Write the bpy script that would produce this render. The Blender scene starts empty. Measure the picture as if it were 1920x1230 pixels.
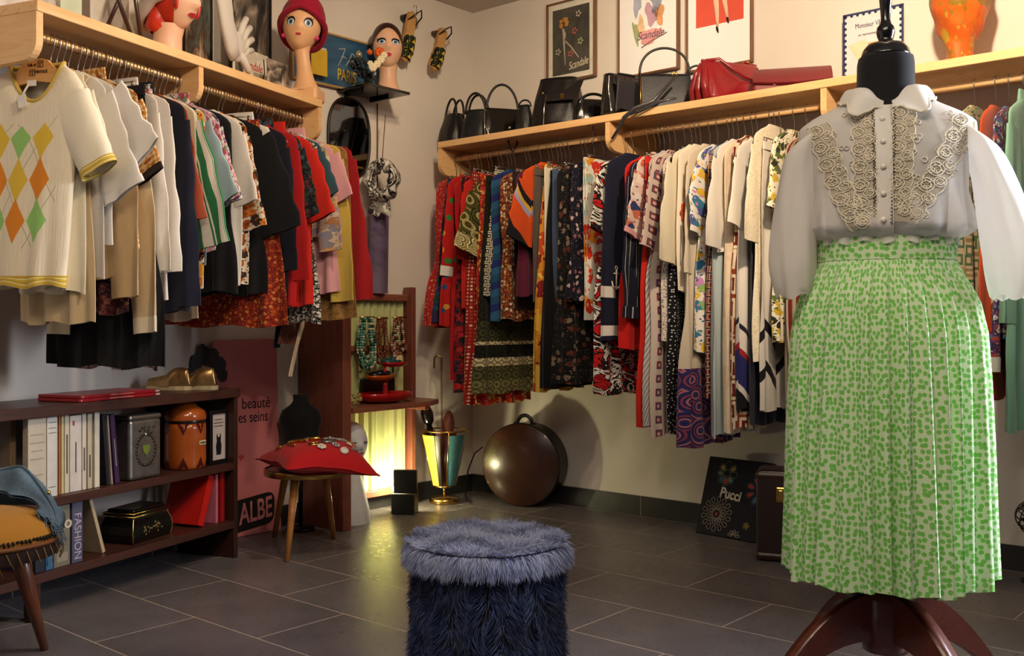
import bpy, bmesh, math, random
from mathutils import Vector, Matrix
PI = math.pi
S = bpy.context.scene
COL = S.collection
# ------------------------------------------------------------------ camera, world, light, exposure
FPX = 1900.0; EYE = 0.85; HZ = 605.0
cam_d = bpy.data.cameras.new('camera'); cam = bpy.data.objects.new('camera', cam_d); COL.objects.link(cam)
cam.location = (0, 0, EYE); cam.rotation_euler = (PI/2, 0, 0)
cam_d.sensor_fit = 'HORIZONTAL'; cam_d.sensor_width = 36; cam_d.lens = FPX/1920*36
cam_d.shift_y = (HZ-615)/1920
cam_d.clip_start = 0.05
S.camera = cam
S.view_settings.view_transform = 'Standard'; S.view_settings.look = 'None'
S.view_settings.exposure = 0.0; S.view_settings.gamma = 1.0; S.view_settings.use_curve_mapping = False
W = bpy.data.worlds.new('world'); S.world = W; W.use_nodes = True
W.node_tree.nodes['Background'].inputs[0].default_value = (0.85, 0.86, 0.95, 1)
W.node_tree.nodes['Background'].inputs[1].default_value = 0.07

def light(kind, name, loc, target, energy, color, **kw):
    d = bpy.data.lights.new(name, kind); d.energy = energy; d.color = color
    for k, v in kw.items(): setattr(d, k, v)
    o = bpy.data.objects.new(name, d); COL.objects.link(o); o.location = loc
    o.rotation_euler = (Vector(target)-Vector(loc)).to_track_quat('-Z', 'Y').to_euler()
    return o
WARM = (1.0, 0.77, 0.52)
# ceiling spot lamps of the shop, then one added fill spot
light('SPOT', 'spot_lamp', (0.75, 2.0, 2.36), (1.45, 3.75, 1.85), 225, WARM, spot_size=1.45, spot_blend=0.7, shadow_soft_size=0.05)
light('SPOT', 'spot_lamp', (-0.05, 3.2, 2.36), (0.15, 4.85, 1.8), 36, WARM, spot_size=1.6, spot_blend=0.8, shadow_soft_size=0.05)
light('SPOT', 'spot_lamp', (0.25, 1.5, 2.36), (-1.5, 2.9, 1.5), 72, WARM, spot_size=1.5, spot_blend=0.8, shadow_soft_size=0.05)
light('SPOT', 'spot_lamp', (0.1, 2.7, 2.36), (-0.9, 3.85, 1.3), 50, WARM, spot_size=1.8, spot_blend=0.7, shadow_soft_size=0.05)
light('SPOT', 'spot_lamp', (-0.15, 0.35, 2.36), (0.8, 2.14, 1.1), 24, WARM, spot_size=0.75, spot_blend=0.8, shadow_soft_size=0.05)  # added spot with no known lamp behind it, brightens the mannequin front
# daylight from the window in the right wall, outside the picture
light('AREA', 'window_daylight', (3.10, 2.22, 1.5), (1.0, 1.55, 0.95), 95, (0.84, 0.89, 1.0), shape='RECTANGLE', size=1.0, size_y=1.2, spread=math.radians(80))
# ceiling fill of the general lighting behind the camera
light('AREA', 'ceiling_lamp', (0.1, 0.9, 2.38), (0.1, 1.6, 0.0), 44, (1.0, 0.84, 0.66), shape='RECTANGLE', size=1.6, size_y=0.8)

# ------------------------------------------------------------------ room frames
CX, CY = -0.20, 5.14                       # corner of the back wall and the right wall
dR = Vector((0.7593, -0.6508)); nR = Vector((-0.6508, -0.7593))
d1 = Vector((-0.6508, -0.7593)); n1 = Vector((0.7593, -0.6508))
d0 = Vector((-0.3971, -0.9178)); n0 = Vector((0.9178, -0.3971))
KX, KY = -1.202, 3.971                     # corner of the back wall and the left wall
CEIL = 2.42
class Fr:
    def __init__(s, o, d, n):
        s.o = Vector(o); s.d = d; s.n = n; s.ang = math.atan2(n.y, n.x)
        s.near = 1
    def p(s, u, v, z=0.0):
        q = s.o + s.d*u + s.n*v
        return Vector((q.x, q.y, z))
    def col(s, px, v):                     # point over the wall line offset v seen in pixel column px
        k = (px-960)/FPX
        o = s.o + s.n*v
        u = (k*o.y-o.x)/(s.d.x-k*s.d.y)
        q = o + s.d*u
        return u, q.y
    def u(s, px, v): return s.col(px, v)[0]
    def at(s, px, py, v):                  # 3-D point on the vertical plane offset v
        u, Y = s.col(px, v)
        return s.p(u, v, zat(py, Y))
def zat(py, Y): return EYE-(py-HZ)*Y/FPX
def flo(px, py, z=0.0):
    Y = (EYE-z)*FPX/(py-HZ)
    return Vector(((px-960)/FPX*Y, Y, z))
def pt(px, py, Y): return Vector(((px-960)/FPX*Y, Y, zat(py, Y)))
FR = Fr((CX, CY), dR, nR); F1 = Fr((CX, CY), d1, n1); F0 = Fr((KX, KY), d0, n0)
F0.near = -1
U1 = (Vector((KX, KY))-Vector((CX, CY))).dot(d1)   # length of the back wall

# ------------------------------------------------------------------ mesh builder
class MB:
    def __init__(s): s.v = []; s.f = []; s.m = []; s.uv = []; s.sm = []; s.mi = 0; s.smooth = True
    def face(s, idx, uv=None):
        s.f.append(tuple(idx)); s.m.append(s.mi); s.sm.append(s.smooth)
        s.uv.append(uv if uv else [None]*len(idx))
    def add(s, p): s.v.append(tuple(p)); return len(s.v)-1
    def box(s, c, d, M=None, bev=0.0):
        hx, hy, hz = d[0]/2, d[1]/2, d[2]/2
        sm = s.smooth; s.smooth = False
        if bev <= 0:
            P = [(x, y, z) for x in (-hx, hx) for y in (-hy, hy) for z in (-hz, hz)]
            Fc = [(0,1,3,2),(4,6,7,5),(0,4,5,1),(2,3,7,6),(0,2,6,4),(1,5,7,3)]
        else:
            bm = bmesh.new(); bmesh.ops.create_cube(bm, size=1)
            for q in bm.verts: q.co = Vector((q.co.x*d[0], q.co.y*d[1], q.co.z*d[2]))
            bmesh.ops.bevel(bm, geom=bm.edges[:], offset=bev, segments=2, affect='EDGES', profile=0.5)
            bm.verts.index_update()
            P = [q.co.copy() for q in bm.verts]; Fc = [[q.index for q in f.verts] for f in bm.faces]; bm.free()
        b = len(s.v)
        for q in P:
            q = Vector(q)
            if M is not None: q = M @ q
            s.v.append(tuple(q+Vector(c)))
        for f in Fc: s.face([b+i for i in f])
        s.smooth = sm
        return s
    def grid(s, fn, nu, nv, wu=False, wv=False, uvf=None, flip=False):
        b = len(s.v); NU = nu if wu else nu+1; NV = nv if wv else nv+1
        for j in range(NV):
            for i in range(NU): s.v.append(tuple(fn(i/nu, j/nv)))
        for j in range(nv):
            for i in range(nu):
                a = b+j*NU+i; a1 = b+j*NU+(i+1) % NU
                c = b+((j+1) % NV)*NU+i; c1 = b+((j+1) % NV)*NU+(i+1) % NU
                uv = None
                if uvf: uv = [uvf(i/nu, j/nv), uvf((i+1)/nu, j/nv), uvf((i+1)/nu, (j+1)/nv), uvf(i/nu, (j+1)/nv)]
                if flip: s.face((a, c, c1, a1), uv and [uv[0], uv[3], uv[2], uv[1]])
                else: s.face((a, a1, c1, c), uv)
        return s
    def lathe(s, prof, n=24, c=(0,0,0), M=None, cap=True, sx=1.0, sy=1.0):
        c = Vector(c); b = len(s.v)
        for (r, z) in prof:
            for i in range(n):
                a = 2*PI*i/n; q = Vector((r*math.cos(a)*sx, r*math.sin(a)*sy, z))
                if M is not None: q = M @ q
                s.v.append(tuple(q+c))
        for j in range(len(prof)-1):
            for i in range(n):
                k = (i+1) % n
                s.face((b+j*n+i, b+j*n+k, b+(j+1)*n+k, b+(j+1)*n+i))
        if cap:
            if prof[0][0] > 1e-5: s.face([b+i for i in range(n)][::-1])
            if prof[-1][0] > 1e-5: s.face([b+(len(prof)-1)*n+i for i in range(n)])
        return s
    def cyl(s, p0, p1, r0, r1=None, n=12, cap=True):
        p0 = Vector(p0); p1 = Vector(p1); r1 = r0 if r1 is None else r1
        L = (p1-p0).length
        M = (p1-p0).to_track_quat('Z', 'Y').to_matrix()
        return s.lathe([(r0, 0), (r1, L)], n, p0, M, cap)
    def tube(s, path, r, n=8, closed=False, cap=True, flat=1.0, up=None):
        P = [Vector(p) for p in path]; m = len(P)
        R = r if isinstance(r, (list, tuple)) else [r]*m
        b = len(s.v); nx = None
        for k in range(m):
            if closed: t = P[(k+1) % m]-P[k-1]
            else: t = P[min(k+1, m-1)]-P[max(k-1, 0)]
            t.normalize()
            if nx is None:
                ref = Vector(up) if up else (Vector((0,0,1)) if abs(t.z) < 0.9 else Vector((1,0,0)))
                nx = (ref - t*ref.dot(t)).normalized()
            else: nx = (nx - t*nx.dot(t)).normalized()
            ny = t.cross(nx)
            for i in range(n):
                a = 2*PI*i/n
                s.v.append(tuple(P[k]+nx*(math.cos(a)*R[k])+ny*(math.sin(a)*R[k]*flat)))
        for k in range(m if closed else m-1):
            k2 = (k+1) % m
            for i in range(n):
                j = (i+1) % n
                s.face((b+k*n+i, b+k*n+j, b+k2*n+j, b+k2*n+i))
        if cap and not closed:
            s.face([b+i for i in range(n)][::-1]); s.face([b+(m-1)*n+i for i in range(n)])
        return s
    def ball(s, c, r, n=10, m=7, M=None):
        rr = (r, r, r) if not isinstance(r, (list, tuple)) else r
        c = Vector(c)
        def fn(u, v):
            a = 2*PI*u; t = PI*(v-0.5)
            q = Vector((rr[0]*math.cos(a)*math.cos(t), rr[1]*math.sin(a)*math.cos(t), rr[2]*math.sin(t)))
            if M is not None: q = M @ q
            return q+c
        return s.grid(fn, n, m, wu=True)
    def torus(s, c, R, r, M=None, n=20, m=8, ry=None):
        c = Vector(c); ry = R if ry is None else ry
        path = []
        for i in range(n):
            a = 2*PI*i/n; q = Vector((R*math.cos(a), ry*math.sin(a), 0))
            if M is not None: q = M @ q
            path.append(q+c)
        return s.tube(path, r, m, closed=True)
    def prism(s, pts, y0, y1, plane='xz', M=None, c=(0,0,0), smooth=False):
        sm = s.smooth; s.smooth = smooth
        b = len(s.v); n = len(pts); c = Vector(c)
        for y in (y0, y1):
            for (a, h) in pts:
                q = Vector((a, y, h)) if plane == 'xz' else (Vector((a, h, y)) if plane == 'xy' else Vector((y, a, h)))
                if M is not None: q = M @ q
                s.v.append(tuple(q+c))
        s.smooth = False
        s.face([b+i for i in range(n)]); s.face([b+n+i for i in range(n)][::-1])
        s.smooth = smooth
        for i in range(n):
            j = (i+1) % n
            s.face((b+i, b+n+i, b+n+j, b+j))
        s.smooth = sm
        return s
    def mesh(s, name, mats):
        me = bpy.data.meshes.new(name)
        me.from_pydata(s.v, [], s.f)
        for m in mats: me.materials.append(m)
        me.polygons.foreach_set('material_index', s.m)
        me.polygons.foreach_set('use_smooth', s.sm)
        if any(u[0] is not None for u in s.uv):
            L = me.uv_layers.new(name='UVMap'); k = 0
            flat = []
            for u in s.uv:
                for q in u: flat += [q[0], q[1]] if q is not None else [0.0, 0.0]
            L.data.foreach_set('uv', flat)
        me.validate(); me.update()
        return me
def mlist(m): return list(m) if isinstance(m, (list, tuple)) else [m]
def tag(o, label=None, cat=None, group=None, kind=None):
    if label: o['label'] = label
    if cat: o['category'] = cat
    if group: o['group'] = group
    if kind: o['kind'] = kind
    return o
def thing(name, label, cat, loc=(0,0,0), rz=0.0, group=None, rot=None):
    o = bpy.data.objects.new(name, None); COL.objects.link(o); o.empty_display_size = 0.05
    o.location = loc; o.rotation_euler = rot if rot else (0, 0, rz)
    return tag(o, label, cat, group)
def part(name, mb, mats, parent, label=None, loc=None, rot=None, autosm=None):
    o = bpy.data.objects.new(name, mb.mesh(name, mlist(mats))); COL.objects.link(o); o.parent = parent
    if loc is not None: o.location = loc
    if rot is not None: o.rotation_euler = rot
    if label: o['label'] = label
    return o
def solo(name, mb, mats, label, cat, loc=(0,0,0), rz=0.0, group=None, rot=None):
    o = bpy.data.objects.new(name, mb.mesh(name, mlist(mats))); COL.objects.link(o)
    o.location = loc; o.rotation_euler = rot if rot else (0, 0, rz)
    return tag(o, label, cat, group)
def struct(name, mb, mats):
    o = bpy.data.objects.new(name, mb.mesh(name, mlist(mats))); COL.objects.link(o); o['kind'] = 'structure'
    return o
def text(s, size, m, parent, loc, rot=(PI/2,0,0), name='lettering', ext=0.0006, shear=0.0, align='CENTER', bold=0.0, sx=1.0):
    c = bpy.data.curves.new(name, 'FONT'); c.body = s; c.size = size; c.extrude = ext; c.shear = shear
    c.align_x = align; c.align_y = 'CENTER'; c.offset = bold
    t = bpy.data.objects.new(name, c); COL.objects.link(t)
    dg = bpy.context.evaluated_depsgraph_get()
    me = bpy.data.meshes.new_from_object(t.evaluated_get(dg))
    bpy.data.objects.remove(t)
    o = bpy.data.objects.new(name, me); COL.objects.link(o); me.materials.clear(); me.materials.append(m)
    o.parent = parent; o.location = loc; o.rotation_euler = rot; o.scale = (sx, 1, 1)
    return o
def copytree(o, loc=None, rz=None, label=None):
    c = o.copy(); COL.objects.link(c)
    for ch in list(o.children):
        k = ch.copy(); COL.objects.link(k); k.parent = c
        for g in list(ch.children):
            h = g.copy(); COL.objects.link(h); h.parent = k
    if loc is not None: c.location = loc
    if rz is not None: c.rotation_euler = (0, 0, rz)
    if label: c['label'] = label
    return c

# ------------------------------------------------------------------ materials
def srgb(h):
    if isinstance(h, str):
        h = h.lstrip('#'); h = [int(h[i:i+2], 16)/255 for i in (0, 2, 4)]
    return tuple(((c/12.92) if c <= 0.04045 else ((c+0.055)/1.055)**2.4) for c in h)+(1.0,)
class NT:
    def __init__(s, name):
        s.m = bpy.data.materials.new(name); s.m.use_nodes = True; s.t = s.m.node_tree
        s.b = s.t.nodes['Principled BSDF']
    def n(s, typ, **kw):
        q = s.t.nodes.new('ShaderNode'+typ)
        for k, v in kw.items(): setattr(q, k, v)
        return q
    def l(s, a, b): s.t.links.new(a, b)
    def inp(s, sock, v):
        if hasattr(v, 'node'): s.l(v, sock)
        else: sock.default_value = v
    def math(s, op, a, b=None, clamp=False):
        q = s.n('Math', operation=op); q.use_clamp = clamp
        s.inp(q.inputs[0], a)
        if b is not None: s.inp(q.inputs[1], b)
        return q.outputs[0]
    def mix(s, f, a, b):
        q = s.n('Mix', data_type='RGBA'); s.inp(q.inputs[0], f); s.inp(q.inputs[6], a); s.inp(q.inputs[7], b)
        return q.outputs[2]
    def ramp(s, f, stops, const=True):
        q = s.n('ValToRGB'); q.color_ramp.interpolation = 'CONSTANT' if const else 'LINEAR'
        e = q.color_ramp.elements
        e[0].position = stops[0][0]; e[0].color = stops[0][1]
        e[1].position = stops[-1][0]; e[1].color = stops[-1][1]
        for p, c in stops[1:-1]:
            k = e.new(p); k.color = c
        s.l(f, q.inputs[0]); return q.outputs[0]
    def noise(s, scale, vec=None, detail=3.0, rough=0.5, dist=0.0):
        q = s.n('TexNoise'); q.inputs['Scale'].default_value = scale; q.inputs['Detail'].default_value = detail
        q.inputs['Roughness'].default_value = rough; q.inputs['Distortion'].default_value = dist
        if vec is not None: s.l(vec, q.inputs['Vector'])
        return q.outputs[0]
    d2 = False
    def vor(s, scale, vec, feat='F1', dist='EUCLIDEAN', rnd=1.0):
        q = s.n('TexVoronoi', feature=feat, distance=dist, voronoi_dimensions='2D' if s.d2 else '3D'); q.inputs['Scale'].default_value = scale
        q.inputs['Randomness'].default_value = rnd
        s.l(vec, q.inputs['Vector']); return q.outputs['Distance'], (q.outputs['Color'] if feat == 'F1' else None)
    def sep(s, v):
        q = s.n('SeparateXYZ'); s.l(v, q.inputs[0]); return q.outputs
    def uv(s): return s.n('TexCoord').outputs['UV']
    def obj(s): return s.n('TexCoord').outputs['Object']
    def mapv(s, v, scale=(1,1,1), loc=(0,0,0), rot=(0,0,0)):
        q = s.n('Mapping'); q.inputs['Scale'].default_value = scale; q.inputs['Location'].default_value = loc
        q.inputs['Rotation'].default_value = rot; s.l(v, q.inputs[0]); return q.outputs[0]
    def bump(s, h, st=0.3, d=0.01):
        q = s.n('Bump'); q.inputs['Strength'].default_value = st; q.inputs['Distance'].default_value = d
        s.l(h, q.inputs['Height']); s.l(q.outputs[0], s.b.inputs['Normal'])
    def col(s, c): s.inp(s.b.inputs['Base Color'], c)
    def set(s, rough=None, metal=None, spec=None, sheen=None, coat=None, alpha=None, trans=None, sub=None):
        B = s.b.inputs
        if rough is not None: s.inp(B['Roughness'], rough)
        if metal is not None: B['Metallic'].default_value = metal
        if spec is not None: B['Specular IOR Level'].default_value = spec
        if sheen is not None: B['Sheen Weight'].default_value = sheen
        if coat is not None: B['Coat Weight'].default_value = coat
        if alpha is not None: s.inp(B['Alpha'], alpha)
        if trans is not None: B['Transmission Weight'].default_value = trans
        return s
MATS = {}
def flat(name, c, rough=0.6, metal=0.0, var=0.06, scale=18, spec=0.4, coat=0.0, bump=0.0, sheen=0.0):
    if name in MATS: return MATS[name]
    t = NT(name); c = srgb(c)
    f = t.noise(scale, t.obj(), 4)
    d = tuple(max(0, x*(1-var*2.2)) for x in c[:3])+(1,); l = tuple(min(1, x*(1+var)) for x in c[:3])+(1,)
    t.col(t.ramp(f, [(0.3, d), (0.7, l)], False))
    t.set(rough, metal, spec, sheen, coat)
    if bump: t.bump(f, bump, 0.004)
    MATS[name] = t.m
    return t.m
def wood(name, c1, c2, rough=0.5, scale=1.0, axis='x', coat=0.0, knots=True):
    if name in MATS: return MATS[name]
    t = NT(name); v = t.obj()
    sc = {'x': (1.2, 14, 14), 'y': (14, 1.2, 14), 'z': (14, 14, 1.2)}[axis]
    m = t.mapv(v, tuple(k*scale for k in sc))
    g = t.noise(2.2, m, 5, 0.6, 1.2)
    c = t.ramp(g, [(0.25, srgb(c1)), (0.55, srgb(c2)), (0.8, srgb(c1))], False)
    if knots:
        kd, _ = t.vor(3.2*scale, t.mapv(v, tuple({'x': (0.8,1.6,1.6), 'y': (1.6,.8,1.6), 'z': (1.6,1.6,.8)}[axis])))
        kf = t.math('LESS_THAN', kd, 0.055)
        c = t.mix(t.math('MULTIPLY', kf, 0.55), c, tuple(x*0.35 for x in srgb(c1)[:3])+(1,))
    t.col(c); t.set(rough, 0, 0.35, 0, coat); t.bump(g, 0.08, 0.003)
    MATS[name] = t.m
    return t.m
FAB_SHEEN = 0.12
def fab(name, kind='solid', cols=('#ffffff',), sc=1.0, rough=0.85, alpha=None, metal=0.0, spec=0.25, **k):
    """fabric on metre UVs: u across, v down"""
    if name in MATS: return MATS[name]
    t = NT(name); t.d2 = True; c = [srgb(x) for x in cols]; uv = t.uv()
    if kind == 'solid':
        f = t.noise(9*sc, uv, 3)
        out = t.mix(f, tuple(x*0.86 for x in c[0][:3])+(1,), c[0])
    elif kind == 'stripe':                  # k: ang, per, duty
        m = t.mapv(uv, rot=(0, 0, k.get('ang', 0)))
        x = t.math('FRACT', t.math('MULTIPLY', t.sep(m)[0], 1/k.get('per', 0.02)))
        n = len(c); d = k.get('stops') or [i/n for i in range(n)]
        out = t.ramp(x, list(zip(d, c)))
    elif kind == 'bands':                   # horizontal bands by v, k: stops in metres of v over span
        y = t.math('MULTIPLY', t.sep(uv)[1], 1/k['span'])
        if k.get('rep'): y = t.math('FRACT', y)
        out = t.ramp(y, list(zip(k['stops'], c)))
        if k.get('motif'):
            d, col = t.vor(k['motif'], t.mapv(uv, (1, 1, 0)), rnd=0.15)
            r = t.ramp(t.math('FRACT', t.math('MULTIPLY', d, k.get('mrep', 5.0))), [(0, (0.25,0.25,0.25,1)), (0.45, (1.4,1.4,1.4,1))])
            q = t.n('Mix', data_type='RGBA', blend_type='MULTIPLY'); q.inputs[0].default_value = k.get('mf', 0.8)
            t.l(out, q.inputs[6]); t.l(r, q.inputs[7]); out = q.outputs[2]
    elif kind == 'dots':                    # cols: ground, dot...
        d, col = t.vor(sc, t.mapv(uv, (1, 1, 0)), rnd=k.get('rnd', 0.2))
        f = t.math('LESS_THAN', d, k.get('r', 0.28))
        fg = c[1]
        if len(c) > 2:
            fg = t.ramp(t.sep(col)[0], [(i/(len(c)-1), x) for i, x in enumerate(c[1:])])
        out = t.mix(f, c[0], fg)
    elif kind == 'floral':                  # blobs of random palette colours with petal rims
        wv = t.n('TexNoise'); wv.inputs['Scale'].default_value = sc*1.7; wv.inputs['Detail'].default_value = 2
        t.l(uv, wv.inputs['Vector'])
        mv = t.n('VectorMath', operation='MULTIPLY_ADD'); t.l(wv.outputs[1], mv.inputs[0])
        a = k.get('warp', 0.6)/sc; mv.inputs[1].default_value = (a, a, 0); t.l(uv, mv.inputs[2])
        v = t.mapv(mv.outputs[0], (1, 1, 0))
        d, col = t.vor(sc, v)
        fg = t.ramp(t.sep(col)[0], [(i/max(1, len(c)-1), x) for i, x in enumerate(c[1:])])
        f = t.math('LESS_THAN', d, k.get('r', 0.42))
        out = t.mix(f, c[0], fg)
        d2, col2 = t.vor(sc*2.3, v)
        f2 = t.math('LESS_THAN', d2, k.get('r2', 0.22))
        fg2 = t.ramp(t.sep(col2)[1], [(i/max(1, len(c)-1), x) for i, x in enumerate(c[1:][::-1])])
        out = t.mix(f2, out, fg2)
    elif kind == 'geo':                     # concentric rings / squares on a grid; cols cyc
        d, col = t.vor(sc, t.mapv(uv, (1, k.get('asp', 1.0), 0)), dist=k.get('dist', 'CHEBYCHEV'), rnd=k.get('rnd', 0.0))
        x = t.math('FRACT', t.math('MULTIPLY', d, k.get('rings', 1.9)))
        n = len(c); out = t.ramp(x, [(i/n, y) for i, y in enumerate(c)])
    elif kind == 'check':
        q = t.n('TexChecker'); q.inputs['Scale'].default_value = sc; q.inputs[1].default_value = c[0]; q.inputs[2].default_value = c[1]
        t.l(t.mapv(uv, rot=(0, 0, k.get('ang', 0.785))), q.inputs[0]); out = q.outputs[0]
        if len(c) > 2:
            d, col = t.vor(sc*0.5, t.mapv(uv, (1, 1, 0)), rnd=1); out = t.mix(t.math('LESS_THAN', d, 0.25), out, c[2])
    elif kind == 'zigzag':                  # chevrons: v + |frac(u)|
        s3 = t.sep(uv); p = k.get('per', 0.16)
        x = t.math('ABSOLUTE', t.math('SUBTRACT', t.math('FRACT', t.math('MULTIPLY', s3[0], 1/p)), 0.5))
        y = t.math('ADD', t.math('MULTIPLY', s3[1], 1/k['span']), t.math('MULTIPLY', x, k.get('amp', 0.3)))
        out = t.ramp(y, list(zip(k['stops'], c)))
    elif kind == 'marble':
        f = t.noise(sc, t.mapv(uv, (1, k.get('asp', 1.0), 1)), 4, 0.6, k.get('dist', 1.5))
        n = len(c); out = t.ramp(f, [(0.32+0.36*i/n, y) for i, y in enumerate(c)], k.get('const', True))
    if k.get('hem'):                        # contrasting floral border, k hem=(v0, ...colours)
        y = t.math('GREATER_THAN', t.sep(uv)[1], k['hem'][0])
        hc = [srgb(x) for x in k['hem'][1:]]
        d, col = t.vor(k.get('hs', 16), t.mapv(uv, (1, 1, 0)))
        r = t.ramp(t.math('FRACT', t.math('MULTIPLY', d, 2.6)), [(i/len(hc), x) for i, x in enumerate(hc)])
        out = t.mix(y, out, r)
    t.col(out)
    t.set(rough, metal, spec, FAB_SHEEN if kind == 'solid' else 0.05)
    w = t.noise(90, uv, 4, 0.7); t.bump(w, k.get('bump', 0.25), 0.003)
    if alpha is not None: t.set(alpha=alpha)
    MATS[name] = t.m
    return t.m
# ------------------------------------------------------------------ setting materials
def plaster(name, c, c2):
    t = NT(name); v = t.obj(); f = t.noise(1.3, v, 5, 0.6); g = t.noise(60, v, 3)
    t.col(t.ramp(f, [(0.3, srgb(c2)), (0.7, srgb(c))], False)); t.set(0.85, 0, 0.2); t.bump(g, 0.12, 0.002)
    return t.m
M_WALL = plaster('white_plaster', '#ddd5cb', '#d2c9bf')
M_CEIL = plaster('ceiling_plaster', '#cfc8be', '#c6beb3')
def floor_mat():
    t = NT('dark_slate_tiles'); v = t.obj()          # floor object axes: x = u along right wall, y = v out of it
    x, y, z = t.sep(v)
    row = t.math('FLOOR', t.math('DIVIDE', t.math('SUBTRACT', y, 0.03), 0.3025))
    fy = t.math('FRACT', t.math('DIVIDE', t.math('SUBTRACT', y, 0.03), 0.3025))
    odd = t.math('MODULO', t.math('ABSOLUTE', row), 2.0)
    xs = t.math('DIVIDE', t.math('ADD', t.math('SUBTRACT', x, 1.8), t.math('MULTIPLY', odd, 0.3)), 0.6)
    fx = t.math('FRACT', xs); cx = t.math('FLOOR', xs)
    def edge(f, w):
        a = t.math('ABSOLUTE', t.math('SUBTRACT', f, 0.5)); return t.math('GREATER_THAN', a, 0.5-w)
    gr = t.math('MAXIMUM', edge(fy, 0.006), edge(fx, 0.0033))
    cb = t.n('CombineXYZ'); t.l(row, cb.inputs[0]); t.l(cx, cb.inputs[1])
    wn = t.n('TexWhiteNoise', noise_dimensions='2D'); t.l(cb.outputs[0], wn.inputs['Vector'])
    n = t.noise(3.5, v, 6, 0.65); n2 = t.noise(40, v, 4, 0.7)
    base = t.ramp(n, [(0.3, srgb('#575254')), (0.7, srgb('#6b6566'))], False)
    q = t.n('Mix', data_type='RGBA', blend_type='MULTIPLY'); q.inputs[0].default_value = 1.0
    t.l(base, q.inputs[6]); t.l(t.ramp(wn.outputs[0], [(0, (0.86,0.86,0.86,1)), (1, (1.1,1.1,1.1,1))], False), q.inputs[7])
    t.col(t.mix(gr, q.outputs[2], srgb('#b8a494')))
    t.set(t.ramp(n2, [(0.3, (0.24,)*3+(1,)), (0.7, (0.40,)*3+(1,))], False), 0, 0.45)
    t.bump(t.math('SUBTRACT', t.math('MULTIPLY', n2, 0.25), gr), 0.15, 0.003)
    return t.m
M_FLOOR = floor_mat()
M_SKIRT = flat('skirting_tile', '#2a282b', 0.4, var=0.1, scale=6)
M_GROUT = flat('grout', '#7d7068', 0.9)
M_PINE = wood('pine_board', '#d9a268', '#e8bd86', 0.55, 1.0, 'x')
M_PINEY = wood('pine_panel', '#d6a066', '#e6ba84', 0.55, 1.0, 'y')
M_DARKW = wood('dark_walnut', '#2c1712', '#43251c', 0.42, 1.0, 'x', 0.1, False)
M_REDW = wood('red_brown_wood', '#5d3027', '#7a4536', 0.45, 1.0, 'z', 0.1, False)
M_CHROME = flat('chrome', '#d8d4cc', 0.22, 1.0, 0.03)
M_BRASS = flat('brass', '#c9a45c', 0.24, 1.0, 0.08)
M_GOLD = flat('gold', '#d8b45a', 0.25, 1.0, 0.06)
M_BLACK = flat('black_satin', '#0c0b0d', 0.4, 0, 0.15)
M_WHITE = flat('white_paper', '#e6dfd4', 0.7)
M_RODG = flat('gold_rod', '#c09a6a', 0.3, 0.75, 0.1)
M_RODW = wood('wood_rod', '#c99860', '#dcb27c', 0.4, 1.0, 'x', 0.2, False)

# ------------------------------------------------------------------ room shell
def wall(name, a, b, n, mat, z0=0.0, z1=CEIL, t=0.1):
    a = Vector((a[0], a[1], 0)); b = Vector((b[0], b[1], 0)); n3 = Vector((n.x, n.y, 0))
    mb = MB(); mb.smooth = False
    P = [a, b, b-n3*t, a-n3*t]
    for z in (z0, z1):
        for p in P: mb.v.append((p.x, p.y, z))
    for f in ((0,1,5,4),(1,2,6,5),(2,3,7,6),(3,0,4,7),(3,2,1,0),(4,5,6,7)): mb.face(f)
    return struct(name, mb, mat)
rw_end = FR.p(5.4, 0); lw_end = F0.p(4.3, 0)
wall('wall_right', (CX, CY), (rw_end.x, rw_end.y), nR, M_WALL)
wall('wall_back', (KX, KY), (CX, CY), n1, M_WALL)
wall('wall_left', (lw_end.x, lw_end.y), (KX, KY), n0, M_WALL)
mb = MB(); mb.smooth = False                     # floor: local axes along the right wall so the tiles line up
mb.box((0, 1.5, -0.05), (16, 13, 0.1))
fo = struct('floor', mb, M_FLOOR); fo.location = (CX, CY, 0); fo.rotation_euler = (0, 0, math.atan2(dR.y, dR.x))
# local +y of the floor must point into the room (nR)
fo.scale = (1, -1, 1)
mb = MB(); mb.smooth = False; mb.box((0.6, 2.2, CEIL+0.05), (9, 8.0, 0.1)); struct('ceiling', mb, M_CEIL)
def baseboard(name, F, u0, u1, seams):
    mb = MB(); mb.smooth = False
    a = math.atan2(F.d.y, F.d.x); R = Matrix.Rotation(a, 3, 'Z')
    c = F.p((u0+u1)/2, 0.006, 0.0425); mb.box(c, (u1-u0, 0.012, 0.085), R)
    mb.mi = 1
    for s in seams:
        mb.box(F.p(s, 0.0065, 0.0425), (0.004, 0.0125, 0.0852), R)
    struct(name, mb, [M_SKIRT, M_GROUT])
baseboard('baseboard_right', FR, 0.0, 5.3, [0.6*k+0.42 for k in range(9)])
baseboard('baseboard_back', F1, 0.0, U1, [0.55, 1.15])
baseboard('baseboard_left', F0, 0.0, 4.2, [0.3+0.6*k for k in range(6)])

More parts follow.
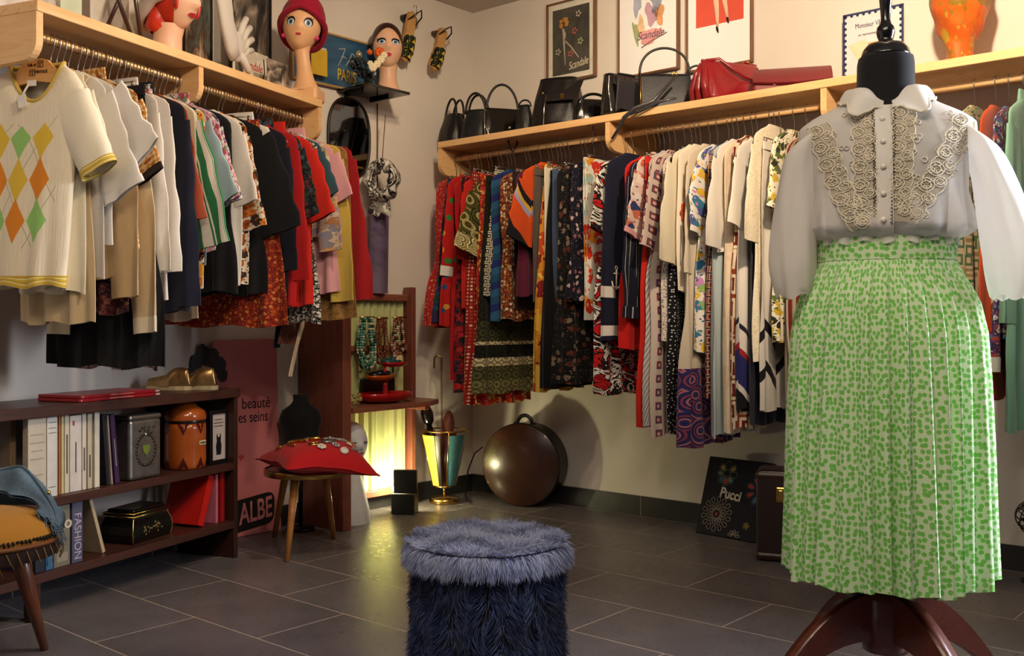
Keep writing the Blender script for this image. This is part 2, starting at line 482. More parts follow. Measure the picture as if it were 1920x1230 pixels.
# window in the right wall beyond the picture edge
mb = MB(); R_ = Matrix.Rotation(math.atan2(dR.y, dR.x), 3, 'Z'); wu, ww, wz0, wz1 = 4.38, 1.1, 0.85, 2.12
for (du, z, su, sz) in ((0, wz0, ww, 0.06), (0, wz1, ww, 0.06), (-ww/2, (wz0+wz1)/2, 0.06, wz1-wz0+0.06), (ww/2, (wz0+wz1)/2, 0.06, wz1-wz0+0.06), (0, (wz0+wz1)/2, 0.04, wz1-wz0)): mb.box(FR.p(wu+du, 0.016, z), (su, 0.03, sz), R_, 0.003)
mb.mi = 1; mb.box(FR.p(wu, 0.006, (wz0+wz1)/2), (ww-0.06, 0.006, wz1-wz0-0.06), R_)
t = NT('window_pane'); t.col(srgb('#dfe8f4')); t.b.inputs['Emission Color'].default_value = (0.84, 0.9, 1, 1); t.b.inputs['Emission Strength'].default_value = 2.0
struct('window_1', mb, [flat('white_window_frame', '#d8d4cc', 0.5), t.m])
# ------------------------------------------------------------------ pine shelves with hanging rods
RVL, RVR = 0.40, 0.28          # rod distance from wall
SVL, SVR = 0.48, 0.38          # shelf depth
ZS = 1.70                      # shelf top
ZROD = 1.628
def rack(F, us, depth, rv, label, name, ribbed, rodmat):
    # local axes: x along wall away from corner, y into room; the left wall frame is left handed -> mirror v by building with F.p
    L0 = F.p(us[0], 0, 0)
    T = thing(name, label, 'shelf', (L0.x, L0.y, ZS))
    def loc(u, v, z): return F.p(u, v, z)-Vector((L0.x, L0.y, ZS))
    a = math.atan2(F.d.y, F.d.x); R = Matrix.Rotation(a, 3, 'Z')
    def bx(mbx, u0, u1, v0, v1, z0, z1):
        mbx.box(loc((u0+u1)/2, (v0+v1)/2, (z0+z1)/2), (u1-u0, v1-v0, z1-z0), R, 0.002)
    # top board, aligned with grain along the wall
    mb = MB(); mb.box((0, 0, 0), (us[-1]-us[0], depth, 0.03), None, 0.003)
    o = part('shelf_board', mb, M_PINE, T); o.location = loc((us[0]+us[-1])/2, depth/2, ZS-0.015); o.rotation_euler = (0, 0, a)
    for i, u in enumerate(us):
        w = 0.022
        if i == 0: c = u+w/2
        elif i == len(us)-1: c = u-w/2
        else: c = u
        end = i in (0, len(us)-1)
        hz = 0.125 if end else 0.115
        prof = [(0.004, -0.0), (depth-0.004, -0.0)]
        r = 0.05
        pts = [(0.003, 0), (depth-0.004, 0)]
        for k in range(7):
            t = k/6*PI/2
            pts.append((depth-0.004-r+r*math.cos(t), -hz+r-r*math.sin(t)))
        pts.append((0.003, -hz-0.02))
        mb = MB(); mb.prism([(y, z) for y, z in pts], -w/2, w/2, 'yz')
        o = part('end_panel' if end else 'divider', mb, M_PINEY, T)
        o.location = loc(c, 0, ZS-0.0305)
        o.rotation_euler = (0, 0, math.atan2(F.n.y, F.n.x)-PI/2)
    for i in range(len(us)-1):
        u0 = us[i]+(0.0225 if i == 0 else 0.0115); u1 = us[i+1]-(0.0225 if i == len(us)-2 else 0.0115)
        mb = MB(); L = u1-u0
        if ribbed:
            n = int(L/0.014); prof = []
            for k in range(n):
                z = k*L/n
                for q in range(6):
                    prof.append((0.0105+0.0042*math.sin(PI*(q+0.5)/6)**0.7, z+L/n*(q+0.5)/6))
            mb.lathe(prof, 12, (0, 0, 0), Matrix.Rotation(PI/2, 3, 'Y'))
        else: mb.lathe([(0.0125, 0), (0.0125, L)], 14, (0, 0, 0), Matrix.Rotation(PI/2, 3, 'Y'))
        o = part('hanging_rod', mb, rodmat, T); o.location = loc(u0, rv, ZROD); o.rotation_euler = (0, 0, a)
    return T
UL0 = F0.u(605, SVL); UL1 = F0.u(70, SVL); ULM = F0.u(379, SVL)
UR0 = FR.u(820, SVR); UR1 = FR.u(1138, SVR); UR2 = FR.u(1543, SVR)
rack(F0, [UL0, ULM, UL1], SVL, RVL, 'wall-hung pine shelf above the left clothes rail, with mannequin heads on top', 'wall_shelf', True, M_RODG)
rack(FR, [UR0, UR1, UR2, UR2+0.94], SVR, RVR, 'long wall-hung pine shelf above the right clothes rail, with handbags on top', 'wall_shelf', False, M_RODW)
# ------------------------------------------------------------------ clothes
rnd = random.Random(7)
M_INKT = flat('ink_line', '#1a1614', 0.7)
M_HOOK = flat('steel_hook', '#b9b2a8', 0.28, 1.0, 0.05)
M_HWOOD = wood('hanger_wood', '#c07a3c', '#d08c4c', 0.4, 2.0, 'x', 0.2, False)
M_HPLAST = flat('white_hanger_plastic', '#d9d6d2', 0.4)
M_HORG = flat('orange_hanger_wood', '#c8622a', 0.4)
def hanger(F, u, rv, kind, label, rz, hw=0.19, dx=0.0, hm=None, dz=0.0):
    c = F.p(u, rv, ZROD)
    T = thing('clothes_hanger', label, 'hanger', c, rz)
    r = 0.0172
    P = [(0, 0, -0.082-dz), (0, 0, -0.05), (0.006, 0, -0.032), (0.0135, 0, -0.018)]
    for k in range(9):
        a = math.radians(-32+k*29); P.append((r*math.cos(a), 0, r*math.sin(a)))
    mb = MB(); mb.tube(P, 0.0016, 6); part('hook', mb, hm or M_HOOK, T)
    mb = MB()
    if kind == 'clip':
        w = hw*0.8
        mb.tube([(-w, 0, -0.082-dz), (w, 0, -0.082-dz)], 0.0022, 6); part('bar', mb, M_HOOK, T)
        for s in (-1, 1):
            m2 = MB(); m2.box((s*w*0.92, 0, -0.098-dz), (0.012, 0.009, 0.034), None, 0.002)
            m2.cyl((s*w*0.92, -0.007, -0.09-dz), (s*w*0.92, 0.007, -0.09-dz), 0.0035, n=8); part('clip', m2, M_HOOK, T)
    else:
        n = 12; P = []; R = []
        for i in range(n+1):
            t = i/n*2-1; P.append((t*hw*0.8, 0, -0.083-dz-0.06*abs(t)**1.35)); R.append(0.0065 if kind == 'wood' else 0.0024)
        mb.tube(P, R, 8, flat=0.75 if kind == 'wood' else 1.0)
        part('bar', mb, {'wood': M_HWOOD, 'wire': M_HOOK, 'plastic': M_HPLAST, 'orange': M_HORG}[kind], T)
    return T
def sgnp(x, p): return math.copysign(abs(x)**p, x)
USED = {'L': [], 'R': []}
def garment(F, gap, px, hem, name, cat, desc, where, m, kind='top', hw=0.19, hh=None, sl=None, slm=None, cuff=None, th=0.02,
            fold=0.009, lam=0.085, yaw=0.0, sh=None, collar=None, hang='wire', sleeves=True, topz=None, band=None, bandh=0.02,
            group=None, u=None, waist=None, placket=None, shift=0.0, hm=None, hemcut=0.0, belt=None, rodpx=None, scoop=0.0, neckw=0.06, trim=None):
    key = 'L' if F is F0 else 'R'
    rv = RVL if F is F0 else RVR
    hh = hw if hh is None else hh
    sh = sh if sh is not None else min(hw, 0.19)
    mid = (hw+hh)/2
    free = th > 0.025
    if not free: th = min(th, max(0.006, gap*0.27)); fold = min(fold, 0.012)
    c = F.p(u, rv, ZROD)
    ze = zat(hem, F.p(u, rv+hh).y)-ZROD          # hem, local
    rz = math.atan2(F.n.y, F.n.x)+math.radians(yaw+2.5*math.sin(u*5.0))
    T = thing(name, (desc+' '+where).strip(), cat, c, rz, group)
    nr = F.near
    skirt = kind in ('skirt', 'trousers')
    dz = 0.0 if topz is not None or F is F0 else rnd.choice((0.0, 0.008, 0.018, 0.03, 0.012))
    zt = topz if topz is not None else (-0.096 if skirt else -0.078)-dz
    L = zt-ze
    f1, f2, f3 = 7.0*u, 11.0*u+1, rnd.uniform(0, 6.28)
    thc = min(1.0, th/0.02)
    # profile rows: (depth below top, half width, half thickness)
    if skirt:
        w0 = waist or hw*0.82
        rows = [(0, w0, 0.006), (0.03, w0*1.01, min(th, 0.009))]; t0 = rows[1][2]
        n = max(8, int(L/0.035))
        for k in range(1, n+1):
            t = k/n; rows.append((0.03+(L-0.03)*t, w0+(hh-w0)*(t**0.8), t0+(th-t0)*min(1, t*1.6)))
    else:
        rows = [(0, neckw, min(th, 0.012)), (0.012, neckw+(0.095-neckw)*0.6 if neckw < 0.08 else neckw+0.012, min(th, 0.015)), (0.028, max(0.125, neckw+0.03), th*0.9), (0.046, sh*0.9, th), (0.062, sh*0.985, th), (0.085, sh*1.01, th), (0.12, sh*1.01, th)]
        n = max(6, int((L-0.12)/0.035))
        for k in range(1, n+1):
            t = k/n; d = 0.12+(L-0.12)*t
            w = sh*1.01+(hh-sh*1.01)*t**1.1
            if kind == 'dress':
                wz = math.exp(-((d-0.36)/0.1)**2); w *= 1-0.13*wz
            rows.append((d, w, th*(1+0.15*t)))
    NA = 64
    ring = []
    for i in range(NA):
        a = 2*PI*i/NA; ring.append((sgnp(math.cos(a), 0.75), sgnp(math.sin(a), 0.9)))
    # arc length u (front centre = 0 on the near side)
    us = [0.0]
    for i in range(NA):
        x0, y0 = ring[i]; x1, y1 = ring[(i+1) % NA]
        us.append(us[-1]+math.hypot((x1-x0)*mid, (y1-y0)*th))
    cen = us[NA//4]
    def yf(X, d):
        return fold*min(1.25, max(0.0, (d-0.05)/0.6))*(math.sin(2*PI*X/lam+f1+d*1.5)+0.55*math.sin(2*PI*X/(lam*0.62)+f2-d*2.2))
    def bodyfn(rws, grow=0.0):
        mb = MB(); NR = len(rws)
        for (d, w, tk) in rws:
            am = fold*min(1.25, max(0.0, (d-0.05)/0.6))
            w2 = w+0.005*math.sin(d*11+f1)*min(1, d*4)+grow
            for (x, y) in ring:
                X = x*w2
                yy = y*(tk+grow)+am*(math.sin(2*PI*X/lam+f1+d*1.5)+0.55*math.sin(2*PI*X/(lam*0.62)+f2-d*2.2))
                zz = zt-d
                if d > L-0.02: zz += 0.006*math.sin(x*7+f3)+hemcut*x
                if scoop and y > -0.05 and d < 0.2: zz -= scoop*max(0.0, 1-(X/(neckw+0.35*d))**2)*max(0, 1-d/0.2)*min(1, y*4+0.2) if abs(X) < neckw+0.35*d else 0
                mb.v.append((X+shift*d, yy*nr, zz))
        for j in range(NR-1):
            for i in range(NA):
                k = (i+1) % NA; a, b2, c2, d2 = j*NA+i, j*NA+k, (j+1)*NA+k, (j+1)*NA+i
                # front centre is ring index NA/4 (y=+1, flipped by nr); u grows with +x on the near side
                uvs = [(-(us[i]-cen), rws[j][0]), (-(us[i+1]-cen), rws[j][0]), (-(us[i+1]-cen), rws[j+1][0]), (-(us[i]-cen), rws[j+1][0])]
                if nr > 0: mb.face((a, b2, c2, d2), uvs)
                else: mb.face((d2, c2, b2, a), uvs[::-1])
        return mb
    if kind == 'trousers':
        for s in (-1, 1):
            mb = MB(); o = min(0.005, th*0.5)*s
            def fn(uu, vv, o=o, s=s):
                a = 2*PI*uu; d = L*vv; w = hw*(1-0.12*vv)
                X_ = sgnp(math.cos(a), 0.8)*w+0.004*math.sin(d*9+f1+s)
                return Vector((X_, (sgnp(math.sin(a), 0.9)*min(0.0045, th*0.45)+o+yf(X_, d))*nr, zt-d))
            mb.grid(fn, 20, max(8, int(L/0.06)), wu=True, uvf=lambda a, b: ((a-0.25)*4*hw, b*L))
            part('trouser_leg', mb, m, T)
    else:
        part('body' if not skirt else 'skirt_body', bodyfn(rows), m, T)
    if band is not None:                     # contrasting hem band over the last rows
        b2 = [(L-bandh-0.004, rows[-1][1], rows[-1][2]), (L-bandh*0.5, rows[-1][1], rows[-1][2]), (L+0.002, rows[-1][1], rows[-1][2])]
        part('hem_band', bodyfn(b2, 0.0025), band, T)
    if skirt and kind == 'skirt':
        b2 = [(0.0, rows[0][1], 0.008), (0.03, rows[0][1]*1.01, 0.0105)]
        part('waistband', bodyfn(b2, 0.002), belt or m, T)
    if sl and not skirt:
        ln, ang, w0, w1 = sl[:4]; puff = sl[4] if len(sl) > 4 else 0.0
        for s in (1, -1):
            a0 = math.radians(ang if s > 0 else ang*0.35)
            pts = []; x = s*(sh-0.05); z = zt-0.105; nS = max(6, int(ln/0.04)); y = 0.0
            for k in range(nS+1):
                t = k/nS; a = a0*(1-0.45*t) if ln > 0.3 else a0
                pts.append((x, y, z, a, t)); x += s*math.sin(a)*ln/nS; z -= math.cos(a)*ln/nS
                y += 0.0
            def fn(uu, vv, pts=pts, s=s):
                k = min(len(pts)-1, int(round(vv*nS))); x, y, z, a, t = pts[k]
                w = w0+(w1-w0)*t+puff*math.sin(PI*min(1, t*1.05))
                g = 2*PI*uu; e = sgnp(math.cos(g), 0.85)*w*(1+0.07*math.sin(t*17+f2)*(t > 0.1)*(t < 0.95)); f = sgnp(math.sin(g), 0.95)*(max(0.005, th*0.9)+min(puff, th*0.4)*0.5*math.sin(PI*t))
                X_, Z_ = x+s*math.cos(a)*e, z+math.sin(a)*e
                return Vector((X_, y+(f+yf(X_, zt-Z_))*nr, Z_))
            mb = MB(); mb.grid(fn, 18, nS, wu=True, uvf=lambda p, q: (p*3*w0, q*ln+0.09))
            sp = part('sleeve', mb, slm or m, T)
            if cuff is not None:
                x, y, z, a, t = pts[-1]; ch = 0.022 if ln < 0.3 else 0.045
                def fc(uu, vv, x=x, y=y, z=z, a=a, s=s):
                    g = 2*PI*uu; e = math.cos(g)*(w1*1.03+0.002); f = math.sin(g)*(th*0.92+0.0012); o = ch*(0.35-vv)
                    X = x-s*math.sin(a)*o; Z = z+math.cos(a)*o
                    X_, Z_ = X+s*math.cos(a)*e, Z+math.sin(a)*e
                    return Vector((X_, y+(f+yf(X_, zt-Z_))*nr, Z_))
                mb = MB(); mb.grid(fc, 18, 3, wu=True, uvf=lambda p, q: (p*0.25, q*ch)); part('cuff', mb, cuff, sp)
    if collar is not None:
        mb = MB()                              # folded shirt collar: stand plus two points
        def fs(uu, vv):
            g = 2*PI*uu; return Vector((math.cos(g)*(0.064+0.006*vv), math.sin(g)*(th*0.8+0.004*vv)*nr, zt+0.03-0.045*vv*(0.75+0.4*max(0, math.sin(g)))))
        mb.grid(fs, 24, 3, wu=True, uvf=lambda p, q: (p*0.3, q*0.04)); part('collar', mb, collar, T)
    if placket is not None:
        for k in range(5):
            d = 0.10+k*0.085
            if d < L-0.05:
                mb = MB(); mb.ball((0, (th+0.001+yf(0, d))*nr, zt-d), (0.0055, 0.002, 0.0055), 8, 5); part('button', mb, placket, T)
    if trim is not None:
        b0 = rows[:1]; m2 = bodyfn(rows); mb = MB(); mb.tube([m2.v[i] for i in range(NA)], 0.0055, 8, closed=True)
        part('neck_trim', mb, trim, T)
    mdesc = {'clip': 'steel clip hanger holding the ', 'wire': 'wire hanger inside the ', 'wood': 'wooden hanger inside the ', 'plastic': 'white hanger inside the ', 'orange': 'orange wooden hanger inside the '}
    hk = 'clip' if skirt else hang
    if hk: hanger(F, u, rv, hk, mdesc[hk]+desc, rz, (waist or hw) if skirt else sh, hm=hm, dz=dz)
    return T

# ---- fabrics
CREAM = fab('cream_cotton', 'solid', ('#e0d0b2',)); WHT = fab('white_cotton', 'solid', ('#e6dfd6',)); IVO = fab('ivory_cotton', 'solid', ('#e9dfc6',))
BEI = fab('beige_cotton', 'solid', ('#cdb48c',)); TAN = fab('tan_silk', 'solid', ('#c2a274',), rough=0.6)
NAVY = fab('navy_cotton', 'solid', ('#14162a',)); BLK = fab('black_cotton', 'solid', ('#0b0b10',)); DKN = fab('ink_navy_wool', 'solid', ('#101223',))
RED = fab('red_cotton', 'solid', ('#b0151a',)); REDO = fab('bright_red_cotton', 'solid', ('#cc2418',)); CRIM = fab('crimson_wool', 'solid', ('#a3181d',))
PINK = fab('pale_pink_cotton', 'solid', ('#e2a5ac',)); YEL = fab('mustard_yellow_knit', 'solid', ('#cdb052',)); CAM = fab('camel_wool', 'marble', ('#6e4e2c', '#8a6638', '#a07a46'), 60, const=False)
LBL = fab('light_blue_cotton', 'solid', ('#9db4bb',)); PBL = fab('pale_blue_silk', 'solid', ('#b3c0c4',), rough=0.6); TEAL = fab('teal_cotton', 'solid', ('#36545f',))
MINT = fab('mint_green_wool', 'solid', ('#7fae94',)); ORG = fab('orange_cotton', 'solid', ('#c4481c',)); RUST = fab('rust_knit', 'solid', ('#a2492f',))
BURG = fab('burgundy_velvet', 'solid', ('#5a1730',)); SLT = fab('slate_blue_cotton', 'solid', ('#4b5a78',)); GBR = fab('grey_brown_wool', 'solid', ('#5c544a',)); DBR = fab('dark_brown_wool', 'solid', ('#2c1a17',))
YST = fab('yellow_rib_trim', 'stripe', ('#c9a83c', '#e0cf8c', '#b8942e'), per=0.012, ang=1.57, stops=[0, 0.45, 0.75])
def argyle():
    t = NT('argyle_knit'); uv = t.uv(); s3 = t.sep(uv)
    rib = t.noise(240, t.mapv(uv, (1, 0.06, 1)), 2)
    base = t.mix(rib, srgb('#d8c9ac'), srgb('#eadec6')); a, b = 0.031, 0.062
    G, Yc, O = srgb('#8fbf6a'), srgb('#d8b53c'), srgb('#d98324')
    rows = [(0.20, (Yc, G, Yc)), (0.315, (O, Yc, O)), (0.425, (G, O, G))]
    # thin diagonal lattice
    for sg in (1, -1):
        x = t.math('FRACT', t.math('ADD', t.math('ADD', t.math('MULTIPLY', s3[0], 1/(4*a)*1.0), t.math('MULTIPLY', s3[1], sg/(4*b)*1.05)), 0.26))
        f = t.math('LESS_THAN', t.math('ABSOLUTE', t.math('SUBTRACT', x, 0.5)), 0.012)
        vmask = t.math('MULTIPLY', t.math('GREATER_THAN', s3[1], 0.13), t.math('LESS_THAN', s3[1], 0.50))
        umask = t.math('LESS_THAN', t.math('ABSOLUTE', t.math('ADD', s3[0], 0.012)), 0.115)
        base = t.mix(t.math('MULTIPLY', t.math('MULTIPLY', f, vmask), t.math('MULTIPLY', umask, 0.6)), base, srgb('#8f8a5c'))
    for v, cs in rows:
        for k, c in enumerate(cs):
            u0 = -0.012+(k-1)*0.0655
            d = t.math('ADD', t.math('MULTIPLY', t.math('ABSOLUTE', t.math('SUBTRACT', s3[0], u0)), 1/a), t.math('MULTIPLY', t.math('ABSOLUTE', t.math('SUBTRACT', s3[1], v)), 1/b))
            base = t.mix(t.math('LESS_THAN', d, 1.0), base, c)
    t.col(base); t.set(0.9, 0, 0.2, 0.1); t.bump(rib, 0.4, 0.003); return t.m
ARG = argyle()
OCHK = fab('orange_check', 'check', ('#c98a3a', '#e3c79a', '#b0662a'), 90)
BURF = fab('burgundy_floral', 'floral', ('#2a1418', '#4a2026', '#6a3034', '#8a5a4a'), 55)
YFL = fab('yellow_floral', 'floral', ('#d9b63c', '#e8d490', '#c98a20', '#f0e6c8'), 60)
PNKST = fab('pink_print', 'floral', ('#d8b8ae', '#a05a5a', '#e8dcd0', '#3c2a2a'), 45)
GSTR = fab('green_white_stripe', 'stripe', ('#2f7a4c', '#e6dfd2', '#2f7a4c', '#e6dfd2'), per=0.034, stops=[0, 0.42, 0.5, 0.56])
FLP = fab('pink_floral', 'floral', ('#e2d6cc', '#c05a72', '#d890a0', '#7a8a6a', '#a4485a'), 42, r=0.5)
FLL = fab('lilac_floral', 'floral', ('#ddd8d2', '#8a7a9c', '#b05a7a', '#7a9a8a', '#3a3a5a'), 70)
ORF = fab('orange_floral', 'floral', ('#e2d4c0', '#d9822a', '#2a1c3a', '#e8a83c', '#c85a1c'), 30, r=0.5)
BRP = fab('brown_orange_print', 'floral', ('#d8ccb8', '#9a4a1c', '#3a2a20', '#c8742c'), 34)
SPK = fab('red_gold_brocade', 'floral', ('#7a1d14', '#9a3018', '#b8501c', '#6a140f', '#c87c3c'), 70, r=0.35)
DKF = fab('dark_floral', 'floral', ('#0f1418', '#1c2c34', '#2a3a2a', '#3c5064', '#5c2a2c'), 50)
NRP = fab('navy_red_print', 'geo', ('#0f1020', '#0f1020', '#a8202a', '#0f1020'), 15, rings=1.5, asp=0.6)
LACE = fab('black_white_trim', 'floral', ('#16141a', '#cfc8c0', '#8a847c', '#e0dad0'), 90, r=0.36)
CHF = fab('floral_chiffon', 'floral', ('#d3bfa8', '#b8845a', '#a48aa8', '#c8a070', '#8a8a9a'), 28, r=0.5)
# right rack
RPR = fab('red_white_print', 'floral', ('#a8201e', '#c8846c', '#b83028', '#8a1418'), 75, r=0.3)
GBP = fab('green_blue_print', 'marble', ('#1c3a34', '#24486a', '#2a2a50', '#3a1c2a'), 14)
REM = fab('red_embroidered', 'dots', ('#b01a18', '#c89030', '#2a4a7a', '#2f7a3c', '#b01a18', '#c03020'), 19, r=0.24, rnd=1.0)
RBP = fab('red_black_print', 'floral', ('#781018', '#14141c', '#a82026', '#1c1c30'), 38)
RDT = fab('red_dotted', 'dots', ('#8c1718', '#cfa88a', '#d8c8a8', '#a83a28'), 62, r=0.3, rnd=0.1)
RYF = fab('red_yellow_floral', 'floral', ('#a81c16', '#cc8428', '#c8302a', '#e0c070', '#70201a'), 48)
PAIS = fab('green_paisley', 'geo', ('#5a5220', '#2c3018', '#8c8038', '#b8ac78', '#3a3c1c'), 17, rings=2.2, dist='EUCLIDEAN', rnd=0.8, hem=(0.29, '#c8b878', '#8a7a30', '#efe6c0', '#5a4c20'), hs=30)
BLT = fab('blue_teal', 'stripe', ('#1f2a6a', '#1f4a6a', '#2a5a80'), per=0.09, ang=1.2)
BND = fab('green_gold_bands', 'bands', ('#1a1c14', '#3a3a24', '#b8ac8a', '#12140f', '#b8ac8a', '#4a4a2a', '#6a6840', '#3c3c22'), span=1.04, stops=[0, 0.62, 0.705, 0.72, 0.775, 0.81, 0.87, 0.95], motif=26, mf=0.75, mrep=2.5)
BWG = fab('black_white_geometric', 'geo', ('#d6ccb4', '#24281e', '#d6ccb4', '#5c5a40'), 30, rings=1.7)
BRF = fab('brown_orange_floral', 'floral', ('#6a2c14', '#c07a28', '#d8c8a8', '#8c3818', '#3a1a12'), 70)
OGE = fab('orange_black_zigzag', 'zigzag', ('#d8501a', '#15131a', '#d8a84a', '#9aa0cc', '#d8501a', '#15131a'), per=0.2, amp=0.5, span=0.42, stops=[0, 0.45, 0.52, 0.57, 0.62, 0.86])
OYP = fab('orange_yellow_print', 'floral', ('#c8862a', '#b84420', '#d8a83c', '#7a1c20', '#e0b850'), 11, r=0.55, warp=1.0)
BFL = fab('black_autumn_floral', 'floral', ('#08080b', '#5a2a1c', '#16181c', '#7a6a5a', '#101418', '#101014'), 34, r=0.38, r2=0.16)
NFL = fab('navy_rose_floral', 'floral', ('#0f1020', '#8a5a62', '#101226', '#c0a8a8', '#141830', '#0f1020'), 36, r=0.3, r2=0.12)
WFL = fab('white_bright_floral', 'floral', ('#dcd8cc', '#c83020', '#9ab4ae', '#d8902c', '#d2d6cc', '#dcd8cc'), 15, r=0.5, warp=0.9)
RBW = fab('red_black_white_bold', 'marble', ('#c0161a', '#120f14', '#e2dcd2', '#120f14', '#c0161a', '#7a1418'), 11)
SAIL = fab('navy_sailor', 'bands', ('#15182e', '#e0dad2', '#15182e', '#e0dad2', '#15182e', '#e0dad2', '#15182e'), span=1.0, stops=[0, 0.70, 0.745, 0.885, 0.9, 0.91, 0.925])
SAILR = fab('red_sailor', 'bands', ('#c81e18', '#e0dad2', '#c81e18', '#e0dad2', '#c81e18'), span=1.0, stops=[0, 0.845, 0.858, 0.872, 0.885])
PIN = fab('navy_pinstripe', 'stripe', ('#12142a', '#b8b4b0'), per=0.022, stops=[0, 0.88])
PAST = fab('pink_navy_star_print', 'floral', ('#dcc2b6', '#2c3a6a', '#e6dcd4', '#c86a50', '#dcc8c0'), 24, r=0.45)
ROB = fab('colour_bands_print', 'geo', ('#c8bcb2', '#a03a34', '#3a466a', '#d8b0a0', '#c8bcb2'), 21, rings=2.1, asp=0.9)
GST = fab('grey_white_stripe', 'stripe', ('#c8c4c0', '#8a8a90'), per=0.01, ang=0.35, stops=[0, 0.6])
TNF = fab('tiny_floral', 'floral', ('#ddd4c8', '#9a8a8a', '#c89a94', '#6a6a6a', '#ddd4c8'), 110, r=0.3)
BWD = fab('black_white_dots', 'dots', ('#0c0c14', '#c8c4c0'), 70, r=0.18, rnd=0.8)
OFL = fab('white_orange_flower', 'bands', ('#e6dccb', '#dcd0bc'), span=1, stops=[0, 0.5])
WNV = fab('white_navy_paisley_hem', 'solid', ('#d6c8b4',), hem=(0.86, '#23265c', '#2a2c6a', '#b06a72', '#23265c', '#8a3a52'), hs=13)
PUF = fab('white_bright_petals', 'floral', ('#e8e2da', '#3a7aa0', '#c88ac0', '#e0b83c', '#4a5a9a', '#8ab070', '#e8e2da'), 24, r=0.46)
BEA = fab('dark_bead_print', 'geo', ('#2a1420', '#8a2a2a', '#c8a07a', '#2a2440'), 34, rings=1.8)
PEA = fab('pale_peach', 'marble', ('#e0cdb4', '#d8c4aa', '#e6d6be'), 6, const=False)
BGE = fab('brown_geometric', 'geo', ('#dccdb4', '#6a1f18', '#dccdb4', '#8a3c24'), 13, rings=1.6, rnd=0.4)
CHV = fab('white_chevrons', 'zigzag', ('#e4ddd4', '#20223a', '#e4ddd4', '#a8242c', '#2a2c6a', '#e4ddd4', '#14141c'), per=0.17, amp=0.18, span=1.0, stops=[0, 0.74, 0.76, 0.83, 0.855, 0.97, 1.03])
BOU = fab('ivory_boucle', 'marble', ('#d8c8a4', '#e8dcc0', '#f0e6d0'), 75, bump=0.9, const=False)
BCH = fab('black_white_chevron', 'zigzag', ('#cfc8c0', '#15151c', '#cfc8c0', '#15151c', '#cfc8c0'), per=0.14, amp=0.2, span=1.0, stops=[0, 0.72, 0.76, 0.86, 0.9])
WYF = fab('white_yellow_floral', 'floral', ('#e2dcc8', '#c8a83c', '#5c6a34', '#e8dcc0', '#2a2a20'), 30, r=0.45)
BRS = fab('brown_gold_stripe', 'stripe', ('#7a6844', '#2c1c18', '#9a8a68', '#6a1f1c', '#a89a84'), per=0.06)
REW = fab('red_white_leaf', 'marble', ('#b01c20', '#b01c20', '#e0d8cc', '#b01c20'), 18)
TCP = fab('cream_green_tile', 'geo', ('#b8a888', '#4a6a48', '#b8a888', '#8a7a54'), 18, rings=1.6, rnd=0.5)
MFL = fab('multi_floral', 'floral', ('#3a2a50', '#b04a3a', '#4a6aa0', '#d0c8c0', '#7a3a5a'), 55)
GAU = fab('mauve_gauze', 'solid', ('#a78d86',), alpha=0.7)

# ---- left rail, nearest first: (px of the room-side edge, hem py)
QUEUE = []
def L(*a, **k): QUEUE.append((F0, a, k))
L(128, 536, 'sweater', 'sweater', 'cream short-sleeved argyle sweater', 'at the near end of the left rail', ARG, hw=0.14, hh=0.138, sh=0.155, yaw=8, th=0.026, fold=0.006, sl=(0.2, 27, 0.07, 0.055), slm=IVO, cuff=YST, band=YST, bandh=0.024, hang=None, rodpx=70, shift=-0.09, scoop=0.10, neckw=0.088, trim=YEL)
L(163, 548, 'blouse', 'blouse', 'cream ribbed top', 'just behind the argyle sweater', IVO, rodpx=101, hw=0.125, sh=0.14, sl=(0.2, 24, 0.08, 0.07), cuff=IVO)
L(160, 606, 'tunic', 'top', 'beige tunic with low hem', 'under the cream tops on the left rail', BEI, rodpx=109, hw=0.12, hh=0.15)
L(206, 523, 'blouse', 'blouse', 'white cotton blouse with short sleeves', 'third white top on the left rail', WHT, rodpx=117, hw=0.165, sl=(0.26, 26, 0.085, 0.07), cuff=WHT)
L(212, 456, 't_shirt', 'top', 'loose white T-shirt with wide sleeves', 'in front of the orange check shirt', WHT, hw=0.18, sl=(0.2, 42, 0.1, 0.085), cuff=WHT, hang='orange')
L(262, 470, 'shirt', 'shirt', 'orange and cream check shirt', 'between the white tops on the left rail', OCHK, hw=0.2, sl=(0.2, 25, 0.075, 0.06), collar=OCHK, cuff=DBR)
L(236, 520, 'blouse', 'blouse', 'beige silk blouse with gathered sleeves', 'left of the long cuffed beige sleeve', TAN, hw=0.17, sl=(0.5, 9, 0.07, 0.055, 0.012), cuff=TAN)
L(262, 560, 'blouse', 'blouse', 'pale beige blouse with long cuffed sleeves', 'right of the check shirt', BEI, hw=0.17, sl=(0.6, 10, 0.065, 0.045, 0.01), cuff=CREAM)
L(248, 588, 'tunic', 'top', 'dark burgundy floral tunic', 'peeking out below the beige blouses', BURF, hw=0.18, hang='plastic')
L(303, 690, 'skirt', 'skirt', 'long black straight skirt', 'hanging lowest on the left rail', BLK, kind='skirt', hw=0.19, hh=0.235, waist=0.16)
L(296, 527, 'blouse', 'blouse', 'white blouse with plain straight hem', 'right of the beige blouses', WHT, sl=(0.45, 7, 0.06, 0.055), placket=M_WHITE)
L(322, 566, 'blouse', 'blouse', 'long white crinkled blouse', 'left of the navy coat', WHT, lam=0.06, sl=(0.45, 6, 0.06, 0.055), collar=WHT)
L(313, 440, 'dress', 'dress', 'slim yellow floral dress', 'squeezed beside the white crinkled blouse', YFL, kind='dress', hw=0.17)
L(308, 692, 'skirt', 'skirt', 'narrow pink printed skirt', 'beside the long black skirt', PNKST, kind='skirt', hw=0.17, hh=0.165)
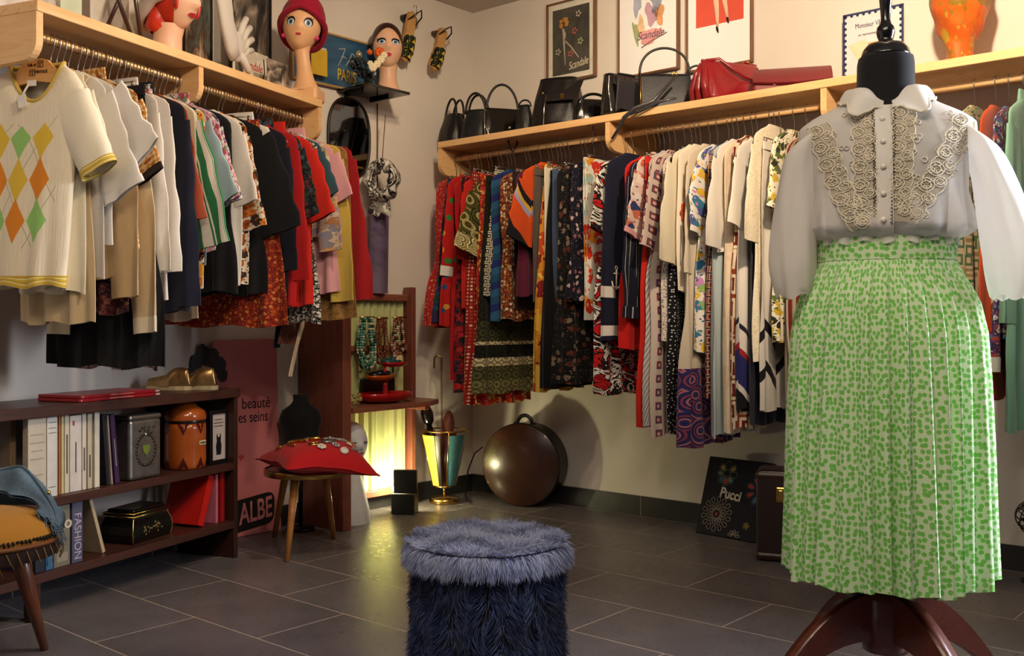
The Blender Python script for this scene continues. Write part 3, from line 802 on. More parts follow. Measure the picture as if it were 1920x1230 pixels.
L(357, 586, 'coat', 'coat', 'long navy coat', 'left of the green striped blouse', NAVY, hw=0.2, hh=0.21, sl=(0.55, 6, 0.07, 0.055), collar=NAVY)
L(372, 600, 'slip_dress', 'dress', 'cream slip with torn lace hem', 'showing below the navy coat', CREAM, kind='dress', hw=0.18, hh=0.2)
L(360, 470, 'cardigan', 'cardigan', 'rust red knitted cardigan', 'behind the green striped blouse', RUST, hw=0.17, sl=(0.3, 14, 0.06, 0.05), hang='wood')
L(370, 430, 'blouse', 'blouse', 'green and white striped blouse', 'with wide hanging sleeve on the left rail', GSTR, hw=0.17, sl=(0.38, 21, 0.075, 0.07), placket=M_WHITE)
L(383, 500, 't_shirt', 'top', 'light blue T-shirt with turned cuffs', 'behind the green striped blouse', LBL, hw=0.17, sl=(0.24, 26, 0.075, 0.068), cuff=LBL)
L(384, 540, 'blouse', 'blouse', 'orange flowered blouse', 'with its hem below the striped sleeve', ORF, hw=0.18)
L(406, 470, 'blouse', 'blouse', 'pink flowered blouse', 'right of the light blue T-shirt', FLP, hw=0.17, sl=(0.24, 22, 0.07, 0.06), collar=FLP)
L(420, 400, 'blouse', 'blouse', 'lilac and green flowered blouse', 'right of the pink flowered blouse', FLL, hw=0.17, sl=(0.24, 20, 0.065, 0.055))
L(440, 548, 'dress', 'dress', 'long black sleeveless dress', 'right of the flowered blouses', BLK, kind='dress', hw=0.17, hh=0.2)
L(450, 536, 'blouse', 'blouse', 'white blouse with dark piping', 'between two black dresses on the left rail', WHT, hw=0.17, hh=0.16, sl=(0.22, 16, 0.065, 0.055))
L(462, 530, 'blouse', 'blouse', 'cream blouse with brown and orange print', 'in front of the wide-sleeved black dress', BRP, hw=0.17, sl=(0.3, 15, 0.06, 0.05))
L(498, 552, 'dress', 'dress', 'wide-sleeved black dress', 'in the middle of the left rail', BLK, kind='dress', hw=0.18, hh=0.2, sl=(0.32, 27, 0.09, 0.085))
L(520, 612, 'skirt', 'skirt', 'flared rust red brocade skirt', 'below the black dresses on the left rail', SPK, kind='skirt', hw=0.2, hh=0.27, waist=0.15, lam=0.11)
L(534, 548, 'jacket', 'jacket', 'dark navy jacket with white chest emblem', 'right of the wide-sleeved black dress', DKN, hw=0.18, sl=(0.42, 8, 0.065, 0.05), collar=BLK, hang='wood')
L(512, 330, 'blouse', 'blouse', 'white and navy collared blouse', 'under the dark navy jacket', WHT, hw=0.15, sh=0.15, collar=WHT)
L(556, 574, 'sweater', 'sweater', 'red sweater on a wooden hanger', 'behind the dark floral blouse', RED, hw=0.18, hh=0.17, sl=(0.45, 8, 0.06, 0.05), hang='wood')
L(563, 432, 'blouse', 'blouse', 'dark green and black flowered blouse', 'left of the red shirt', DKF, hw=0.18, sl=(0.24, 18, 0.07, 0.06), collar=DKF)
L(560, 508, 'dress', 'dress', 'navy dress with red checked print', 'left of the red shirt', NRP, kind='dress', hw=0.17)
L(584, 572, 'shirt', 'shirt', 'bright red shirt with pointed sleeves', 'left of the black lace-trimmed dress', REDO, hw=0.18, hh=0.18, sl=(0.24, 22, 0.075, 0.062), collar=REDO)
L(600, 606, 'dress', 'dress', 'black dress with white lace edge', 'left of the pink blouse', LACE, kind='dress', hw=0.175, hh=0.185)
L(608, 400, 'blouse', 'blouse', 'small white blouse', 'left of the floral chiffon blouse', WHT, hw=0.17, sl=(0.28, 14, 0.055, 0.045))
L(614, 330, 'blouse', 'blouse', 'teal cap-sleeved blouse', 'behind the black lace-trimmed dress', TEAL, u=UL0+0.155, hw=0.18, sl=(0.16, 26, 0.07, 0.06))
L(624, 446, 'blouse', 'blouse', 'thin floral chiffon blouse', 'in front of the pink blouse', CHF, u=UL0+0.13, hw=0.195, sl=(0.34, 14, 0.06, 0.055))
L(652, 548, 'blouse', 'blouse', 'pale pink blouse with pointed sleeves', 'near the far end of the left rail', PINK, u=UL0+0.105, hw=0.2, hh=0.22, sl=(0.17, 24, 0.085, 0.075), collar=PINK)
L(666, 523, 'cardigan', 'cardigan', 'mustard yellow cardigan', 'between the pink blouse and the camel coat', YEL, u=UL0+0.082, hw=0.215, sh=0.21, sl=(0.52, 9, 0.065, 0.05), hang='wood')
L(680, 598, 'coat', 'coat', 'camel wool coat', 'between the yellow cardigan and the red coat', CAM, u=UL0+0.06, hw=0.25, hh=0.275, sh=0.225)
L(692, 568, 'coat', 'coat', 'crimson red coat', 'last garment at the far end of the left rail', CRIM, u=UL0+0.035, hw=0.24, hh=0.25, sh=0.235, sl=(0.52, 12, 0.07, 0.055))

# ---- right rail, far end first: px of the left (room side) edge
def R(*a, **k): QUEUE.append((FR, a, k))
R(797, 613, 'dress', 'dress', 'red dress with fine white print', 'first garment at the corner end of the right rail', RPR, kind='dress', hw=0.14, hh=0.23, sh=0.14)
R(822, 602, 'skirt', 'skirt', 'dark green and blue printed skirt', 'showing beside the red embroidered dress', GBP, kind='skirt', hw=0.11, hh=0.19, waist=0.09)
R(829, 612, 'dress', 'dress', 'red dress with embroidered motifs and white trim', 'near the corner', REM, kind='dress', hw=0.16, hh=0.22, sl=(0.35, 10, 0.055, 0.045), cuff=WHT)
R(848, 713, 'dress', 'dress', 'long plain red dress', 'right of the red embroidered dress', RED, kind='dress', hw=0.17, hh=0.2)
R(850, 735, 'skirt', 'skirt', 'long red and black printed skirt', 'behind the long plain red dress', RBP, kind='skirt', hw=0.17, hh=0.2)
R(868, 760, 'skirt', 'skirt', 'long dark red skirt with small pale dots', 'left of the banded green skirt', RDT, kind='skirt', hw=0.17, hh=0.21)
R(868, 576, 'blouse', 'blouse', 'plain red blouse with straight hem', 'below the green paisley blouse', REDO, hw=0.18, hh=0.19, sl=(0.3, 8, 0.06, 0.055))
R(889, 446, 'blouse', 'blouse', 'olive green paisley blouse with wide sleeve', 'near the corner', PAIS, hw=0.18, sl=(0.27, 16, 0.085, 0.115))
R(886, 760, 'skirt', 'skirt', 'red and yellow flowered skirt', 'showing below the banded green skirt', RYF, kind='skirt', hw=0.19, hh=0.2)
R(896, 740, 'skirt', 'skirt', 'long dark green skirt with pale bands', 'hanging low near the corner', BND, kind='skirt', hw=0.19, hh=0.24, lam=0.12)
R(917, 600, 'dress', 'dress', 'blue and teal dress', 'right of the green paisley blouse', BLT, kind='dress', hw=0.17)
R(912, 553, 'skirt', 'skirt', 'black and white square-patterned skirt', 'right of the green paisley blouse', BWG, kind='skirt', hw=0.15, hh=0.2)
R(939, 600, 'dress', 'dress', 'brown dress with orange and white flowers', 'left of the burgundy dress', BRF, kind='dress', hw=0.18, hh=0.18)
R(960, 580, 'trousers', 'trousers', 'dark brown folded trousers', 'left of the burgundy dress', DBR, kind='trousers', hw=0.12)
R(968, 554, 'dress', 'dress', 'burgundy velvet dress', 'left of the orange zigzag top', BURG, kind='dress', hw=0.17)
R(984, 414, 'top', 'top', 'orange and black zigzag top', 'in the middle of the first rail section', OGE, hw=0.18, sl=(0.26, 17, 0.08, 0.09))
R(993, 565, 'skirt', 'skirt', 'grey-brown pleated skirt', 'below the orange zigzag top', GBR, kind='skirt', hw=0.15, lam=0.06)
R(1006, 735, 'skirt', 'skirt', 'long orange and yellow printed skirt', 'below the orange zigzag top', OYP, kind='skirt', hw=0.12, hh=0.18, waist=0.09)
R(1016, 730, 'skirt', 'skirt', 'long plain black skirt', 'left of the cream trousers', BLK, kind='skirt', hw=0.13, hh=0.18, waist=0.1)
R(1024, 585, 'trousers', 'trousers', 'cream folded trousers', 'left of the slate blue trousers', IVO, kind='trousers', hw=0.12)
R(1037, 598, 'trousers', 'trousers', 'slate blue folded trousers', 'right of the cream trousers', SLT, kind='trousers', hw=0.12)
R(1048, 590, 'dress', 'dress', 'black dress on a wooden hanger', 'left of the navy rose-print dress', BLK, kind='dress', hw=0.17, hang='wood')
R(1042, 722, 'skirt', 'skirt', 'black skirt with autumn flowers', 'hanging low below the navy rose-print dress', BFL, kind='skirt', hw=0.19, hh=0.24, lam=0.1)
R(1066, 561, 'dress', 'dress', 'navy dress with small rose print', 'left of the white flowered trousers', NFL, kind='dress', hw=0.16, hh=0.2, sh=0.15)
R(1097, 600, 'trousers', 'trousers', 'white trousers with bright red and blue flowers', 'in the middle of the right rail', WFL, kind='trousers', hw=0.13)
R(1122, 742, 'dress', 'dress', 'bold red, black and white printed dress', 'below the middle divider', RBW, kind='dress', hw=0.18, hh=0.21, sl=(0.22, 16, 0.07, 0.06))
R(1136, 640, 'dress', 'dress', 'navy sailor dress with white stripes and an anchor', 'left of the red sailor dress', SAIL, kind='dress', hw=0.18, hh=0.21, sl=(0.46, 5, 0.06, 0.05), cuff=WHT)
R(1168, 655, 'dress', 'dress', 'bright red sailor dress with white stripes', 'right of the navy sailor dress', SAILR, kind='dress', hw=0.17, hh=0.2)
R(1182, 560, 'blouse', 'blouse', 'navy pinstriped blouse with gathered sleeve', 'right of the sailor dresses', PIN, hw=0.19, sl=(0.52, 5, 0.07, 0.06, 0.012), cuff=PIN)
R(1194, 800, 'skirt', 'skirt', 'long plain red skirt', 'left of the grey striped dress', REDO, kind='skirt', hw=0.17, hh=0.19)
R(1196, 405, 'blouse', 'blouse', 'pink and navy printed short-sleeved blouse', 'above the pinstriped blouse', PAST, hw=0.17, sl=(0.24, 17, 0.07, 0.065), cuff=PINK)
R(1212, 797, 'dress', 'dress', 'grey and white finely striped dress', 'left of the colour-banded dress', GST, kind='dress', hw=0.16, hh=0.185)
R(1222, 818, 'dress', 'dress', 'long dress with bands of coloured motifs', 'in the right rail', ROB, kind='dress', hw=0.18, hh=0.17, sl=(0.3, 12, 0.07, 0.075))
R(1241, 640, 'dress', 'dress', 'white dress with tiny flowers', 'right of the colour-banded dress', TNF, kind='dress', hw=0.17)
R(1256, 815, 'dress', 'dress', 'long black dress with small white dots', 'right of the colour-banded dress', BWD, kind='dress', hw=0.17, hh=0.17)
R(1258, 470, 'blouse', 'blouse', 'cream blouse with elbow sleeves', 'left of the bright petal-print dress', IVO, hw=0.19, sl=(0.34, 14, 0.09, 0.085), cuff=IVO)
R(1266, 546, 'top', 'top', 'white pleated top with a large orange flower', 'below the cream elbow-sleeved blouse', OFL, hw=0.18, lam=0.06)
R(1277, 843, 'dress', 'dress', 'long white dress with navy paisley hem', 'hanging lowest on the right rail', WNV, kind='dress', hw=0.18, hh=0.25, sl=(0.4, 6, 0.06, 0.05))
R(1304, 660, 'dress', 'dress', 'white dress with bright petals and puffed sleeve', 'in the right rail', PUF, kind='dress', hw=0.17, hh=0.17, sl=(0.24, 14, 0.06, 0.045, 0.035), cuff=WHT)
R(1326, 745, 'dress', 'dress', 'dark dress with beaded red print', 'behind the bright petal-print dress', BEA, kind='dress', hw=0.17, hh=0.17)
R(1330, 820, 'dress', 'dress', 'long pale blue silk dress', 'left of the brown geometric dress', PBL, kind='dress', hw=0.17, hh=0.2)
R(1340, 470, 't_shirt', 'top', 'soft white top with loose sleeves', 'right of the bright petal-print dress', WHT, hw=0.18, sl=(0.32, 13, 0.085, 0.08), hang='orange')
R(1356, 812, 'dress', 'dress', 'pale peach long dress', 'left of the brown geometric dress', PEA, kind='dress', hw=0.17, hh=0.17)
R(1373, 806, 'dress', 'dress', 'cream dress with brown geometric print', 'left of the chevron dress', BGE, kind='dress', hw=0.16, hh=0.16)
R(1380, 770, 'dress', 'dress', 'white dress with navy and red chevrons', 'left of the ivory coat', CHV, kind='dress', hw=0.17, hh=0.16, sl=(0.24, 12, 0.075, 0.07))
R(1404, 800, 'skirt', 'skirt', 'long dark navy skirt', 'below the ivory bouclé coat', NAVY, kind='skirt', hw=0.18)
R(1410, 677, 'coat', 'coat', 'ivory bouclé coat', 'left of the mannequin', BOU, hw=0.18, hh=0.19, sl=(0.34, 12, 0.075, 0.07), topz=-0.05)
R(1420, 772, 'skirt', 'skirt', 'black and white chevron skirt', 'below the ivory bouclé coat', BCH, kind='skirt', hw=0.18, hh=0.19)
R(1448, 640, 'dress', 'dress', 'white dress with yellow and green flowers', 'partly behind the mannequin', WYF, kind='dress', hw=0.18, sl=(0.2, 12, 0.06, 0.05))
R(1474, 780, 'dress', 'dress', 'brown and gold striped dress', 'just left of the green pleated skirt', BRS, kind='dress', hw=0.17)
R(1528, 640, 'dress', 'dress', 'red dress with white leaves', 'behind the mannequin', REW, kind='dress', hw=0.17, hang='plastic')
R(1796, 560, 'blouse', 'blouse', 'cream and green tile-printed blouse', 'right of the mannequin waist', TCP, hw=0.18)
R(1838, 752, 'dress', 'dress', 'orange dress', 'between the mannequin and the mint coat', ORG, kind='dress', hw=0.17)
R(1862, 640, 'blouse', 'blouse', 'multicoloured flowered blouse with long sleeve', 'left of the mint coat', MFL, hw=0.18, sl=(0.7, 4, 0.05, 0.045), cuff=WHT)
R(1886, 812, 'coat', 'coat', 'long mint green coat', 'at the right edge of the picture', MINT, hw=0.2, hh=0.21, sl=(0.6, 5, 0.07, 0.06), collar=MINT)
def place_all():
    for F in (F0, FR):
        rv = RVL if F is F0 else RVR
        lo, hi = (UL0+0.03, UL1-0.055) if F is F0 else (UR0+0.03, UR2+0.9)
        walls = [ULM] if F is F0 else [UR1, UR2]
        it = []
        for (f, a, k) in QUEUE:
            if f is not F: continue
            hw = k.get('hw', 0.19); hh = k.get('hh', hw)
            if 'rodpx' in k: u = F.u(k['rodpx'], rv)
            elif 'u' in k: u = k['u']
            else: u = F.u(a[0], rv+(hw+hh)/2)
            it.append([min(max(u, lo), hi+0.03*('rodpx' in k)), a, k, k.get('rodpx', 0) == 70])
        it.sort(key=lambda q: q[0])
        G = 0.0205
        for step in range(400):
            for i in range(len(it)-1):
                d = it[i+1][0]-it[i][0]
                if d < G:
                    m = (G-d)/2
                    if it[i+1][3]: it[i][0] -= 2*m
                    else: it[i][0] -= m; it[i+1][0] += m
            for q in it:
                q[0] = min(max(q[0], lo), hi+0.03*q[3])
                for w in walls:
                    if abs(q[0]-w) < 0.024: q[0] = w+math.copysign(0.024, q[0]-w)
        for i, q in enumerate(it):
            g = min([abs(it[j][0]-q[0]) for j in (i-1, i+1) if 0 <= j < len(it)] or [0.05])
            k = dict(q[2]); k['u'] = q[0]; k.pop('rodpx', None)
            garment(F, g, *q[1], **k)
place_all()

def find(lb): return [o for o in bpy.data.objects if o.get('label', '').startswith(lb)][0]
def extents(T, z, nr):
    """room-side edge x and near-face y of a garment body at local height z"""
    b = [c for c in T.children if c.name.startswith(('body', 'skirt_body'))][0]
    vs = [v.co for v in b.data.vertices if abs(v.co.z-z) < 0.025]
    return max(v.x for v in vs), b
def surf_y(b, x, z, nr):
    c = [(abs(v.co.x-x)*1.5+abs(v.co.z-z), v.co.y) for v in b.data.vertices if v.co.y*nr > -1]
    c.sort(); ys = [y for _, y in c[:10]]; return max(ys) if nr > 0 else min(ys)
# anchor on the navy sailor dress
A = find('navy sailor dress'); z = -0.60; xe, b = extents(A, z, 1); x = xe-0.055; y = surf_y(b, x, z, 1)+0.004
mb = MB(); mb.tube([(x, y, z+0.035), (x, y, z-0.04)], 0.0035, 6); mb.tube([(x-0.016, y, z+0.018), (x+0.016, y, z+0.018)], 0.003, 6)
mb.torus((x, y, z+0.041), 0.007, 0.002, Matrix.Rotation(PI/2, 3, 'X'), 14, 6); mb.tube([(x-0.03, y, z-0.012), (x-0.024, y, z-0.032), (x, y, z-0.043), (x+0.024, y, z-0.032), (x+0.03, y, z-0.012)], [0.002, 0.004, 0.0045, 0.004, 0.002], 6)
part('anchor_emblem', mb, M_WHITE, A)
# orange flower and dark pleat lines on the white pleated top
A = find('white pleated top'); z = -0.36; xe, b = extents(A, z, 1)
for (dx, zz, r_) in ((0.045, z, 0.04), (0.06, z+0.085, 0.024)):
    x = xe-dx; y = surf_y(b, x, zz, 1)+0.003; mb = MB()
    mb.prism([(x+r_*(1+0.12*math.cos(8*a))*math.cos(a), zz+r_*(1+0.12*math.cos(8*a))*math.sin(a)) for a in [2*PI*i/40 for i in range(40)]], y, y+0.003); part('flower_motif', mb, ORG, A)
for k in range(5):
    x = xe-0.012-0.017*k; mb = MB(); mb.tube([(x, surf_y(b, x, z-0.05-0.03*i, 1)+0.0016, z-0.05-0.03*i) for i in range(6)], 0.0012, 4); part('pleat_line', mb, M_INKT, A)
# small emblem on the dark navy jacket
A = find('dark navy jacket'); z = -0.40; xe, b = extents(A, z, -1)
mb = MB(); rr = random.Random(8)
for k in range(9): mb.ball((xe-0.045+0.006*math.sin(k*2), surf_y(b, xe-0.045, z, -1)-0.003, z+0.006*(k-4)), (0.004, 0.0015, 0.003), 6, 4)
part('emblem', mb, M_WHITE, A)
# ------------------------------------------------------------------ things on and around the left shelf
HX = lambda F: Matrix.Rotation(math.atan2(F.n.y, F.n.x)+PI/2, 4, 'Z')
def face_rz(F, extra=0.0): return math.atan2(F.n.y, F.n.x)+PI/2+math.radians(extra)   # local -y faces the room, local x to the right
M_SKIN = flat('painted_skin', '#e3b083', 0.42, var=0.03); M_SKINP = flat('pale_painted_skin', '#d6a98a', 0.45, var=0.04)
M_SKINH = flat('blush_skin', '#e6b596', 0.4, var=0.03)
M_TURB = fab('crimson_terry', 'solid', ('#9c1030',)); M_HRED = flat('orange_red_lacquer', '#c8321c', 0.35, var=0.06)
M_FURW = fab('white_fur_hat', 'marble', ('#8f857c', '#c4b8ac', '#ded4c8'), 20, const=False, bump=1.0)
M_EYEW = flat('eye_white', '#dfe6ea', 0.3); M_EYEB = flat('eye_blue', '#4a78a4', 0.3); M_INK = flat('ink_black', '#111014', 0.5); M_LIP = flat('lip_red', '#b8303c', 0.4)
M_PNKB = flat('pink_bead', '#d23a72', 0.35); M_HAIR = flat('dark_brown_hair_paint', '#3a1c16', 0.35, var=0.2)
M_GLOV = fab('white_glove_leather', 'solid', ('#d9d2cb',)); M_ACR = flat('clear_stand', '#c9c4b8', 0.3)
M_PHOTO = None
def onb(x, y, r):                       # point on head ellipsoid front, local
    return None
def blob(mb, prof, n=28, sx=1.0, sy=1.0, lean=(0, 0)):
    def fn(u, v):
        k = v*(len(prof)-1); i = min(int(k), len(prof)-2); f = k-i
        r = prof[i][0]*(1-f)+prof[i+1][0]*f; z = prof[i][1]*(1-f)+prof[i+1][1]*f
        a = 2*PI*u; return Vector((r*math.cos(a)*sx+lean[0]*z, r*math.sin(a)*sy+lean[1]*z, z))
    mb.grid(fn, n, (len(prof)-1)*2, wu=True)
def headmesh(w, d, h, jaw=0.72, nose=0.012, lips=0.003):
    """ovoid head, faces -y, chin at z=0, crown at z=h"""
    mb = MB()
    def fn(u, v):
        a = 2*PI*u; t = PI*(v-0.5); z = h*(0.5+0.5*math.sin(t)); c = math.cos(t)
        q = z/h; k = 1-(1-jaw)*max(0, 1-q*2.0)**1.3
        x = w/2*c**0.85*math.cos(a)*k if c > 0 else 0; y = d/2*(c**0.85 if c > 0 else 0)*math.sin(a)*(1-(1-jaw)*0.5*max(0, 1-q*2)**1.3)
        if math.sin(a) < 0:
            f = math.exp(-(x/(w*0.085))**2)
            y -= nose*f*max(0, math.exp(-((q-0.40)/0.055)**2)+0.6*math.exp(-((q-0.48)/0.06)**2))
            y -= lips*math.exp(-(x/(w*0.14))**2)*math.exp(-((q-0.245)/0.035)**2)
            y += 0.004*(math.exp(-((abs(x)-w*0.2)/(w*0.1))**2))*math.exp(-((q-0.52)/0.06)**2)
            y -= 0.003*math.exp(-(x/(w*0.15))**2)*math.exp(-((q-0.10)/0.05)**2)
        return Vector((x, y, z))
    mb.grid(fn, 40, 30, wu=True); return mb
def ffront(w, d, h, x, q, jaw=0.72):
    s = 2*q-1; c = math.sqrt(max(0, 1-s*s))**0.85; k = 1-(1-jaw)*max(0, 1-q*2.0)**1.3
    cx = min(0.999, abs(x)/(w/2*c*k+1e-6)); return -d/2*c*math.sqrt(1-cx*cx)*(1-(1-jaw)*0.5*max(0, 1-q*2)**1.3)
def disc_on(mb, w, d, h, x, q, rx, rz, off=0.001, n=16, rot=0.0):
    b = mb.add((x, ffront(w, d, h, x, q)-off-0.0008, q*h)); ids = []
    for i in range(n):
        a = 2*PI*i/n; ex, ez = rx*math.cos(a), rz*math.sin(a)
        ex, ez = ex*math.cos(rot)-ez*math.sin(rot), ex*math.sin(rot)+ez*math.cos(rot)
        X = x+ex; Q = q+ez/h
        ids.append(mb.add((X, ffront(w, d, h, X, Q)-off, Q*h)))
    for i in range(n): mb.face((b, ids[i], ids[(i+1) % n]))
def eyes(parent, w, d, h, q, dx, rx, rz, big=True, lid=None):
    for s in (-1, 1):
        mb = MB(); disc_on(mb, w, d, h, s*dx*1.02, q+(0.018 if big else 0.004), rx*1.3, rz*1.35, 0.0006); e = part('eye', mb, M_INK, parent)
        mb = MB(); disc_on(mb, w, d, h, s*dx, q-0.012, rx, rz*0.95, 0.0018); part('eyeball', mb, M_EYEW, e)
        mb = MB(); disc_on(mb, w, d, h, s*dx, q-0.010, rx*0.62, rz*0.72, 0.003); part('iris', mb, M_EYEB, e)
        mb = MB(); disc_on(mb, w, d, h, s*dx, q-0.008, rx*0.32, rz*0.4, 0.004); part('pupil', mb, M_INK, e)
        if big:
            mb = MB()
            for k in (3, 4) if s > 0 else (0, 1):
                x0 = s*dx+(k-2)*rx*0.5; x1 = s*dx+(k-2)*rx*0.8
                y = ffront(w, d, h, x0, q+rz/h)-0.002
                mb.tube([(x0, y, q*h+rz*1.0), (x1, y-0.004, q*h+rz*1.55)], [0.0016, 0.0006], 5)
            part('eyelashes', mb, M_INK, parent)
# -- red turban head on a long neck (front corner of the left shelf)
def turban_head():
    w, d, h = 0.118, 0.125, 0.175
    p = pt(577, 176, F0.p(UL0+0.09, 0.40).y)
    base = F0.p(F0.u(577, 0.40), 0.40, ZS+0.0005)
    T = thing('mannequin_head', 'long-necked mannequin head wearing a crimson turban on the end of the left shelf', 'mannequin head', base, math.radians(-10))
    T.scale = (0.95, 0.95, 0.80)
    mb = MB(); mb.box((0, 0, 0.032), (0.115, 0.105, 0.064), None, 0.012); part('base_block', mb, M_SKIN, T)
    mb = MB(); blob(mb, [(0.062, 0.05), (0.05, 0.075), (0.038, 0.11), (0.031, 0.16), (0.029, 0.21), (0.031, 0.25), (0.04, 0.275)], 24, 1.0, 0.9, (-0.1, 0)); part('neck', mb, M_SKIN, T)
    H = part('head', headmesh(w, d, h, 0.72, 0.006, 0.002), M_SKIN, T, loc=(-0.034, -0.008, 0.245), rot=(math.radians(-4), math.radians(5), math.radians(14)))
    H.scale = (1.28, 1.25, 1.36)
    eyes(H, w, d, h, 0.50, 0.027, 0.0105, 0.0125)
    mb = MB(); disc_on(mb, w, d, h, -0.0035, 0.26, 0.005, 0.004, 0.003); disc_on(mb, w, d, h, 0.0035, 0.26, 0.005, 0.004, 0.003); part('lips', mb, M_LIP, H)
    for s in (-1, 1):
        mb = MB(); mb.ball((s*0.052, -0.012, 0.05), 0.008, 10, 7); part('earring', mb, M_PNKB, H)
    mb = MB()                         # turban: wraps back and top, hangs at the back
    def tf(u, v):
        a = 2*PI*u; t = v*PI*0.5
        r = 0.071*math.cos(t)**0.7; z = 0.115+0.095*math.sin(t)
        x, y = r*math.cos(a), r*math.sin(a)*1.1+0.012
        dz = -0.075*max(0, math.sin(a))*(1-v)-0.02*abs(math.cos(a))*(1-v); rip = 0.003*math.sin(9*a+6*v)
        lift = 0.028*max(0, -math.sin(a))*(1-v)
        return Vector((x*(1+rip*8), y*(1+rip*8)+0.01*(1-v)*max(0, math.sin(a)), z+dz+lift))
    mb.grid(tf, 40, 14, wu=True)
    part('turban', mb, M_TURB, H)
    mb = MB(); path = []
    for i in range(28):
        a = 2*PI*i/28; x = 0.0715*math.cos(a); y = 0.0735*math.sin(a)*1.08+0.013
        path.append((x, y, 0.115-0.075*max(0, math.sin(a))-0.02*abs(math.cos(a))+0.028*max(0, -math.sin(a))))
    mb.tube(path, 0.0095, 10, closed=True); part('turban_roll', mb, M_TURB, H)
turban_head()
# -- profile head with red hair and white hat
def profile_head():
    w, d, h = 0.135, 0.165, 0.205
    u = F0.u(311, 0.33)
    T = thing('mannequin_head', 'mannequin head with orange-red hair and white fur hat in profile on the left shelf', 'mannequin head', F0.p(u, 0.33, ZS+0.0005), math.radians(72))
    mb = MB(); blob(mb, [(0.066, 0.0), (0.06, 0.012), (0.048, 0.04), (0.045, 0.08), (0.05, 0.115)], 24, 1, 1, (0, -0.1)); part('neck', mb, M_SKINH, T)
    H = part('head', headmesh(w, d, h, 0.78, 0.02, 0.006), M_SKINH, T, loc=(0, -0.025, 0.10), rot=(math.radians(6), 0, 0))
    eyes(H, w, d, h, 0.52, 0.03, 0.012, 0.009, False)
    mb = MB(); disc_on(mb, w, d, h, 0, 0.245, 0.019, 0.007, 0.007); part('lips', mb, M_LIP, H)
    mb = MB()                         # painted red hair: shell over back/side with a curl on the cheek
    def hf(u, v):
        a = -0.17*PI+u*1.34*PI; t = PI*(v*0.92-0.42)
        c = max(0, math.cos(t))**0.85; q = 0.5+0.5*math.sin(t); k = 1-(1-0.78)*max(0, 1-q*2.0)**1.3
        return Vector((w/2*c*math.cos(a)*k*1.035, d/2*c*math.sin(a)*1.035*(1 if math.sin(a) > 0 else 1.0)+0.002, q*h))
    mb.grid(hf, 40, 20); part('hair', mb, M_HRED, H)
    mb = MB()
    mb.lathe([(0.05, -0.105), (0.072, -0.09), (0.066, -0.05), (0.06, 0.0), (0.066, 0.05)], 24, (0, 0.038, 0.09), None, False, 0.95, 0.62); part('hair_nape', mb, M_HRED, H)
    for s in (-1, 1):
        mb = MB(); P = []
        for i in range(14):
            a = -PI*0.5+i/13*PI*1.15; rr = 0.022*(1-i/16)
            x = 0.046+0.004*i/13; P.append((s*(0.064-0.012*i/13), -0.03-0.022*math.sin(i/13*PI*0.9), 0.085+0.012-0.026*i/13+0.02*math.sin(i*0.5)))
        mb.tube(P, [0.009*(1-i/18) for i in range(14)], 8); part('hair_curl', mb, M_HRED, H)
    mb = MB()
    def bf(u, v):
        a = 2*PI*u; t = v*PI*0.5; r = 0.094*math.cos(t)**0.45
        return Vector((r*math.cos(a)*0.92*(1+0.02*math.sin(13*a)), r*math.sin(a)*1.08+0.022, 0.112+0.105*math.sin(t)-(0.095*max(0, math.sin(a))+0.03*abs(math.cos(a))-0.035*max(0, -math.sin(a)))*(1-v)**0.7))
    mb.grid(bf, 36, 12, wu=True); part('fur_hat', mb, M_FURW, H)
    mb = MB(); mb.tube([(0.082*0.95*math.cos(2*PI*i/30), 0.082*1.12*math.sin(2*PI*i/30)+0.024, 0.112-0.095*max(0, math.sin(2*PI*i/30))-0.03*abs(math.cos(2*PI*i/30))+0.035*max(0, -math.sin(2*PI*i/30))) for i in range(30)], 0.018, 10, closed=True); part('hat_brim', mb, M_FURW, H)
    mb = MB(); mb.torus((0, -0.006, 0.008), 0.052, 0.004, None, 24, 6); part('necklace', mb, M_INK, T)
profile_head()
# -- paper pictures, postcards
def picmat(name, kind, cols, sc):
    t = NT(name); v = t.n('TexCoord').outputs['Generated']; c = [srgb(x) for x in cols]
    f = t.noise(sc, v, 3, 0.55, 0.8); n = len(c)
    t.col(t.ramp(f, [(0.30+0.42*i/n, x) for i, x in enumerate(c)], kind != 'hard' and kind != 'soft' and True if kind == 'hard' else False)); t.set(0.35, 0, 0.4)
    return t.m
P_PORT = picmat('portrait_photo_print', 'soft', ('#2a3532', '#5c655e', '#4a3a30', '#a88a74', '#c8b8a4'), 2.6)
P_WARD = picmat('mono_photo_print', 'soft', ('#16161a', '#3a3634', '#8a7c70', '#c8b8a8'), 2.2)
P_SCAN = picmat('postcard_print', 'soft', ('#cfc8b8', '#d8d0c0', '#c4beb0'), 3)
M_FRB = flat('black_frame', '#17120f', 0.35); M_FRBR = wood('brown_frame', '#5c3a24', '#7a5236', 0.4, 3, 'z', 0.2, False)
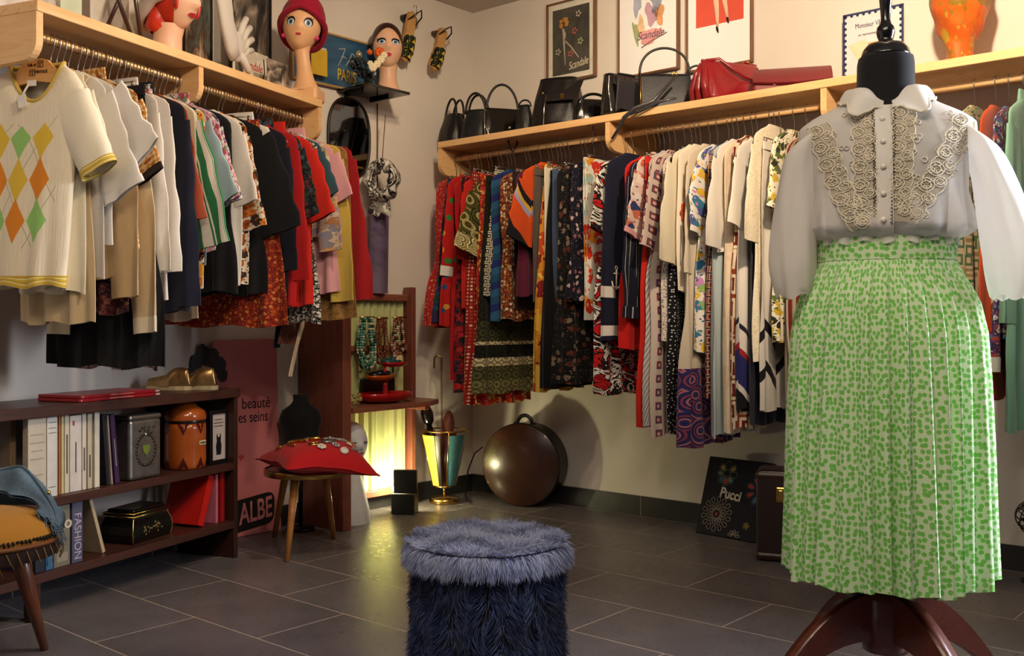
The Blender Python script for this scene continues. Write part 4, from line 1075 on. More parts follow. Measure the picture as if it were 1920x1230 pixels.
def framed(name, label, cat, F, px0, px1, py0, py1, v, fr, fw, mat, paper=None, mat_margin=0.0, t=0.018, lean=0.0, floorz=None):
    """picture on wall frame F spanning pixel columns px0..px1 at wall offset v"""
    u0, Y0 = F.col(px0, v); u1, Y1 = F.col(px1, v); um = (u0+u1)/2
    Ym = F.p(um, v).y; z0 = zat(py1, Ym) if floorz is None else floorz; z1 = zat(py0, Ym)
    w = abs(u1-u0); h = z1-z0; c = F.p(um, v, z0)
    T = thing(name, label, cat, c, 0.0)
    T.rotation_euler = (math.radians(-lean), 0, face_rz(F))
    if fr is not None:
        mb = MB()
        for (cx, cz, sx, sz) in ((0, fw/2, w, fw), (0, h-fw/2, w, fw), (-w/2+fw/2, h/2, fw, h-2*fw), (w/2-fw/2, h/2, fw, h-2*fw)):
            mb.box((cx, -t/2, cz), (sx, t, sz), None, 0.0015)
        part('frame', mb, fr, T)
    if paper is not None:
        mb = MB(); mb.box((0, -t*0.3, h/2), (w-2*fw*0.9, t*0.4, h-2*fw*0.9)); part('mat_board', mb, paper, T)
    iw, ih = w-2*fw-2*mat_margin, h-2*fw-2*mat_margin
    mb = MB(); mb.box((0, -t*0.45 if fr is not None else -t/2, h/2), (iw, t*0.5 if fr is not None else t, ih))
    pr = part('print', mb, mat, T)
    return T, w, h, pr
framed('photo_print', 'framed portrait photograph behind the red-haired mannequin head', 'picture', F0, 338, 392, -40, 88, 0.16, M_FRB, 0.008, P_PORT, floorz=ZS+0.001)
framed('photo_print', 'dark portrait photograph behind the white glove', 'picture', F0, 428, 503, -30, 110, 0.12, M_FRB, 0.008, P_WARD, floorz=ZS+0.001)
PC, w_, h_, _ = framed('postcard', 'cream postcard with red script and small drawing, beside the glove stand', 'postcard', F0, 456, 502, 98, 150, 0.27, None, 0, P_SCAN, t=0.002, floorz=ZS+0.001)
text('Scandale', h_*0.26, M_LIP, PC, (-w_*0.18, -0.0024, h_*0.66), shear=0.3, sx=0.8)
mb = MB(); mb.tube([(w_*0.3, -0.003, h_*0.9), (w_*0.34, -0.003, h_*0.6), (w_*0.25, -0.003, h_*0.4), (w_*0.36, -0.003, h_*0.2)], 0.0022, 5)
mb.tube([(w_*0.2, -0.003, h_*0.35), (w_*0.3, -0.003, h_*0.14)], 0.0018, 5); part('drawn_figure', mb, M_INK, PC)
framed('photo_print', 'small black-and-white snapshot beside the turbaned head', 'picture', F0, 500, 540, 116, 158, 0.36, None, 0, P_WARD, t=0.003, floorz=ZS+0.001)
framed('postcard', 'pale green greeting card at the near end of the left shelf', 'postcard', F0, 112, 152, -70, 14, 0.30, None, 0, flat('pale_green_card', '#b9c0a4', 0.6), t=0.003, floorz=ZS+0.001)
framed('photo_print', 'tall white print leaning behind the wooden easel', 'picture', F0, 168, 240, -90, 30, 0.14, None, 0, flat('white_print', '#cfc8c0', 0.5), t=0.004, floorz=ZS+0.001)
# -- folding easel, dark sticks
u = F0.u(215, 0.33); T = thing('tabletop_easel', 'dark folding wooden easel beside the red-haired mannequin head', 'easel', F0.p(u, 0.33, ZS), face_rz(F0))
M_EASEL = wood('easel_wood', '#2a1712', '#40261c', 0.35, 3, 'z', 0.2, False)
for nm, a, b in (('leg', (0.055, -0.03, 0.006), (-0.075, 0.0, 0.30)), ('leg', (0.095, -0.02, 0.006), (0.06, 0.0, 0.30)), ('rear_leg', (0.02, 0.09, 0.006), (0.065, 0.0, 0.24)), ('crossbar', (-0.08, 0.035, 0.012), (-0.03, 0.02, 0.05))):
    mb = MB(); mb.tube([a, b], 0.0068, 6); part(nm, mb, M_EASEL, T)
# -- white glove on a hand stand
def glove():
    Y = F0.p(F0.u(445, 0.37), 0.37).y
    b = F0.p(F0.u(438, 0.37), 0.37, ZS+0.0005)
    T = thing('glove', 'long white leather glove on a display stand, fingers pointing up right', 'glove', b, face_rz(F0, 16)); T.scale = (1.25, 1.2, 1.22)
    mb = MB(); mb.cyl((0, 0, 0), (0, 0, 0.005), 0.035, n=20); mb.cyl((0, 0, 0.005), (0, 0, 0.06), 0.004, n=8); part('stand', mb, M_ACR, T)
    # palm facing the room, lying in the xz plane; wrist at upper left, fingers upper right
    def quad(path, r, flat=0.45): 
        m = MB(); m.tube(path, r, 12, flat=flat, up=(0, 1, 0)); return m
    mb = MB()
    def ell(c, rx, ry, rz, ang):
        M = Matrix.Rotation(ang, 3, 'Y'); mb.ball(c, (rx, ry, rz), 18, 12, M)
    mb.tube([(-0.10, 0.0, 0.30), (-0.072, 0, 0.22), (-0.045, 0, 0.15), (-0.01, 0, 0.10), (0.012, 0, 0.075)], [0.048, 0.043, 0.038, 0.04, 0.034], 16, flat=0.42, up=(1, 0, 0.6))
    ell((0.022, 0, 0.103), 0.052, 0.017, 0.043, math.radians(-35))
    part('glove_body', mb, M_GLOV, T)
    tips = [((0.035, 0.125), (0.080, 0.205), 0.0098), ((0.05, 0.115), (0.109, 0.186), 0.0102), ((0.06, 0.10), (0.125, 0.155), 0.010), ((0.062, 0.085), (0.124, 0.122), 0.0088)]
    for i, (a, c, r) in enumerate(tips):
        mx = ((a[0]+c[0])/2-0.004, (a[1]+c[1])/2+0.006)
        mb = MB(); mb.tube([(a[0], 0, a[1]), (mx[0], -0.004, mx[1]), (c[0]*0.97+0.003, -0.004, c[1]*0.985), (c[0], -0.003, c[1])], [r*1.15, r*1.05, r*0.95, r*0.45], 10); part('finger', mb, M_GLOV, T)
    mb = MB(); mb.tube([(0.03, -0.006, 0.083), (0.045, -0.014, 0.064), (0.062, -0.018, 0.045), (0.068, -0.018, 0.036)], [0.013, 0.012, 0.0105, 0.005], 10); part('thumb', mb, M_GLOV, T)
glove()
# -- yellow card hanging on the shelf end (tag standing behind the turbaned head)
P_YEL = flat('yellow_card', '#cfa82c', 0.55); 
T, w, h, _ = framed('price_card', 'yellow card leaning beside the turbaned head, in front of the blue picture', 'card', F1, 583, 613, 92, 141, 0.06, None, 0, P_YEL, t=0.003)
mb = MB(); mb.box((0, -0.0016, h*0.55), (w*0.4, 0.0012, h*0.03)); part('lettering', mb, M_FRBR, T)
mb = MB(); mb.box((-w*0.0, -0.001, h*1.03), (w*0.9, 0.003, h*0.1)); part('card_clip', mb, M_ACR, T)
# -- blue poster PARIS in wooden frame above the glass shelf
P_BLUE = picmat('blue_poster_print', 'soft', ('#21405a', '#2c5272', '#3a627e'), 2.0)
GSZ = 1.878
T, w, h, _ = framed('framed_poster', 'blue PARIS poster in a thin wooden frame on the back wall', 'poster', F1, 543, 709, 67, 168, 0.006, wood('light_frame', '#9a7848', '#b08c58', 0.4, 3, 'x', 0.1, False), 0.009, P_BLUE, t=0.02, floorz=GSZ+0.001)
M_YP = flat('yellow_paint', '#d2b03c', 0.6); M_GP = flat('grey_paint', '#a8b0b0', 0.6); M_RP = flat('red_paint', '#a83a34', 0.6)
text('PARIS', h*0.30, M_YP, T, (w*0.10, -0.0155, h*0.26), sx=0.62, bold=0.001)
mb = MB()
for (ax, az, bx, bz) in ((0.0, 0.42, 0.08, 0.78), (0.08, 0.78, 0.01, 0.74), (0.09, 0.46, 0.16, 0.72), (0.04, 0.62, 0.1, 0.60), (0.16, 0.72, 0.2, 0.66)):
    mb.tube([(w*ax, -0.0155, h*az), (w*(ax+bx)/2+0.004, -0.0155, h*(az+bz)/2), (w*bx, -0.0155, h*bz)], 0.0022, 5)
part('drawn_figures', mb, M_GP, T)
# -- black glass wall shelf, its brass upright
gu0, gu1 = F1.u(762, 0.19)-0.004, F1.u(690, 0.21)
T = thing('glass_shelf', 'black glass wall shelf holding baubles and a mannequin head', 'shelf', F1.p((gu0+gu1)/2, 0, GSZ-0.012), face_rz(F1))
gw = gu1-gu0
mb = MB(); mb.box((0, -0.106, 0.006), (gw, 0.208, 0.012), None, 0.002); part('glass_plate', mb, flat('black_glass', '#0d0a0a', 0.12, spec=0.6), T)
for s in (-1, 1):
    mb = MB(); mb.box((s*gw*0.3, -0.06, -0.006), (0.008, 0.12, 0.012)); part('bracket', mb, M_BLACK, T)
mb = MB(); mb.tube([(gw*0.5-0.012, -0.006, -0.013), (gw*0.5-0.012, -0.006, -0.52)], 0.0035, 6); part('upright_rail', mb, M_FRBR, T)
# -- second mannequin head on the glass shelf
w, d, h = 0.115, 0.13, 0.175
T = thing('mannequin_head', 'painted mannequin head with dark brown hair on the black glass shelf', 'mannequin head', F1.p(F1.u(727, 0.118), 0.118, GSZ+0.0005), math.radians(-6)); T.scale = (1.22, 1.15, 1.2)
mb = MB(); blob(mb, [(0.05, 0.0), (0.046, 0.012), (0.034, 0.04), (0.032, 0.075), (0.036, 0.105)], 20); part('neck', mb, M_SKINP, T)
H = part('head', headmesh(w, d, h, 0.74, 0.012, 0.004), M_SKINP, T, loc=(0, -0.01, 0.082), rot=(math.radians(-4), 0, math.radians(18)))
eyes(H, w, d, h, 0.52, 0.025, 0.012, 0.008, True)
mb = MB(); disc_on(mb, w, d, h, 0, 0.25, 0.011, 0.006, 0.005); part('lips', mb, M_LIP, H)
mb = MB()
def hb(u, v):
    a = 2*PI*u; f = max(0, -math.sin(a)); t0 = -0.22*PI+0.44*PI*f**0.8-0.06*PI*math.cos(a)**2*f; t = t0+(PI/2-t0)*v
    c = max(0, math.cos(t))**0.85; q = 0.5+0.5*math.sin(t); k = 1-(1-0.74)*max(0, 1-q*2.0)**1.3
    return Vector((w/2*c*math.cos(a)*k*1.05, d/2*c*math.sin(a)*1.05+0.001, q*h*1.02))
def hb_old(u, v):
    a = 2*PI*u; t = v*PI*0.5; r = math.cos(t)**0.8
    f = max(0, -math.sin(a))
    return Vector((w*0.535*r*math.cos(a), d*0.535*r*math.sin(a)+0.003, h*(0.42+0.30*f*(1-0.5*abs(math.cos(a))))*(1-v)+h*1.02*v+h*0.0))
mb.grid(hb, 36, 12, wu=True); part('painted_hair', mb, M_HAIR, H)
# flower spray pinned over the cheek and orange blossom
M_CRF = flat('cream_silk_flower', '#dccfae', 0.6); M_ORB = flat('orange_bauble', '#c8531c', 0.2); M_SIL = flat('silver_bauble', '#c9c2a8', 0.15, 0.8)
def rosette(mb, c, r, n=6, M=None, thick=0.35):
    c = Vector(c)
    for k in range(n):
        a = 2*PI*k/n; q = Vector((r*0.55*math.cos(a), 0, r*0.55*math.sin(a)))
        if M is not None: q = M @ q
        mb.ball(c+q, (r*0.5, r*thick, r*0.5), 8, 5, M)
    mb.ball(c, (r*0.35, r*thick*1.3, r*0.35), 8, 5, M)
mb = MB()
hp = F1.p(F1.u(716, 0.205), 0.165, 0)
for k, (dx, dz, r) in enumerate(((0, 0.0, 0.018), (-0.016, -0.02, 0.017), (-0.034, -0.035, 0.019), (0.014, 0.02, 0.016), (-0.045, -0.018, 0.013))): rosette(mb, (dx, 0, dz), r, 6, None, 0.5)
q = pt(714, 112, hp.y-0.06)
solo('flower_spray', mb, M_CRF, 'cream silk flower spray hanging before the mannequin head on the glass shelf', 'flower', q, math.radians(10))
mb = MB(); rosette(mb, (0, 0, 0), 0.022, 7, None, 0.4); solo('silk_flower', mb, M_ORB, 'orange silk blossom beside the eye of the glass-shelf mannequin head', 'flower', pt(712, 98, hp.y-0.045), math.radians(10))
for (px, py, r, m, lb) in ((673, 103, 0.0165, M_SIL, 'large silver Christmas bauble on the branch above the glass shelf'), (693, 98, 0.013, M_ORB, 'orange Christmas bauble on the branch above the glass shelf'), (660, 117, 0.008, M_SIL, 'small silver bauble low on the branch above the glass shelf'), (701, 138, 0.011, flat('clear_bauble', '#aab4c4', 0.15, 0.3), 'clear glass bauble below the cream flower spray')):
    mb = MB(); mb.ball((0, 0, 0), r, 16, 10); T = thing('bauble', lb, 'bauble', pt(px, py, 4.40)); part('ball', mb, m, T)
    mb = MB(); mb.cyl((0, 0, r*0.95), (0, 0, r*1.2), r*0.25, n=8); part('cap', mb, M_GOLD, T)
# dark artificial branch carrying the baubles
rr = random.Random(3); mb = MB()
base = Vector((0, 0, 0))
for k in range(9):
    a = rr.uniform(-1.1, 0.6); L_ = rr.uniform(0.08, 0.17); p1 = Vector((math.sin(a)*L_, rr.uniform(-0.02, 0.02), 0.02+math.cos(a)*L_*0.9))
    pm = p1*0.5+Vector((0, 0, 0.015)); mb.tube([(0, 0, 0.0), pm, p1], [0.003, 0.002, 0.0012], 5)
    for j in range(7):
        t = rr.uniform(0.35, 1.0); q = p1*t; mb.ball(q+Vector((rr.uniform(-.012, .012), rr.uniform(-.01, .01), rr.uniform(-.008, .008))), (0.011, 0.004, 0.006), 6, 4, Matrix.Rotation(rr.uniform(0, 3), 3, 'Y'))
q = F1.p(F1.u(690, 0.15), 0.15, GSZ+0.002)
solo('artificial_branch', mb, flat('dark_leaf', '#191a1c', 0.5), 'dark artificial branch behind the baubles on the glass shelf', 'branch', q, face_rz(F1))
# green bead clusters along the back of the glass shelf
rr = random.Random(5)
GRB = [flat('green_glass_bead', '#2c4a38', 0.2), flat('pale_green_bead', '#6a8a6c', 0.25), flat('rose_bead', '#8a5a50', 0.3)]
for j, (lb, u0, uw) in enumerate((('heap of green and rose beads at the left of the black glass shelf', 0.80, 0.06), ('heap of green beads on the black glass shelf beside the mannequin neck', 0.745, 0.035))):
    mb = MB(); 
    for k in range(60):
        x = rr.gauss(0, uw*0.5); zz = max(0.006, 0.03*math.exp(-(x/uw)**2)*rr.random()); mb.mi = rr.choice((0, 0, 1, 1, 2)); mb.ball((max(-uw, min(uw, x)), rr.uniform(-0.03, 0.03), zz), rr.uniform(0.004, 0.0075), 7, 5)
    tag(solo('bead_necklace', mb, GRB, lb, 'necklace', F1.p(u0, 0.10, GSZ), face_rz(F1)))
# -- oval mirror under the shelf
mu0, mu1 = F1.u(695, 0.02), F1.u(618, 0.02); mw = mu1-mu0; mz1, mz0 = 1.845, 1.50
T = thing('wall_mirror', 'oval dark-framed mirror hanging under the black glass shelf', 'mirror', F1.p((mu0+mu1)/2, 0, (mz0+mz1)/2), face_rz(F1))
def oval(a, b, p=2.6, n=44): return [(sgnp(math.cos(2*PI*i/n), 2/p)*a, sgnp(math.sin(2*PI*i/n), 2/p)*b) for i in range(n)]
t = NT('mirror_glass'); t.col((0.10, 0.10, 0.11, 1)); t.set(0.04, 1.0); M_MIR = t.m
mb = MB(); mb.prism(oval(mw/2, (mz1-mz0)/2), -0.012, -0.003); part('mirror_glass', mb, M_MIR, T)
mb = MB(); mb.tube([(x, -0.012, z) for x, z in oval(mw/2, (mz1-mz0)/2)], 0.0065, 8, closed=True); part('frame', mb, M_FRB, T)
mb = MB(); mb.box((0, -0.017, -(mz1-mz0)*0.37), (mw*0.62, 0.012, 0.012), None, 0.003); part('ledge', mb, M_GOLD, T)
# -- two sandals hung on the back wall
M_SOLE = flat('cork_sole', '#b0804a', 0.5); M_SHBL = flat('black_patent', '#0c0a0c', 0.25)
M_SHPR = fab('green_yellow_print_leather', 'floral', ('#14140f', '#c8a820', '#3c6a2c', '#101010', '#d0b830'), 40, r=0.5, rough=0.4)
def sandal(label, px, py, Y, rot, s=1.0, back=False):
    T = thing('sandal', label, 'sandal', pt(px, py, Y), 0, rot=rot)
    # sole in local xz: toe down (z-), heel up; foot bed facing -y
    out = [(-0.028, 0.10), (-0.03, 0.05), (-0.026, 0.0), (-0.034, -0.05), (-0.036, -0.09), (-0.022, -0.125), (0.004, -0.132), (0.03, -0.11), (0.036, -0.07), (0.028, -0.01), (0.027, 0.05), (0.027, 0.10), (0.0, 0.115)]
    mb = MB(); mb.prism([(x*s, z*s) for x, z in out], -0.006, 0.008); part('sole', mb, M_SOLE, T)
    mb = MB(); mb.prism([(x*s*0.93, z*s*0.96) for x, z in out], -0.0085, -0.006); part('insole', mb, flat('tan_insole', '#c89a5c', 0.5), T)
    mb = MB(); mb.lathe([(0.013*s, 0.0), (0.015*s, 0.03*s), (0.024*s, 0.075*s)][::-1], 14, (0, 0.008, 0.085*s), Matrix.Rotation(-PI/2, 3, 'X')); 
    mb = MB(); mb.tube([(0, 0.004, 0.088*s), (0, 0.04*s, 0.09*s), (0, 0.078*s, 0.098*s)], [0.025*s, 0.019*s, 0.014*s], 12); part('heel', mb, M_SHBL if not back else flat('brown_heel', '#4a2a1c', 0.4), T)
    def strap(z, hh, wd, m, nm):
        mb = MB()
        def fn(u, v):
            a = PI*u; return Vector((math.cos(a)*(wd+0.003), -0.005-math.sin(a)*hh, (z+(v-0.5)*0.032)*s+0.006*math.sin(a)))
        mb.grid(fn, 16, 3, uvf=lambda p, q: (p*0.1, q*0.04)); part(nm, mb, m, T)
    strap(-0.07, 0.03, 0.036*s, M_SHPR, 'toe_strap'); strap(-0.035, 0.034, 0.03*s, M_SHPR, 'instep_strap'); strap(-0.105, 0.022, 0.028*s, M_SHPR, 'toe_band')
    mb = MB(); mb.tube([(-0.027*s, -0.004, 0.06*s), (-0.02, -0.04*s, 0.09*s), (0.0, -0.048*s, 0.115*s), (0.02, -0.04*s, 0.09*s), (0.027*s, -0.004, 0.06*s)], 0.0035, 6); part('ankle_strap', mb, M_SHBL, T)
    return T
sandal('black sandal seen from the side, left one of the pair on the back wall', 766, 66, 4.72, (0, math.radians(16), math.radians(58)), 1.05)
sandal('yellow-strapped sandal, right one of the pair on the back wall', 823, 90, 4.86, (0, math.radians(20), math.radians(52)), 0.95, True)
mb = MB(); a_ = pt(781, 40, 4.74); b_ = pt(829, 76, 4.90); w0 = F1.at(800, 62, 0.0)
mb.tube([Vector((0, 0, 0)), F1.at(781, 50, 0.0)-a_], 0.003, 6); mb.tube([(0, 0, 0.05), (0, 0.0, 0.072), (-0.012, 0, 0.075), (-0.012, 0, 0.062)], 0.0022, 6); mb.tube([(0, 0, 0.05), (0, 0, 0)], 0.0022, 6)
solo('wall_hook', mb, M_CHROME, 'steel wire hook holding the left sandal on the back wall', 'hook', a_)
mb = MB(); mb.tube([Vector((0, 0, 0)), F1.at(829, 80, 0.0)-b_], 0.003, 6); mb.tube([(0, 0, 0), (0.02, 0, 0.005), (0.03, 0, -0.008)], 0.0022, 6)
solo('wall_hook', mb, M_CHROME, 'steel wire hook holding the right sandal on the back wall', 'hook', b_)
# -- black and white scarf ring with mauve scarf
M_BWS = fab('black_white_silk', 'marble', ('#0e0e12', '#d8d2c8', '#8a8680', '#0e0e12', '#c8c2b8', '#e0d8cc'), 13, rough=0.45)
q = F1.at(716, 338, 0.13)
T = thing('silk_scarf', 'black and white silk scarf rolled into a ring, hanging on the back wall', 'scarf', q, math.radians(-18))
mb = MB()
def rg(u, v):
    a = 2*PI*u; g = 2*PI*v; R = 0.062+0.004*math.sin(5*a); r = 0.024+0.004*math.sin(7*a+2*g)
    return Vector(((R+r*math.cos(g))*math.cos(a)*0.95, r*1.75*math.sin(g), (R+r*math.cos(g))*math.sin(a)*1.12))
mb.grid(rg, 40, 14, wu=True, wv=True, uvf=lambda a, b: (a*0.4, b*0.2)); part('ring', mb, M_BWS, T)
mb = MB()
def tail(u, v): return Vector(((u-0.5)*(0.085+0.02*v)-0.012, 0.004+0.008*math.sin(u*9), -0.06-0.095*v+0.006*math.sin(u*12)))
mb.grid(tail, 12, 8, uvf=lambda a, b: (a*0.1, b*0.1)); mb.grid(lambda u, v: tail(u, v)+Vector((0, 0.004, 0)), 12, 8, uvf=lambda a, b: (a*0.1, b*0.1), flip=True); part('tail', mb, M_BWS, T)
mb = MB(); mb.tube([(0.0, 0.0, 0.07), (-0.006, 0.05, 0.30)], 0.0022, 5); part('cord', mb, M_FRBR, T)
q = F1.at(711, 400, 0.075)
MAU = fab('mauve_organza', 'marble', ('#4c4058', '#5c4e68', '#6c5e76'), 6, const=False, rough=0.5)
T = thing('silk_scarf', 'long mauve scarf hanging flat on the back wall below the ring scarf', 'scarf', q, face_rz(F1))
def sc(u, v): return Vector(((u-0.5)*(0.112+0.01*v), 0.010*math.sin(u*7+v)*(0.3+v)-0.004, -0.36*v))
mb = MB(); mb.grid(sc, 14, 14, uvf=lambda a, b: (a*0.1, b*0.4)); mb.grid(lambda u, v: sc(u, v)+Vector((0, 0.004, 0)), 14, 14, uvf=lambda a, b: (a*0.1, b*0.4), flip=True); part('panel', mb, MAU, T)
mb = MB(); mb.box((0, 0, 0.006), (0.13, 0.016, 0.02), None, 0.003); part('clip_bar', mb, flat('dark_purple_trim', '#2a1f30', 0.4), T)

# -- broad wooden hanger with printed shop writing, in the argyle sweater
SW = [o for o in bpy.data.objects if o.get('label', '').startswith('cream short-sleeved argyle')][0]
T = thing('clothes_hanger', 'broad wooden hanger with dark printed lettering, in the argyle sweater', 'hanger', SW.location.copy(), SW.rotation_euler[2])
r = 0.0172; P = [(0, 0, -0.062), (0, 0, -0.045), (0.006, 0, -0.032), (0.0135, 0, -0.018)]+[(r*math.cos(math.radians(-32+k*29)), 0, r*math.sin(math.radians(-32+k*29))) for k in range(9)]
mb = MB(); mb.tube(P, 0.0018, 6); part('hook', mb, M_HOOK, T)
up = [(-0.135, -0.135), (-0.105, -0.118), (-0.062, -0.092), (-0.036, -0.066), (-0.022, -0.062), (0.022, -0.062), (0.036, -0.066), (0.062, -0.092), (0.105, -0.118), (0.135, -0.135)]
lo = [(0.132, -0.15), (0.095, -0.146), (0.055, -0.130), (0.0, -0.122), (-0.055, -0.130), (-0.095, -0.146), (-0.132, -0.15)]
mb = MB(); mb.prism(up+lo, -0.006, 0.006); part('bar', mb, wood('blond_hanger_wood', '#c08848', '#cd9858', 0.4, 2, 'x', 0.2, False), T)
M_PRT = flat('dark_brown_print', '#3a2214', 0.5)
text('Talk of', 0.0115, M_PRT, T, (-0.013, -0.0066, -0.078), sx=0.9)
text('VINTAGE', 0.0115, M_PRT, T, (0.019, -0.0066, -0.098), sx=0.85)
for (cx, cz, s_) in ((0.016, -0.0765, 0.0165), (-0.011, -0.099, 0.0165)):
    mb = MB()
    for (dx, dz, w2, h2) in ((0, s_/2, s_, 0.0016), (0, -s_/2, s_, 0.0016), (-s_/2, 0, 0.0016, s_), (s_/2, 0, 0.0016, s_), (0, s_*0.18, s_*0.6, s_*0.16), (-s_*0.1 if cx > 0 else 0, -s_*0.2, s_*0.2, s_*0.35)): mb.box((cx+dx, -0.0063, cz+dz), (w2, 0.0012, h2))
    part('printed_box', mb, M_PRT, T)
# paper price tag in the neck of the sweater
tz = -0.20; mb = MB(); mb.box((0, 0, 0), (0.028, 0.0012, 0.034), Matrix.Rotation(math.radians(-10), 3, 'Y'))
TG = part('price_tag', mb, M_WHITE, SW, loc=(-0.016, -0.038, -0.182))
mb = MB(); mb.tube([(0.0, 0.001, 0.015), (0.004, 0.01, 0.035), (0.004, 0.02, 0.05)], 0.003, 6); mb.box((0.01, 0.024, 0.053), (0.03, 0.001, 0.016)); part('tag_ribbon', mb, M_WHITE, TG)
# ------------------------------------------------------------------ bags and pictures on the right shelf
def leather(name, c, rough=0.35, b=0.15, coat=0.0):
    if name in MATS: return MATS[name]
    t = NT(name); v = t.obj(); c = srgb(c); f = t.noise(7, v, 4); d, _ = t.vor(260, v)
    t.col(t.ramp(f, [(0.3, tuple(x*0.75 for x in c[:3])+(1,)), (0.7, c)], False)); t.set(rough, 0, 0.45, 0, coat); t.bump(t.math('ADD', d, t.math('MULTIPLY', t.noise(25, v, 4), 1.5)), b, 0.004)
    MATS[name] = t.m; return t.m
LBK = leather('black_leather', '#100e10', 0.38); LPT = leather('black_patent_leather', '#0b0a0c', 0.14, 0.06, 0.6); LGR = leather('black_green_leather', '#15171a', 0.45)
LNV = leather('navy_leather', '#161620', 0.4, 0.08); LGY = leather('grey_leather', '#37343a', 0.35, 0.1); LRD = leather('red_leather', '#8c1620', 0.3, 0.12, 0.25); LRM = leather('matt_red_leather', '#7c1a22', 0.5, 0.1)
M_CLASP = M_GOLD
def bagbody(w, d, h, tw=0.9, td=0.35, p=4.0, belly=0.08, wr=0.004, n=40, nz=14, seed=0, tilt=0.0):
    """soft bag body: superellipse loft, bottom at z=0"""
    mb = MB()
    def fn(u, v):
        a = 2*PI*u; k = math.sin(PI*min(1, v*1.1))*belly
        W = w/2*((1-v)+tw*v)*(1+k); D = d/2*((1-v**1.2)+td*v**1.2)*(1+k*1.3)
        e = 0.9 if v > 0.03 else 0.9
        edge = min(1.0, (v+0.02)/0.05)**0.5
        x = sgnp(math.cos(a), 2/p)*W*edge; y = sgnp(math.sin(a), 2/p)*D*edge
        r = wr*(math.sin(7*a+seed+4*v)*math.sin(PI*v)+0.6*math.sin(13*a-9*v+seed))
        return Vector((x*(1+r*3)+tilt*v*h, y*(1+r*6), v*h))
    mb.grid(fn, n, nz, wu=True)
    b = mb.add((0, 0, 0.001)); 
    for i in range(n): mb.face((b, (i+1) % n, i))
    t = mb.add((tilt*h, 0, h*0.985)); o = nz*n
    for i in range(n): mb.face((t, o+i, o+(i+1) % n))
    return mb
def handle(mb, w, z0, h, r, y=0.0, n=16, lean=0.0, p=1.0):
    P = []
    for i in range(n+1):
        a = PI*i/n; P.append((-math.cos(a)*w/2, y+lean*math.sin(a), z0+h*math.sin(a)**p))
    mb.tube(P, r, 8)
def bag(label, px, v, yaw, mat, w, d, h, name='handbag', **k):
    T = thing(name, label, 'handbag', FR.p(FR.u(px, v), v, ZS+0.001), face_rz(FR, yaw))
    part('body', bagbody(w, d, h, k.get('tw', 0.9), k.get('td', 0.35), k.get('p', 4), k.get('belly', 0.06), k.get('wr', 0.004), seed=px, tilt=k.get('tilt', 0)), mat, T)
    return T
# 1 two soft bags with looped handles at the corner end
T = bag('soft black handbag with two looped handles at the corner end of the right shelf', 851, 0.25, -8, LBK, 0.15, 0.125, 0.15, tw=0.62, td=0.5, p=2.6, belly=0.12)
for y in (-0.02, 0.025):
    mb = MB(); handle(mb, 0.085, 0.125, 0.10, 0.0055, y, lean=0.01); part('handle', mb, LBK, T)
T = bag('black-green handbag with two looped handles, second from the corner', 895, 0.25, 22, LGR, 0.16, 0.12, 0.15, tw=0.6, td=0.45, p=2.8, belly=0.1)
for y in (-0.02, 0.02):
    mb = MB(); handle(mb, 0.1, 0.13, 0.095, 0.006, y, lean=-0.008); part('handle', mb, LGR, T)
# 2 structured bag with tall arc handle
T = bag('shiny black handbag with silver edges and one tall arched handle', 942, 0.21, 56, LPT, 0.19, 0.09, 0.145, tw=0.92, td=0.4, p=6, belly=0.02)
mb = MB(); handle(mb, 0.155, 0.125, 0.135, 0.0058, 0, lean=0.0); part('handle', mb, LBK, T)
mb = MB(); mb.tube([(-0.096, -0.052, 0.008), (-0.094, -0.035, 0.07), (-0.092, -0.016, 0.133), (0.09, -0.018, 0.134)], 0.0022, 6); part('metal_edge', mb, M_CHROME, T)
mb = MB(); mb.ball((0.02, -0.053, 0.05), 0.0075, 10, 7); part('clasp', mb, M_CHROME, T)
mb = MB(); mb.tube([(-0.02, -0.055, 0.015), (-0.02, -0.12, 0.008), (-0.02, -0.168, 0.002), (-0.018, -0.178, -0.045), (0.0, -0.18, -0.085), (0.022, -0.178, -0.045), (0.022, -0.168, 0.002), (0.02, -0.05, 0.012)], 0.0042, 6); part('hanging_strap', mb, LBK, T)
# 3 small satin bag
T = bag('small black satin bag with short top strap, left of the big black bag', 984, 0.24, 20, LGR, 0.09, 0.08, 0.135, tw=0.5, td=0.4, p=2.8, belly=0.1, wr=0.008)
mb = MB(); handle(mb, 0.06, 0.128, 0.032, 0.004, 0); part('handle', mb, LBK, T)
mb = MB(); mb.box((0, -0.01, 0.132), (0.05, 0.02, 0.008), None, 0.002); part('frame_clasp', mb, M_BLACK, T)
# 4 big doctor's bag
T = bag('big black leather bag with rounded top and front zip', 1049, 0.20, 18, LBK, 0.24, 0.2, 0.235, tw=0.72, td=0.42, p=3.2, belly=0.05, wr=0.006)
mb = MB(); mb.tube([(-0.035, -0.108, 0.012), (-0.034, -0.104, 0.09), (-0.03, -0.085, 0.15)], 0.003, 6); part('zip', mb, M_CHROME, T)
def flap(u, v): 
    a = PI*(0.02+0.96*v); return Vector(((u-0.5)*0.15+0.045, -0.012-0.085*math.sin(a*0.5+0.25)*v-0.005, 0.218-0.10*v**1.4))
mb = MB(); mb.grid(flap, 10, 12); part('front_flap', mb, leather('charcoal_leather', '#1d1a1c', 0.42), T)
mb = MB(); mb.box((0.05, -0.104, 0.135), (0.018, 0.004, 0.022), Matrix.Rotation(0.3, 3, 'X'), 0.001); part('emblem', mb, M_BRASS, T)
mb = MB(); handle(mb, 0.1, 0.2, 0.03, 0.008, 0.015); part('handle', mb, LBK, T)
